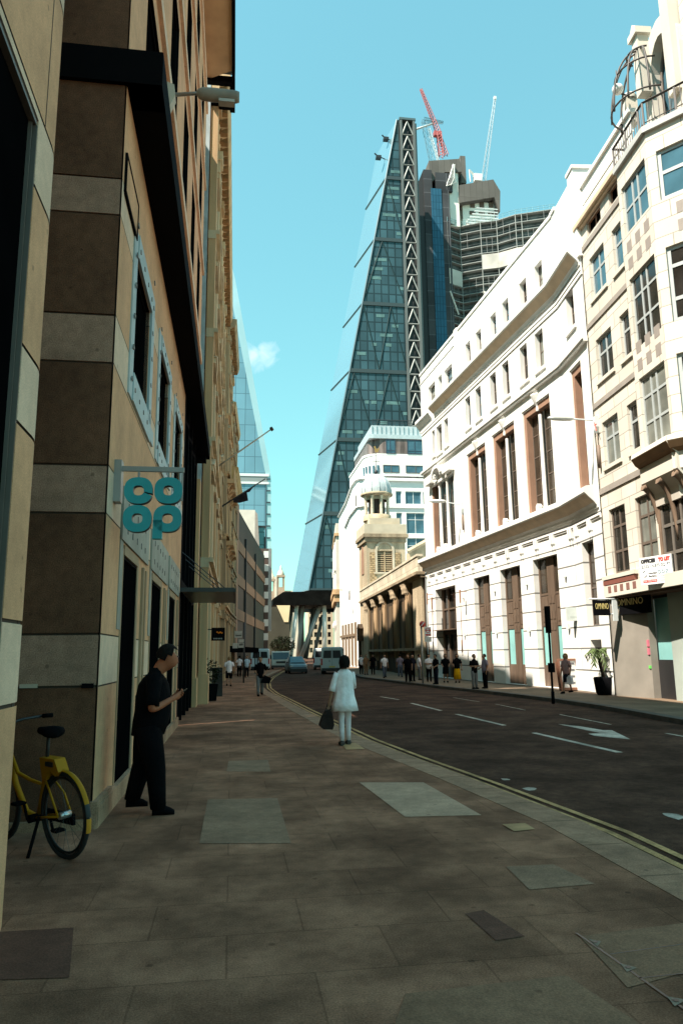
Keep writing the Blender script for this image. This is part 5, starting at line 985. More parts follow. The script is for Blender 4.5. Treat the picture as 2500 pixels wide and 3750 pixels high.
# A-board and planter
s_, t_ = gpx(785, 2533); f12 = E(s_-4); a, c = f12.px(752, 2446), f12.px(814, 2536); t = thing('a_board', 'dark folding pavement board standing by the left wall', 'pavement sign', f12)
b = MB(); b.prism([(-.02, -.02), (.02, .02), (.3, a[1]), (.26, a[1])], a[0], c[0], 0, 'x'); part('front_board', b, mat('dark board', (.03, .026, .022), .5, .3, 5), t); b = MB(); b.prism([(.6, -.02), (.64, -.02), (.34, a[1]), (.3, a[1])], a[0], c[0], 0, 'x'); part('rear_board', b, black, t)
b = MB(); w = c[0]-a[0]; 
for k in range(4): b.box(a[0]+w*.3+k*w*.1, a[0]+w*.37+k*w*.1, .02, .1, .26, .31)
part('lettering', b, mat('grey lettering', (.3,.3,.29)), t)
def leaves(n, c, r, size, zs=1.0, seed=1, flatten=.35):
    rnd = random.Random(seed); b = MB()
    for _ in range(n):
        while True:
            v = Vector((rnd.uniform(-1, 1), rnd.uniform(-1, 1), rnd.uniform(-1, 1)))
            if .15 < v.length < 1 and (math.sin(v.x*5+seed)*math.sin(v.y*4+1)*math.sin(v.z*5+2) > -.25): break
        p = Vector(c) + Vector((v.x*r, v.y*r, v.z*r*zs)); d = Vector((rnd.gauss(0, 1), rnd.gauss(0, 1), rnd.gauss(0, .6))).normalized(); u = d.cross(Vector((rnd.random(), rnd.random(), rnd.random()))).normalized(); s_ = size*rnd.uniform(.6, 1.4)
        b.face([p-d*s_, p+u*s_*flatten, p+d*s_, p-u*s_*flatten])
    return b
leaf = mat('dark leaf', (.016, .02, .009), .8, .4, 1.5, 0, spec=.1); leafl = mat('mid green leaf', (.07, .10, .035), .55, .4, 2, 0)
s_, t_ = gpx(752, 2560); fp = E(s_-1); x = t_+.15; t = thing('planter', 'dark planter with a clipped shrub against the left wall', 'plant', fp)
b = MB(); b.prism([(x-.28, 0), (x+.28, 0), (x+.34, .6), (x-.34, .6)], -.3, .3, 0, 'y'); part('tub', b, black, t); part('foliage', leaves(420, (x, 0, 1.0), .45, .06, 1.1, 4), leaf, t)
# ================================================================ STREET FURNITURE (right)
def zA(x, y): return 2100+.2976*x, 1900+.2976*y
def z3(x, y): return 1800+.4464*x, 2000+.4464*y
def wall_lamp(lab, f_, base, head, foot, flagred=False):
    t = thing('street_lamp', lab, 'lamp', f_, 'lamps on the sunlit walls'); a, c, e = f_.px(*base, -.12), f_.px(*head, -1.0), f_.px(*foot, -.1)
    b = MB(); b.tube([(a[0], -.05, a[1]), (a[0], -.3, a[1]+.02), (c[0], -1.4, c[1])], .03, 6); part('arm', b, wsteel, t)
    b = MB(); b.prism([(a[0]-.02, a[1]+.1), (a[0]+.22, a[1]+.12), (a[0]+.2, a[1]-.3), (a[0]+.12, a[1]-.55)], -.16, .02, 0, 'y'); part('wall_bracket', b, wsteel, t)
    b = MB(); n = 8
    d = Vector((c[0]-a[0], -1.3, 0)).normalized(); p0 = Vector((c[0], -1.4, c[1])); pts = [p0+d*k for k in (-.45, -.3, 0, .4, .62)]; b.tube([tuple(p) for p in pts], [.03, .09, .11, .1, .03], 8); part('lamp_head', b, flat('pale lamp grey', (.55, .57, .55), .5), t)
    b = MB(); b.tube([(a[0]+.1, -.06, a[1]-.5), (a[0]+.1, -.06, e[1]+.9)], .02, 5); b.tube([(a[0]+.1, -.06, e[1]+.9), (a[0]+.1, -.06, e[1])], .07, 6); part('rolled_banner', b, flat('brown rolled banner', (.17, .12, .09), .7), t); return t
wall_lamp('wall lamp between the two bays of the white building with a brown rolled banner', fM, (1686, 1848), (1630, 1836), (1684, 1945))
t = wall_lamp('wall lamp at the joint of the white and cream buildings with a red marked bracket', fO, (2172, 1540), (2096, 1533), (2184, 1718))
b = MB(); a = fO.px(2176, 1556, -.2); b.box(a[0]-.08, a[0]+.1, -.19, -.17, a[1]-.02, a[1]+.02); b.bar((a[0]-.08, -.18, a[1]+.12), (a[0]+.06, -.18, a[1]-.25), .03); part('red_mark', b, flat('red paint', (.5, .06, .04), .5), t)
wall_lamp('small wall lamp on the modern white office past the church', Fr(st(84, 14.35), -S), (1276, 2155), (1262, 2160), (1272, 2200))
# brown banners on poles beside the entrance
for lab, x, y0, y1, xb in (('tall brown pole banner left of the white building entrance', 1563, 2172, 2300, 0), ('shorter brown pole banner second from the entrance of the white building', 1580, 2188, 2380, 0), ('brown pole banner between the entrance and the next door', 1683, 2160, 2400, 0)):
    a, c = fM.px(x, y0, -.4), fM.px(x, y1, -.4); t = thing('pole_banner', lab, 'banner', fM); b = MB(); b.tube([(a[0], -.4, a[1]), (a[0], -.4, 1.4)], .02, 5); b.bar((a[0], -.4, a[1]-.1), (a[0], 0, a[1]-.1), .03); part('pole', b, flat('bronze', (.2, .12, .08), .5), t)
    b = MB(); b.box(a[0]-.07, a[0]+.07, -.43, -.38, a[1]-.75, a[1]); b.box(a[0]-.05, a[0]+.05, -.43, -.38, 1.6, 2.3); part_split('banner_roll', b, flat('rust banner', (.30, .15, .09), .7), t)
# boards and shop signs
t = thing('letting_board', 'big white board reading OFFICES TO LET on the cream corner building', 'board', fO)
a = fO.px(*zA(745, 495), -.6); c = fO.px(*zA(1222, 800), -.6); d_ = 1.05; z0, z1 = 3.62, 4.66
fq = Fr(fO.M @ Vector((a[0], -.45, 0)), fO.x*math.cos(R(20)) + fO.y*math.sin(R(20))*1); fq = Fr(fq.o, fq.x); w = fq.px(*zA(1212, 650))[0]; a = fq.px(*zA(745, 495)); c = fq.px(*zA(775, 825)); z1, z0 = a[1], c[1]; x0 = 0
t.matrix_world = fq.M; t['M'] = [v for r in fq.M for v in r]
b = MB(); b.box(0, w, 0, .05, z0, z1); part('board', b, flat('white board', (.74, .76, .76), .4), t); h = z1-z0
tx = flat('board black', (.03, .03, .035), .5); tr = flat('board red', (.55, .06, .05), .5); tg = flat('board grey', (.22, .25, .27), .5)
def fit(s, m_, cx, cz, sz, wd, **k):
    o = letter(t, s, sz, m_, cx, -.006, cz, **k); me = o.data; xs = [v.co.x for v in me.vertices]; me.transform(Matrix.Diagonal((wd/(max(xs)-min(xs)), 1, 1, 1))); return o
fit('OFFICES', tx, w*.28, z1-h*.15, h*.17, w*.46, bold=.012); fit('TO LET', tr, w*.78, z1-h*.15, h*.17, w*.36, bold=.012)
fit('2,335 - 4,875 SQ FT', tg, w*.51, z1-h*.34, h*.15, w*.9); fit('Newton', tx, w*.40, z1-h*.60, h*.10, w*.26); fit('Perkins', tx, w*.39, z1-h*.71, h*.10, w*.24); fit('bbg"', flat('board blue grey', (.30, .40, .46), .5), w*.76, z1-h*.56, h*.26, w*.38)
b = MB(); b.box(w*.08, w*.52, -.008, .01, z0+h*.08, z0+h*.17); part('red_strip', b, tr, t)
fit('020 7456 0700', flat('board white ink', (.8, .8, .8), .5), w*.30, z0+h*.125, h*.07, w*.40)
b = MB(); b.tube([(w*.15+.09*math.cos(k*.5), -.008, z1-h*.6+.09*math.sin(k*.5)) for k in range(13)], .012, 4); 
for k in range(3): b.box(w*.62, w*.92-.02*k, -.006, .0, z0+h*(.10+.075*k), z0+h*(.135+.075*k))
part('small_print', b, flat('pale grey ink', (.45, .48, .5), .5), t)
b = MB(); b.bar((w*.1, .05, z1-.1), (w*.1, .5, z1-.1), .05); b.bar((w*.9, .05, z1-.1), (w*.9, .5, z1-.1), .05); part('fixing', b, steel, t)
gold = mat('gold lettering', (.62, .50, .20), .4, .1, 4, 0)
fz = Fr(fO.M @ Vector((.35, .10, 0)), fO.x*math.cos(R(8))+fO.y*math.sin(R(8))); a, c = fz.px(*zA(565, 945)), fz.px(*zA(945, 1150))
t = thing('shop_sign', 'long black OMNINO shop fascia sign under the corner building overhang', 'shop sign', fz)
b = MB(); b.box(a[0], c[0], -.05, .05, c[1], a[1]); part('panel', b, black, t); w = c[0]-a[0]; letter(t, 'OMNINO', .34, gold, a[0]+w*.36, -.056, (a[1]+c[1])/2+.08, sx=1.15)
fz = E(25.6); a, c = fz.px(*zA(232, 1000)), fz.px(*zA(440, 1188))
t = thing('hanging_sign', 'square black OMNINO hanging sign on a steel bracket at the corner building', 'shop sign', fz)
b = MB(); b.box(a[0], c[0], -.05, .05, c[1], a[1]); part('panel', b, black, t); w = c[0]-a[0]; o = letter(t, 'OMNINO', .30, gold, (a[0]+c[0])/2, -.056, (a[1]+c[1])/2+.04); xs = [v.co.x for v in o.data.vertices]; o.data.transform(Matrix.Diagonal((w*.82/(max(xs)-min(xs)), 1, 1, 1)))
b = MB(); b.tube([(a[0]-.15, 0, a[1]+.04), (c[0]+.35, 0, a[1]+.04)], .03, 6); b.tube([(c[0]+.02, 0, c[1]+.05), (c[0]+.3, 0, c[1]+.05)], .02, 6); i = fz.px(*zA(590, 1175)); b.tube([(c[0]+.25, .02, a[1]), (i[0], .02, i[1])], .02, 6); b.box(c[0]+.12, c[0]+.3, -.04, .04, c[1]-.2, a[1]); part('bracket', b, wsteel, t)
fz = E(29.5); a, c = fz.px(*z3(607, 503)), fz.px(*z3(720, 612)); t = thing('hanging_sign', 'blank pale grey hanging sign on the near end of the white building', 'sign', fz)
b = MB(); b.box(a[0], c[0], -.06, .06, c[1], a[1]); part('panel', b, flat('pale sign grey', (.50, .55, .53), .5), t); b = MB(); b.box(a[0]+.12, c[0]-.12, -.064, -.05, c[1]+.12, c[1]+.2); part('faint_mark', b, flat('faint sign mark', (.42, .47, .45), .5), t)
b = MB(); b.bar((c[0], 0, a[1]-.1), (c[0]+.35, 0, a[1]-.1), .03); b.bar((c[0], 0, c[1]+.1), (c[0]+.35, 0, c[1]+.1), .03); b.bar((c[0]+.3, 0, a[1]), (c[0]+.3, 0, c[1]-.1), .03); b.bar((c[0]+.32, .05, c[1]), (c[0]+.32, .05, .4), .06); part('bracket', b, wsteel, t)
# bus stop
s_, t_ = gpx(1548, 2503); fz = E(s_); x = t_
t = thing('bus_stop', 'bus stop pole with a white flag bearing a red ring and bar', 'bus stop', fz)
top = fz.px(1548, 2290)[1]; b = MB(); b.tube([(x, 0, -.02), (x, 0, top)], .05, 8); part('pole', b, steel, t)
a, c = fz.px(1553, 2296), fz.px(1578, 2330); b = MB(); b.box(a[0], c[0], -.025, .025, c[1], a[1]); part('flag_panel', b, flat('bus flag white', (.72, .72, .72), .4), t)
cx, cz = (a[0]+c[0])/2, a[1]-(a[1]-c[1])*.36; r_ = (c[0]-a[0])*.33; ro = flat('bus red', (.5, .04, .04), .45)
b = MB(); b.tube([(cx+r_*math.cos(k*math.pi/10), -.03, cz+r_*math.sin(k*math.pi/10)) for k in range(20)], r_*.17, 5, closed=True); b.box(cx-r_*1.35, cx+r_*1.35, -.04, -.026, cz-r_*.2, cz+r_*.2); part('red_ring_emblem', b, ro, t)
b = MB(); b.box(a[0]+.03, c[0]-.03, -.03, -.024, c[1]+.03, c[1]+(a[1]-c[1])*.24); part('route_strip', b, ro, t); b = MB(); b.box(a[0], c[0], -.02, .02, c[1]-.3, c[1]-.03); part('route_tiles', b, flat('route tile', (.5, .5, .48), .5), t)
i = fz.px(1546, 2286); b = MB(); b.lathe([(.001, 0)]+[(.17, 0), (.17, .03), (.001, .03)], (0, 0, 0), 14); me = b.mesh('x', ro); me.transform(Matrix.Rotation(R(90), 4, 'X')); o = link('round_plate', me, t, None, (i[0]-.02, -.06, i[1])); b = MB(); b.bar((i[0]-.1, -.1, i[1]-.1), (i[0]+.06, -.1, i[1]+.1), .04); part('plate_slash', b, flat('plate white', (.7, .7, .7), .5), t)
# signal post, board, plants, bollard
s_, t_ = gpx(2024, 2566); fz = E(s_); x = t_; zt = fz.px(2008, 2222)[1]
t = thing('signal_post', 'dark street post with a black box standing on the far kerb', 'post', fz); b = MB(); b.tube([(x, 0, -.1), (x, 0, zt)], .042, 8); b.tube([(x, 0, -.1), (x, 0, .3)], .06, 8); part('pole', b, black, t)
b = MB(); a, c = fz.px(2003, 2220), fz.px(2012, 2318); b.box(x-.075, x+.05, -.1, .1, c[1], a[1]); part('signal_hood', b, black, t); b = MB(); a, c = fz.px(2009, 2428), fz.px(2024, 2462); b.box(x-.07, x+.09, -.1, .1, c[1], a[1]); part('push_button_box', b, black, t)
s_, t_ = gpx(2092, 2533); fz = E(s_+.5); a, c = fz.px(2047, 2412), fz.px(2128, 2532); t = thing('menu_board', 'tall timber framed menu board leaning by the white building', 'menu board', fz)
def slanted(xa, xb, za, zb, y0, y1): return [(xa, za), (xb, za), (xb-.12, zb), (xa-.12, zb)]
fr_ = flat('red brown frame', (.22, .10, .06), .55); x0, x1, z0, z1 = a[0], c[0], .0, a[1]; b = MB()
b.prism(slanted(x0, x0+.09, 0, z1, 0, 0), -.03, .03, 0, 'y'); b.prism(slanted(x1-.09, x1, 0, z1, 0, 0), -.03, .03, 0, 'y'); b.prism(slanted(x0+.01, x1-.01, .04, .14, 0, 0), -.025, .025, 0, 'y'); b.prism([(x0-.11, z1-.09), (x1-.13, z1-.09), (x1-.13, z1), (x0-.11, z1)], -.026, .026, 0, 'y'); part('frame', b, fr_, t)
b = MB(); b.prism([(x0+.02, .1), (x1-.02, .1), (x1-.13, z1-.05), (x0-.09, z1-.05)], .0, .02, 0, 'y'); part('sheet', b, flat('menu paper', (.66, .66, .64), .6), t); b = MB()
for k in range(4): b.box(x0+.12, x1-.25, -.01, .0, .3+.26*k, .37+.26*k)
part('printed_line', b, flat('menu ink', (.12, .12, .13), .6), t)
b = MB(); b.prism([(x0+.05, 0), (x1-.05, 0), (x1-.1, z1*.9), (x0-.05, z1*.9)], .3, .33, 0, 'y'); part('rear_leg', b, fr_, t)
s_, t_ = gpx(2216, 2545); fz = E(s_); x = t_; t = thing('potted_palm', 'small palm with a leaning trunk in a big black pot by the corner shop', 'plant', fz)
i = lambda x_, y_: fz.px(*z3(x_, y_)); b = MB(); b.lathe([(.28, 0), (.34, .1), (.4, .62), (.36, .66), (.33, .6)], (x, 0, 0), 14); part('pot', b, black, t)
p0, p1, p2 = i(930, 1090), i(895, 1000), i(868, 860); b = MB(); b.tube([(x, 0, .6), (p1[0], 0, p1[1]), (p2[0], 0, p2[1])], [.06, .07, .09], 7); part('trunk', b, mat('palm trunk', (.05, .035, .03), .9, .3, 8, .3), t)
b = MB(); rnd = random.Random(5); h = Vector((p2[0], 0, p2[1]))
for k in range(22):
    a_ = rnd.uniform(0, 6.28); ln_ = rnd.uniform(.42, .75); el = rnd.uniform(-.1, 1.1); prev = h; 
    for j in range(1, 7):
        q_ = j/6; p = h + Vector((math.cos(a_)*ln_*q_, math.sin(a_)*ln_*q_*.8, math.sin(el)*ln_*q_*.9-.75*ln_*q_*q_)); sd = (p-prev).cross(Zv).normalized(); 
        for sg in (-1, 1): b.face([prev, p, p+sd*sg*.14-Zv*.10+(p-prev)*.5])
        prev = p
part('frond', b, leafl, t)
s_, t_ = gpx(1888, 2502); fz = E(s_); t = thing('potted_shrub', 'round dark shrub in a low pot at the second door of the white building', 'plant', fz); b = MB(); b.lathe([(.3, 0), (.36, .3), (.3, .32)], (t_, 0, 0), 12); part('pot', b, black, t); part('foliage', leaves(500, (t_, 0, .62), .5, .06, .9, 8), leaf, t)
for lab, px_, s_, h_, r_ in (('dark street tree left of the raking legs', 1035, 190, 6, 3.2),):
    fz = E(s_); x = fz.px(px_, 2390)[0]; t = thing('tree', lab, 'tree', fz); b = MB(); b.tube([(x, 0, -.1), (x+.1, 0, 2), (x-.1, .1, h_*.8)], [.3, .22, .1], 7); b.tube([(x, 0, 2.2), (x+1.2, .4, 4)], [.15, .06], 5); b.tube([(x, 0, 2.0), (x-1.4, -.4, 4.2)], [.15, .06], 5); part('trunk', b, mat('bark', (.05, .04, .03), .9, .3, 3), t); part('crown', leaves(1300, (x, 0, h_*.62), r_, .32, .75, int(px_)), leaf, t)
# ================================================================ VEHICLES
tyre = flat('tyre rubber', (.012, .012, .012), .8); rim = flat('wheel rim', (.25, .25, .25), .4, .5); vgl = flat('vehicle glass', (.02, .025, .03), .08, 0, .6); lampw = flat('headlamp glass', (.55, .55, .5), .15); lampr = flat('tail lamp red', (.35, .02, .02), .25); blk = flat('black plastic', (.015, .015, .016), .6)
def wheel(t, x, y, r_=.33, w=.2):
    b = MB(); n = 18; pr = [(r_*.62, -w/2), (r_*.95, -w/2), (r_, -w*.3), (r_, w*.3), (r_*.95, w/2), (r_*.62, w/2), (r_*.62, -w/2)]
    b.lathe(pr, (0, 0, 0), n); me = b.mesh('wheel', tyre); me.transform(Matrix.Rotation(R(90), 4, 'Y')); o = link('wheel', me, t, None, (x, y, r_))
    b = MB(); b.lathe([(.001, -w*.3), (r_*.2, -w*.36), (r_*.6, -w*.25), (r_*.64, 0), (r_*.6, w*.25), (r_*.2, w*.36), (.001, w*.3)], (0, 0, 0), 12); me = b.mesh('rim', rim); me.transform(Matrix.Rotation(R(90), 4, 'Y')); link('rim', me, o)
def loft_body(secs):
    """secs: list of (y, [(halfwidth,z)...]) cross-sections mirrored left-right"""
    b = MB(); rings = []
    for y, pr in secs:
        i = len(b.v); full = [(-w, z) for w, z in pr] + [(w, z) for w, z in reversed(pr)]; b.v += [(x, y, z) for x, z in full]; rings.append((i, len(full)))
    for (i, n), (j, _) in zip(rings, rings[1:]):
        for k in range(n): b.f.append((i+k, i+(k+1) % n, j+(k+1) % n, j+k)); b.m.append(0); b.sm.append(False)
    for i, n in (rings[0], rings[-1]): b.f.append(tuple(range(i, i+n))); b.m.append(0); b.sm.append(False)
    return b
def vehicle(name, lab, cat, px_, py, yaw, kind, paint, dark=None):
    """yaw: 0 = its rear end faces us; 180 = its front faces us"""
    s_, t_ = gpx(px_, py, -.12); f_ = Fr(st(s_, t_, -.12), T*math.cos(R(yaw))+S*math.sin(R(yaw)))
    if yaw > 90: f_ = Fr(f_.o - f_.y*dict(car=4.2, truck=5.6, van=5.3)[kind], f_.x)
    t = thing(name, lab, cat, f_)
    if kind == 'van':
        W2, Ln, Hh = .98, 5.3, 2.3
        pr = lambda z0, w, h, rw: [(w*.93, z0), (w, z0+.15), (w, 1.0), (w*.985, 1.3), (rw+.04, h-.12), (rw-.08, h)]
        b = loft_body([(0, pr(.28, W2*.98, Hh-.06, W2*.88)), (.06, pr(.26, W2, Hh, W2*.9)), (3.6, pr(.26, W2, Hh, W2*.9)), (4.25, pr(.26, W2, 1.75, W2*.8)), (4.6, [(W2*.93, .26), (W2, .4), (W2, .9), (W2*.97, 1.15), (W2*.85, 1.28), (W2*.7, 1.3)]), (5.25, [(W2*.85, .3), (W2*.9, .4), (W2*.9, .8), (W2*.85, .95), (W2*.75, 1.02), (W2*.6, 1.04)])])
        part('body', b, paint, t); b = MB()
        for sx in (-1, 1):
            b.face([(sx*.06, -.012, 1.35), (sx*.78, -.012, 1.35), (sx*.72, -.006, 2.0), (sx*.06, -.006, 2.0)])
            b.face([(sx*(W2*.985+.006), 3.2, 1.3), (sx*(W2*.985+.006), 4.1, 1.3), (sx*(W2*.91), 3.75, 1.95), (sx*(W2*.93), 3.2, 1.98)])
        b.face([(-.8, 4.6, 1.30), (.8, 4.6, 1.30), (.74, 4.0, 2.0), (-.74, 4.0, 2.0)]); part('window', b, vgl if dark is None else dark, t)
        b = MB(); b.box(-.9, .9, -.09, .1, .25, .5); b.box(-.88, .88, 5.15, 5.36, .25, .55); part('bumper', b, blk, t)
        for sx in (-1, 1): b = MB(); b.box(min(sx*.84, sx*.97), max(sx*.84, sx*.97), -.03, .03, .75, 1.3); part('tail_lamp', b, lampr, t); b = MB(); b.box(min(sx*.55, sx*.85), max(sx*.55, sx*.85), 5.1, 5.27, .75, .95); part('headlamp', b, lampw, t)
        for sx in (-1, 1): b = MB(); b.box(min(sx*.98, sx*1.18), max(sx*.98, sx*1.18), 4.0, 4.12, 1.2, 1.5); part('wing_mirror', b, blk, t)
        b = MB(); b.box(-.26, .26, -.1, -.088, .56, .68); part('number_plate', b, flat('yellow plate', (.55, .45, .1), .5), t); b = MB(); b.box(-.25, -.2, -.03, 0, 1.0, 1.2); b.box(-.008, .008, -.015, 0, .55, 2.15); part('door_handle', b, blk, t)
        for x in (-.86, .86):
            for y in (1.0, 4.35): wheel(t, x, y, .34)
    elif kind == 'car':
        W2, Ln = .86, 4.2
        lo = lambda w, zt: [(w*.9, .16), (w, .3), (w, .6), (w*.97, zt-.08), (w*.86, zt)]
        b = loft_body([(0, lo(W2*.86, .82)), (.12, lo(W2*.97, .92)), (.8, lo(W2, .97)), (2.9, lo(W2, .93)), (3.9, lo(W2*.96, .76)), (4.2, lo(W2*.82, .6))]); part('body', b, paint, t)
        cab = lambda wb, zb, wt, zt: [(wb, zb), (wt+.03, zt-.05), (wt-.06, zt)]
        b = loft_body([(.15, cab(W2*.84, .9, W2*.8, .93)), (.65, cab(W2*.9, .93, W2*.70, 1.46)), (1.9, cab(W2*.9, .93, W2*.70, 1.5)), (3.15, cab(W2*.88, .9, W2*.82, .93))]); o = part('cabin', b, paint, t)
        b = MB(); b.face([(-.66, 3.12, .96), (.66, 3.12, .96), (.55, 2.0, 1.49), (-.55, 2.0, 1.49)]); b.face([(-.66, .2, .97), (.66, .2, .97), (.52, .6, 1.42), (-.52, .6, 1.42)])
        for v in range(len(b.v)): x_, y_, z_ = b.v[v]; b.v[v] = (x_, y_+(.02 if y_ > 1.5 else -.02), z_+.015)
        for sx in (-1, 1): b.face([(sx*.80, .7, .96), (sx*.80, 2.9, .96), (sx*.63, 1.95, 1.44), (sx*.63, .8, 1.42)])
        part('window', b, mat('blue sky glass', (.10, .17, .20), .12, .2, 2, 0) if dark is None else dark, t)
        b = MB(); b.box(-.76, .76, 4.1, 4.26, .16, .42); b.box(-.8, .8, -.06, .1, .2, .45); part('bumper', b, blk, t)
        for sx in (-1, 1): b = MB(); b.box(min(sx*.5, sx*.78), max(sx*.5, sx*.78), 4.0, 4.13, .55, .7); part('headlamp', b, lampw, t); b = MB(); b.box(min(sx*.95, sx*.83), max(sx*.95, sx*.83), 2.7, 2.8, .92, 1.05); part('wing_mirror', b, blk, t); b = MB(); b.box(min(sx*.6, sx*.8), max(sx*.6, sx*.8), -.02, .06, .6, .8); part('tail_lamp', b, lampr, t)
        for x in (-.76, .76):
            for y in (.8, 3.35): wheel(t, x, y, .31)
    elif kind == 'truck':
        b = MB(); b.prism([(4.0, .5), (5.5, .5), (5.55, 1.1), (5.3, 1.95), (5.0, 2.02), (4.0, 2.02)], -.95, .95, 0, 'x'); part('cab', b, paint, t); b = MB(); b.prism([(5.52, 1.16), (5.56, 1.18), (5.335, 1.9), (5.30, 1.9)], -.86, .86, 0, 'x')
        for sx in (-1, 1): b.face([(sx*.957, 4.3, 1.15), (sx*.957, 5.4, 1.15), (sx*.957, 5.22, 1.85), (sx*.957, 4.3, 1.85)])
        part('window', b, vgl, t); b = MB(); b.box(-.98, .98, -.6, 3.95, .55, .75); b.box(-.98, .98, -.6, -.55, .75, 1.25); b.box(-.98, -.93, -.6, 3.9, .75, 1.2); b.box(.93, .98, -.6, 3.9, .75, 1.2); b.box(-.98, .98, 3.85, 3.95, .75, 1.9); part('load_bed', b, mat('cream truck bed', (.42, .42, .36), .6, .15, 3), t)
        b = MB(); b.box(-.95, .95, 5.5, 5.66, .3, .55); b.box(-.5, .5, 5.54, 5.58, .8, .98); part('bumper', b, blk, t)
        for sx in (-1, 1): b = MB(); b.box(min(sx*.6, sx*.9), max(sx*.6, sx*.9), 5.52, 5.58, .62, .82); part('headlamp', b, lampw, t); b = MB(); b.box(min(sx*1.0, sx*1.2), max(sx*1.0, sx*1.2), 5.2, 5.3, 1.3, 1.65); part('wing_mirror', b, blk, t)
        for x in (-.82, .82):
            for y in (.8, 4.7): wheel(t, x, y, .36)
    return t
vw = mat('white van paint', (.60, .65, .66), .35, .05, 1, 0); vw2 = mat('pale grey van paint', (.42, .48, .47), .4, .06, 1, 0)
vehicle('van', 'white van seen from behind, parked beside the far left pavement', 'van', 952, 2459, -4, 'van', vw)
vehicle('truck', 'small cream flatbed truck facing us between the white van and the blue car', 'truck', 1028, 2456, 178, 'truck', mat('cream truck paint', (.55, .56, .50), .45, .1, 2, 0))
vehicle('car', 'blue grey hatchback driving in the middle of the road', 'car', 1094, 2467, 182, 'car', mat('blue grey car paint', (.10, .14, .16), .3, .1, 1, 0))
vehicle('van', 'large pale grey van, nearer of the two vans on the right, seen from behind', 'van', 1216, 2468, -10, 'van', vw2, blk)
vehicle('van', 'white van just ahead of the large pale grey van on the right', 'van', 1180, 2453, -8, 'van', vw)
# ================================================================ PEOPLE
SKIN = mat('skin', (.33, .17, .105), .6, .1, 8, 0); SKIN2 = mat('ruddy skin', (.36, .115, .06), .55, .12, 8, 0)
HAIR = {k: mat(k+' hair', c, .8, .3, 30, .2, 60, spec=.05) for k, c in dict(dark=(.012, .009, .008), brown=(.05, .03, .02), fair=(.22, .14, .07), grey=(.16, .15, .14)).items()}
def cloth(name, c, var=.15): return mat(name+' cloth', c, .95, var, 7, .7, 16, spec=.05)
def skin_mesh(name, V, ED, RA, m_, lv=1):
    me = bpy.data.meshes.new(name); me.from_pydata([tuple(v) for v in V], ED, []); o = bpy.data.objects.new(name, me); COL.objects.link(o)
    o.modifiers.new('s', 'SKIN'); 
    for i, r in enumerate(RA): o.data.skin_vertices[0].data[i].radius = (r, r) if not isinstance(r, tuple) else r
    o.data.skin_vertices[0].data[0].use_root = True
    s_ = o.modifiers.new('d', 'SUBSURF'); s_.levels = lv; s_.render_levels = lv
    dg = bpy.context.evaluated_depsgraph_get(); r = bpy.data.meshes.new_from_object(o.evaluated_get(dg)); bpy.data.objects.remove(o); bpy.data.meshes.remove(me)
    r.materials.clear(); r.materials.append(m_); r.polygons.foreach_set('use_smooth', [True]*len(r.polygons)); r.name = name; return r
def loft(b, rings, n=16, m=0, fold=0, nf=9):
    i = len(b.v)
    for (cx, cy, cz, rx, ry) in rings:
        for k in range(n):
            a = 2*math.pi*k/n; f = 1+fold*math.sin(a*nf)*(1 if cz < rings[0][2]+.25*(rings[-1][2]-rings[0][2]) or True else 0)
            b.v.append((cx+rx*f*math.cos(a), cy+ry*f*math.sin(a), cz))
    for r in range(len(rings)-1):
        for k in range(n): b.f.append((i+r*n+k, i+r*n+(k+1) % n, i+(r+1)*n+(k+1) % n, i+(r+1)*n+k)); b.m.append(m); b.sm.append(True)
    for r in (0, len(rings)-1): b.f.append(tuple(i+r*n+k for k in range(n))); b.m.append(m); b.sm.append(False)
ARM = {'down': ((.145, -.01, .635), (.155, .03, .495)), 'fold': ((.14, .0, .64), (.02, .12, .635)), 'phone': ((.150, -.01, .605), (.05, .125, .668)), 'hips': ((.18, -.03, .64), (.11, .03, .56)), 'hold': ((.14, .01, .63), (.11, .12, .58)), 'bag': ((.15, 0, .635), (.17, .01, .49)), 'face': ((.12, .03, .64), (.05, .09, .80))}
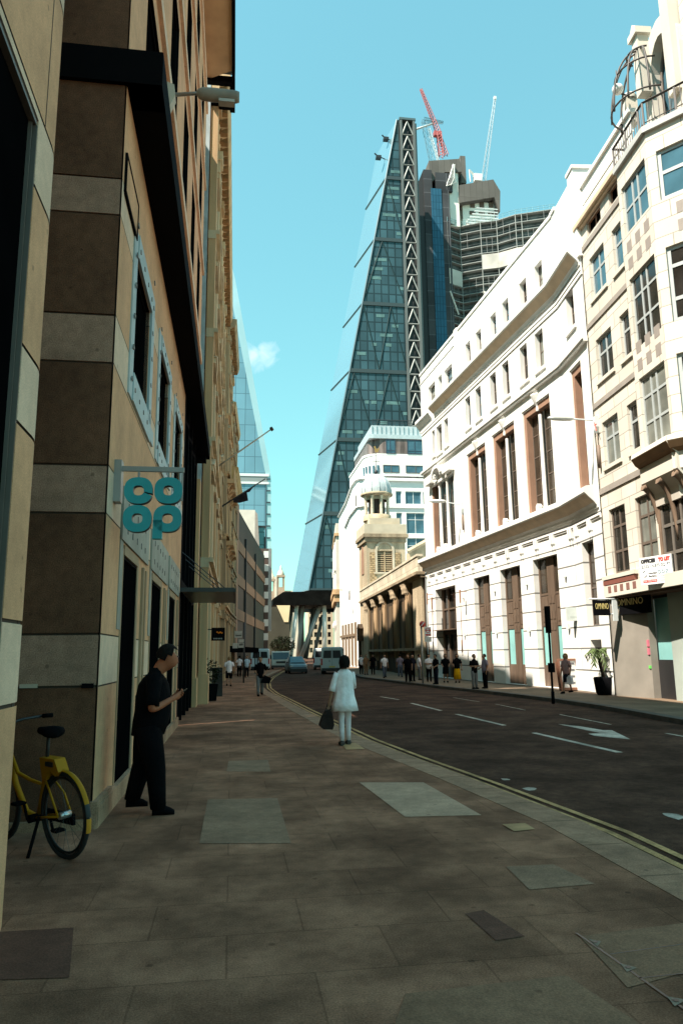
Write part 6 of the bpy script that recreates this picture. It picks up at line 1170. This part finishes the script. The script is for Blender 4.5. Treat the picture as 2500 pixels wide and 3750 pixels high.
def person(lab, s_, t_, face, H=1.72, arms=('down', 'down'), top=None, legs=None, hair='dark', bulk=1.0, stride=0.0, sleeve=.55, skirt=None, dress=None, shoes=None, look=0.0, longhair=False, bare=0, skin=None, bag=None, phone=False, z=0.0, lean=0.0, detail=False, group=None, lv=1):
    """face: heading in degrees from straight away down the street, clockwise (90 = facing right); local +y is forward"""
    yw = YAW*-1+0; a = R(face); fx = S*math.cos(a)+T*math.sin(a); f_ = Fr(st(s_, t_, z), Vector((fx.y, -fx.x, 0))); t = thing('person', lab, 'person', f_, group); m_s = skin or SKIN
    V, ED, RA = [], [], []
    def add(p, r, par=None):
        V.append(Vector(p)*H); RA.append(r*H); i = len(V)-1
        if par is not None: ED.append((par, i))
        return i
    L_ = lean; hx = .05*min(bulk, 1.15) if not dress else .036
    pel = add((0, 0, .52), .050); wa = add((0, .008+L_*.3, .62), .048, pel); ch = add((0, .005+L_*.6, .73), .048, wa); nb = add((0, .0+L_, .805), .036, ch)
    lk = look; nk = add((0, .012+L_+lk*.02, .855), .033 if not phone else .045, nb); h1 = add((0, .03+L_+lk*.045, .885-lk*.012), .036 if not phone else .046, nk); h2 = add((0, .028+L_+lk*.055, .925-lk*.012), .052 if not phone else .060, h1); h3 = add((0, .010+L_+lk*.062, .962-lk*.012), .046 if not phone else .052, h2)
    add((0, .088+L_+lk*.052, .915-lk*.034), .008, h2); add((.052, .018+L_+lk*.05, .92-lk*.01), .008, h2); add((-.052, .018+L_+lk*.05, .92-lk*.01), .008, h2)
    hc = Vector((0, .02+L_+lk*.065, .935-lk*.01))
    J = {}
    for sx, k in ((-1, 0), (1, 1)):
        sh = add((sx*.10*bulk**.4, L_, .79), .028, ch); e, w = ARM[arms[k]]; e = Vector((sx*e[0]*bulk**.5, e[1]+L_*.8, e[2])); w = Vector((sx*w[0], w[1]+L_*.7, w[2]))
        if arms[k] == 'fold': w.x = -sx*.02; w.z += .012*sx
        ei = add(e, .026, sh); wi = add(w, .017, ei); d = (w-e).normalized(); hp = w+d*.045; pi = add(hp, .019, wi); J[sx] = (Vector((sx*.10*bulk**.4, L_, .80)), e, w, hp)
        sd = d.cross(Vector((0, 1, 0)) if abs(d.y) < .8 else Vector((1, 0, 0))).normalized(); nrm = d.cross(sd)
        for q in range(4):
            o_ = sd*((q-1.5)*.0105); l1 = (.022, .027, .025, .018)[q]; k1 = add(hp+d*.018+o_, .0058, pi); k2 = add(hp+d*(.018+l1)+o_+nrm*.006*(1 if sx > 0 else 1), .0052, k1); 
            if detail: add(hp+d*(.018+l1*1.3)+o_+nrm*.022, .0048, k2)
        th = add(hp-d*.012+sd*.022+nrm*.004, .0065, pi); add(hp+d*.012+sd*.032+nrm*.014, .0055, th)
    LG = {}
    for sx in (-1, 1):
        st_ = stride*sx; hi = add((sx*hx, 0, .48), .045, pel); kn = Vector((sx*(hx+.006), .012+st_*.5+.02*abs(stride), .272)); an = Vector((sx*(hx+.008), st_ if st_ > 0 else st_*1.05, .05+(.03 if st_ < -.05 else 0))); k_ = add(kn, .025, hi); cf = add(kn.lerp(an, .4)+Vector((0, -.008, 0)), .025, k_); ai = add(an, .02, cf); add(an+Vector((0, .055, -.026)), .021, ai); LG[sx] = (Vector((sx*hx, 0, .48)), kn, an)
    link('body', skin_mesh('body', V, ED, RA, m_s, lv), t)
    if top:
        b = MB(); B = bulk; z0 = .455
        D_ = B**1.25; R_ = [(0, 0, z0, .098*B, .070*D_), (0, .010*D_, .53, .097*B, .076*D_), (0, .012*D_+L_*.3, .60, .094*B, .077*D_), (0, .008+L_*.5, .68, .100*B, .074*D_), (0, .004+L_*.7, .75, .108*B**.6, .070*B), (0, L_*.9, .79, .108*B**.5, .058*B**.6), (0, L_, .815, .08, .044), (0, L_+.006, .838, .046, .038), (0, L_+.01, .852, .038, .036)]
        loft(b, [tuple(x*H for x in r) for r in R_], fold=.012, nf=5)
        for sx in (-1, 1):
            a_, e, w, hp = J[sx]; a_ = a_+Vector((-sx*.012, 0, -.006)); end = e if sleeve >= .5 else a_.lerp(e, sleeve*2); pts = [a_, a_.lerp(e, .5)+Vector((sx*.004, 0, 0))]; rs = [.046*B**.4, .040*B**.4]
            if sleeve <= .55: pts.append(a_.lerp(e, .86)); rs.append(.041*B**.4)
            else:
                pts.append(e); rs.append(.034)
                if sleeve > .6: pts.append(e.lerp(w, (sleeve-.6)/.4)); rs.append(.027)
            b.tube([p*H for p in pts], [r*H for r in rs], 10)
        o = part('shirt', b, top, t)
    if dress:
        b = MB(); m_d, zl, fl = dress
        R_ = [(0, 0, zl, .150*fl, .112*fl), (0, 0, zl+.08, .133*fl, .102*fl), (0, .004, .53, .112*fl, .088*fl), (0, .006, .62, .102*fl, .078), (0, .006, .70, .100, .072), (0, .004, .76, .098, .066), (0, 0, .79, .096, .054), (0, 0, .815, .07, .042), (0, .004, .838, .046, .038)]
        loft(b, [tuple(x*H for x in r) for r in R_], n=40, fold=.028, nf=9)
        for sx in (-1, 1): a_, e, w, hp = J[sx]; b.tube([p*H for p in (a_+Vector((-sx*.01, 0, -.004)), a_.lerp(e, .5), e, e.lerp(w, .28))], [.036*H, .033*H, .036*H, .041*H], 12)
        part('tunic', b, m_d, t)
    if legs:
        b = MB(); B = bulk**.8; loft(b, [tuple(x*H for x in r) for r in ((0, 0, .44, .088*B, .064*B), (0, 0, .48, .096*B, .070*B), (0, 0, .53, .092*B, .068*B))])
        for sx in (-1, 1):
            h_, k_, a_ = LG[sx]; pts = [h_+Vector((0, 0, .03)), h_.lerp(k_, .5), k_]; rs = [.060*B, .053*B, .044*B]
            if not bare: pts += [k_.lerp(a_, .55), a_+Vector((0, 0, -.012))]; rs += [.038*B, .033*B]
            b.tube([p*H for p in pts], [r*H*(1.10 if detail and bulk > 1.25 else .88 if dress else 1) for r in rs], 12)
        part('trousers', b, legs, t)
    if skirt:
        b = MB(); m_k, zl, fl = skirt; loft(b, [tuple(x*H for x in r) for r in ((0, 0, zl, .105*fl, .085*fl), (0, 0, .42, .105, .082), (0, 0, .50, .098, .072), (0, .004, .57, .082, .062))], n=30, fold=.03, nf=7); part('skirt', b, m_k, t)
    sh_ = shoes or n_blk
    for sx in (-1, 1):
        a_ = LG[sx][2]; b = MB(); zz = a_.z-.05; rr = [(a_.x, a_.y-.035, .022, .018), (a_.x, a_.y-.02, .03, .03), (a_.x, a_.y+.02, .03, .03), (a_.x, a_.y+.07, .032, .02), (a_.x, a_.y+.095, .024, .012)]
        i = len(b.v); n = 10
        for (x, y, rw, rh) in rr:
            for k in range(n): q = 2*math.pi*k/n; b.v.append(((x+rw*math.cos(q))*H, y*H, (zz+max(rh+rh*math.sin(q), .001))*H))
        for r_ in range(len(rr)-1):
            for k in range(n): b.f.append((i+r_*n+k, i+r_*n+(k+1) % n, i+(r_+1)*n+(k+1) % n, i+(r_+1)*n+k)); b.m.append(0); b.sm.append(True)
        for r_ in (0, len(rr)-1): b.f.append(tuple(i+r_*n+k for k in range(n))); b.m.append(0); b.sm.append(False)
        part('shoe', b, sh_, t)
    hs_k = 1.10 if phone else 1; b = MB(); c = hc*H; n = 16                       # hair: cap over crown and back of the head
    zs_ = [-.62, -.3, .0, .25, .5, .72, .9, 1.0] if not longhair else [-1.35, -1.0, -.5, 0, .45, .75, .95, 1.0]
    for r0, r1 in zip(zs_, zs_[1:]):
        def rg(zv):
            w = math.sqrt(max(0, 1-max(zv, 0)**2)) if zv > 0 else ((1.0 if zv > -.4 else .86) if not longhair else 1.0+.12*min(1, -zv))
            w *= 1 if zv > -.9 else .82
            return [(c.x+.056*hs_k*H*w*(1.12 if longhair else 1)*math.cos(2*math.pi*k/n), c.y-.012*H+(.062*hs_k*H*w*(1.05 if longhair else 1))*math.sin(2*math.pi*k/n) - (.012*H if longhair else 0), c.z+zv*.062*hs_k*H) for k in range(n)]
        A_, B_ = rg(r0), rg(r1)
        tl = .42*look if phone else .25*look
        tilt = lambda p: (p[0], c.y+(p[1]-c.y)*math.cos(tl)+(p[2]-c.z)*math.sin(tl), c.z+(p[2]-c.z)*math.cos(tl)-(p[1]-c.y)*math.sin(tl)); A_ = [tilt(p) for p in A_]; B_ = [tilt(p) for p in B_]
        for k in range(n):
            fr_ang = math.sin(2*math.pi*(k+.5)/n)
            if r0 < (.6 if not longhair else .4) and fr_ang > ((-.05 if r0 < -.1 else .2) if not longhair else .55): continue     # leave the face clear
            b.face([A_[k], A_[(k+1) % n], B_[(k+1) % n], B_[k]], 0, True)
    part('hair', b, HAIR[hair], t)
    if detail:
        for sx in (-1, 1): e = (hc+Vector((sx*.02, .051, -.008)))*H; b = MB(); b.lathe([(.001, -.006*H), (.006*H, 0), (.001, .006*H)], tuple(e), 8); part('eye', b, flat('eye dark', (.02, .015, .012), .3), t)
        b = MB(); e = (hc+Vector((0, .053, -.042)))*H; b.box(e.x-.014*H, e.x+.014*H, e.y-.004, e.y+.004, e.z-.003*H, e.z+.003*H); part('mouth', b, flat('lip', (.22, .08, .06), .5), t)
    if phone:
        p = (J[1][3]+J[-1][3])/2*H+Vector((0, .035, .02)); b = MB(); b.prism([(p.y-.05, p.z-.03), (p.y+.06, p.z+.045), (p.y+.055, p.z+.053), (p.y-.055, p.z-.022)], p.x-.037, p.x+.037, 0, 'x'); f2 = o_M(t); solo('phone', b, flat('phone black', (.01, .01, .012), .2), f2, 'black phone held in both hands by the man in dark clothes', 'phone')
    return t, J, H, f_
n_blk = cloth('black', (.0045, .004, .005)); n_nav = cloth('navy', (.011, .012, .02)); n_wht = cloth('white', (.82, .72, .74)); n_lbl = cloth('light blue', (.45, .55, .65)); n_gry = cloth('grey', (.16, .15, .15)); n_yel = cloth('yellow', (.75, .36, .01)); n_pur = cloth('mauve', (.24, .18, .22)); n_tan = cloth('rust', (.26, .13, .07)); n_pnk = cloth('pink', (.36, .19, .18)); n_jean = cloth('denim', (.09, .10, .13))
# man with the phone
person('big man in black short sleeves looking down at his phone by the shop', 8.55, -.88, 84, 1.78, ('phone', 'phone'), n_blk, n_blk, 'dark', 1.32, .075, .5, look=1.0, lean=.03, skin=SKIN2, phone=True, detail=True, lv=2)
# woman in white on the kerb
t, J, H, f_ = person('woman in a loose white tunic and leggings standing at the kerb, back to us', 13.95, 2.08, -4, 1.62, ('bag', 'face'), None, cloth('white legging', (.74, .64, .66)), 'dark', .86, .03, dress=(cloth('bright white', (.92, .83, .84)), .375, 1.05), longhair=True, detail=True, lv=2, shoes=flat('dark brown shoe', (.04, .025, .02), .6))
hp = J[-1][3]*H; b = MB(); x, y, z = hp; b.prism([(x-.19, z-.36), (x-.12, z-.43), (x+.05, z-.44), (x+.08, z-.36), (x+.05, z-.16), (x+.01, z-.08), (x-.06, z-.1), (x-.13, z-.2)], y-.07, y+.07, 0, 'y'); t2 = thing('handbag', 'soft dark brown bag hanging from the hand of the woman in white', 'bag', f_)
part('bag_body', b, mat('dark brown bag leather', (.025, .014, .012), .7, .3, 10, .3), t2); b = MB(); b.tube([(x+.03, y, z-.08), (x+.015, y, z+.015), (x-.02, y, z+.02), (x-.05, y, z-.08)], .012, 6); part('handle', b, mat('dark brown bag leather', (.025,.014,.012)), t2)
# people on the left pavement
def gp(x, y): return gpx(x, y, 0)
def stand(lab, x, y, face, ytop, **k):
    s_, t_ = gp(x, y); r_ = pray(x, ytop); k_ = math.hypot(*(st(s_, t_) - EYE).xy)/math.hypot(r_.x, r_.y); H_ = EYE.z + r_.z*k_; H_ = min(max(H_, 1.55), 1.85); return person(lab, s_, t_, face, H_, **k)
stand('man in a white T shirt and dark shorts walking away on the left pavement', 838, 2514, 0, 2408, top=n_wht, legs=n_blk, bare=1, stride=.08, hair='fair', bulk=1.1, group='people on the left pavement')
stand('figure in dark trousers and a pale top by the left wall under the awning', 876, 2478, 10, 2412, top=n_wht, legs=n_blk, hair='dark', group='people on the left pavement')
stand('man in a light blue shirt and dark trousers walking under the awning', 903, 2481, 180, 2408, top=n_lbl, legs=n_blk, hair='brown', stride=.07, group='people on the left pavement')
t, J, H, f_ = stand('woman in black carrying a big black bag walking towards us', 952, 2549, 176, 2409, top=n_blk, legs=n_gry, hair='fair', stride=.10, arms=('hips', 'hold'), sleeve=.4, group='people on the left pavement')
hp = J[-1][3]*H; x, y, z = hp; b = MB(); b.prism([(x-.02, z-.0), (x-.30, z-.12), (x-.24, z-.34), (x+.12, z-.30)], y-.08, y+.08, 0, 'y'); t2 = thing('handbag', 'big black shoulder bag of the woman in black walking towards us', 'bag', f_); part('bag_body', b, n_blk, t2)
# the queue and passers on the sunny side
G_ = 'people by the bus stop'
stand('man in black at the left of the bus queue, in front of the church', 1494, 2497, 200, 2405, top=n_blk, legs=n_blk, hair='brown', bulk=1.15, group=G_)
stand('person in dark navy clothes close beside the bus queue', 1510, 2495, 170, 2404, top=n_nav, legs=n_blk, hair='dark', group=G_)
stand('man in a white T shirt and grey trousers side on by the bus stop', 1535, 2491, 90, 2399, top=n_wht, legs=n_gry, hair='brown', group=G_)
stand('man in a white shirt with folded arms just right of the bus stop', 1571, 2496, 190, 2406, top=n_wht, legs=n_blk, arms=('fold', 'fold'), hair='dark', group=G_)
stand('man in a black T shirt standing at the kerb right of the bus stop', 1597, 2506, 250, 2404, top=n_blk, legs=n_nav, arms=('hold', 'hold'), hair='dark', group=G_)
stand('woman in a short black dress by the white building entrance', 1632, 2499, 190, 2409, top=n_blk, skirt=(n_blk, .30, 1.1), hair='brown', longhair=True, arms=('hold', 'hold'), group=G_)
stand('woman in a long yellow skirt and black top', 1675, 2500, 200, 2411, top=n_blk, skirt=(n_yel, .12, 1.25), hair='dark', longhair=True, arms=('down', 'hold'), group=G_)
stand('man in a black polo shirt and grey trousers, left of the pair talking', 1738, 2523, 160, 2404, top=n_blk, legs=n_gry, arms=('fold', 'fold'), hair='brown', detail=True, group=G_)
stand('man in a mauve shirt and dark trousers, right one of the pair talking', 1778, 2521, 265, 2399, top=n_pur, legs=n_blk, arms=('down', 'hold'), hair='dark', bulk=1.12, detail=True, group=G_)
stand('person with a pale top far left in front of the soot stained church', 1323, 2469, 180, 2414, top=n_wht, legs=n_blk, group=G_)
stand('person in a rust coloured top in front of the soot stained church', 1340, 2471, 170, 2412, top=n_tan, legs=n_tan, hair='fair', group=G_)
stand('person in black beside the one in rust, before the church', 1366, 2470, 200, 2418, top=n_blk, legs=n_blk, group=G_)
stand('person in a white top walking alone before the middle of the church', 1408, 2483, 175, 2407, top=n_wht, legs=n_jean, stride=.08, group=G_)
stand('person in mauve walking before the right half of the church', 1465, 2480, 20, 2410, top=n_pur, legs=n_jean, stride=.06, group=G_)
t, J, H, f_ = stand('woman in a pink top and dark skirt walking past the menu board', 2077, 2540, 250, 2396, top=n_pnk, skirt=(n_nav, .28, 1.05), hair='fair', longhair=True, stride=.08, arms=('down', 'down'), detail=True, group=G_)
hp = J[-1][3]*H; x, y, z = hp; b = MB(); b.prism([(x-.12, z-.34), (x+.14, z-.34), (x+.12, z-.08), (x+.02, z), (x-.02, z), (x-.1, z-.08)], y-.05, y+.05, 0, 'y'); t2 = thing('carrier_bag', 'white carrier bag held by the woman in pink near the menu board', 'bag', f_); part('bag_body', b, n_wht, t2)
# ================================================================ BICYCLE
yb = mat('bright yellow bike paint', (.37, .165, .005), .5, .08, 6, 0)
hs_, ht_ = gpx(241, 3142); hd = Vector((-.78, .63, 0)).normalized(); fb = Fr(st(hs_, ht_, 0), hd)     # x: towards the front wheel
tb = Matrix.Rotation(R(-5), 4, 'X'); Mb = fb.M @ tb
t = thing('bicycle', 'yellow hire bicycle on its kickstand in the recess beside the granite pier', 'bicycle', Mb)
def bw_(x, r_=.335):
    b = MB(); b.tube([(x+r_*math.cos(k*math.pi/16), 0, .345+r_*math.sin(k*math.pi/16)) for k in range(32)], .022, 8, closed=True); w = part('wheel', b, tyre, t)
    b = MB(); b.tube([(x+(r_-.035)*math.cos(k*math.pi/16), 0, .345+(r_-.035)*math.sin(k*math.pi/16)) for k in range(32)], .012, 6, closed=True)
    for k in range(18): a = k*math.pi/9; b.tube([(x+.02*math.cos(a), (-1)**k*.025, .345+.02*math.sin(a)), (x+(r_-.035)*math.cos(a+.3), 0, .345+(r_-.035)*math.sin(a+.3))], .0018, 3)
    link('rim', b.mesh('rim', flat('bike rim', (.05, .05, .05), .4, .6)), w); b = MB(); b.tube([(x, -.05, .345), (x, .05, .345)], .03, 10); link('hub', b.mesh('hub', flat('hub alloy', (.5, .52, .52), .3, .8)), w)
bw_(0); bw_(1.08)
b = MB(); P_ = lambda x, z, y=0: (x, y, z)
b.tube([P_(.42, .28), P_(.30, .62), P_(.26, .74)], [.019, .021, .019], 8); b.tube([P_(.42, .27), P_(.62, .30), P_(.80, .52), P_(.93, .80)], [.026, .026, .027, .026], 10); b.tube([P_(.33, .56), P_(.55, .58), P_(.76, .62), P_(.93, .84)], [.014, .016, .018, .018], 8)
for y in (-.06, .06): b.tube([P_(.42, .28, y*.6), P_(0, .345, y)], .010, 6); b.tube([P_(.28, .66, y*.4), P_(.10, .50, y), P_(0, .345, y)], .009, 6)
b.tube([P_(.93, .90), P_(.93, .74)], .026, 8)
for y in (-.055, .055): b.tube([P_(.94, .74, y*.4), P_(.97, .66, y), P_(1.08, .345, y)], .013, 6)
part('frame', b, yb, t)
b = MB()
for a0, a1, mt in ((2.72, .52, 0),):
    pass
def fender(x, a0, a1, m_, rr=.372, wd=.022):
    b = MB(); n = 14
    for k in range(n):
        q0, q1 = a0+(a1-a0)*k/n, a0+(a1-a0)*(k+1)/n
        for (ya, yc) in ((-wd, 0), (0, wd)):
            ra = rr-(.012 if ya < 0 else 0); rc = rr-(.012 if yc > 0 else 0); b.face([(x+ra*math.cos(q0), ya, .345+ra*math.sin(q0)), (x+ra*math.cos(q1), ya, .345+ra*math.sin(q1)), (x+rc*math.cos(q1), yc, .345+rc*math.sin(q1)), (x+rc*math.cos(q0), yc, .345+rc*math.sin(q0))], 0, True)
    return part('mudguard', b, m_, t)
fender(0, R(50), R(160), yb); fender(0, R(160), R(176), blk); fender(0, R(178), R(196), mat('orange reflector', (.55, .24, .03), .4, .1, 5, 0)); fender(1.08, R(-20), R(130), yb)
b = MB(); b.prism([(.26, .62), (.30, .80), (.06, .80), (.0, .70), (.05, .66), (.14, .70), (.2, .62)], -.05, .05, 0, 'y'); part('lock_box', b, yb, t); b = MB(); b.box(.08, .2, -.054, .054, .735, .775); part('lock_slot', b, blk, t)
b = MB(); b.tube([P_(.27, .72), P_(.225, 1.0)], .016, 8); part('seat_post', b, blk, t)
b = MB(); secs = [(-.06, .02, .035), (-.02, .09, .05), (.06, .085, .05), (.16, .04, .04), (.25, .02, .03)]; i = 0; n = 10
for (x, w, h) in secs: b.v += [(x+.13, w*math.cos(2*math.pi*k/n), 1.015+h*math.sin(2*math.pi*k/n)) for k in range(n)]
for r_ in range(4):
    for k in range(n): b.f.append((r_*n+k, r_*n+(k+1) % n, (r_+1)*n+(k+1) % n, (r_+1)*n+k)); b.m.append(0); b.sm.append(True)
for r_ in (0, 4): b.f.append(tuple(r_*n+k for k in range(n))); b.m.append(0); b.sm.append(False)
part('saddle', b, black, t)
b = MB(); b.tube([P_(.42, .28, -.09), P_(.42, .28, .09)], .035, 10); b.tube([P_(.42, .28, -.1), P_(.36, .14, -.1)], .012, 6); b.tube([P_(.42, .28, .1), P_(.48, .42, .1)], .012, 6); b.box(.31, .41, -.19, -.1, .125, .145); b.box(.43, .53, .1, .19, .41, .43); part('crank', b, black, t)
b = MB(); b.box(-.04, .48, -.075, -.05, .25, .34); part('chain_case', b, black, t)
b = MB(); b.tube([P_(.32, .30, .05), P_(.24, .02, .2)], .014, 6); part('kickstand', b, black, t)
b = MB(); b.tube([P_(.93, .88), P_(.90, 1.05)], .016, 8); b.tube([P_(.80, 1.08, -.3), P_(.88, 1.07, -.12), P_(.90, 1.05, 0), P_(.88, 1.07, .12), P_(.80, 1.08, .3)], .013, 8); part('handlebar', b, blackm, t)
for y in (-1, 1): b = MB(); b.tube([P_(.80, 1.08, y*.27), P_(.73, 1.08, y*.33)], .02, 8); part('grip', b, black, t)
# ---------------------------------------------------------------- tidy
for o in bpy.data.objects:
    if 'M' in o: del o['M']
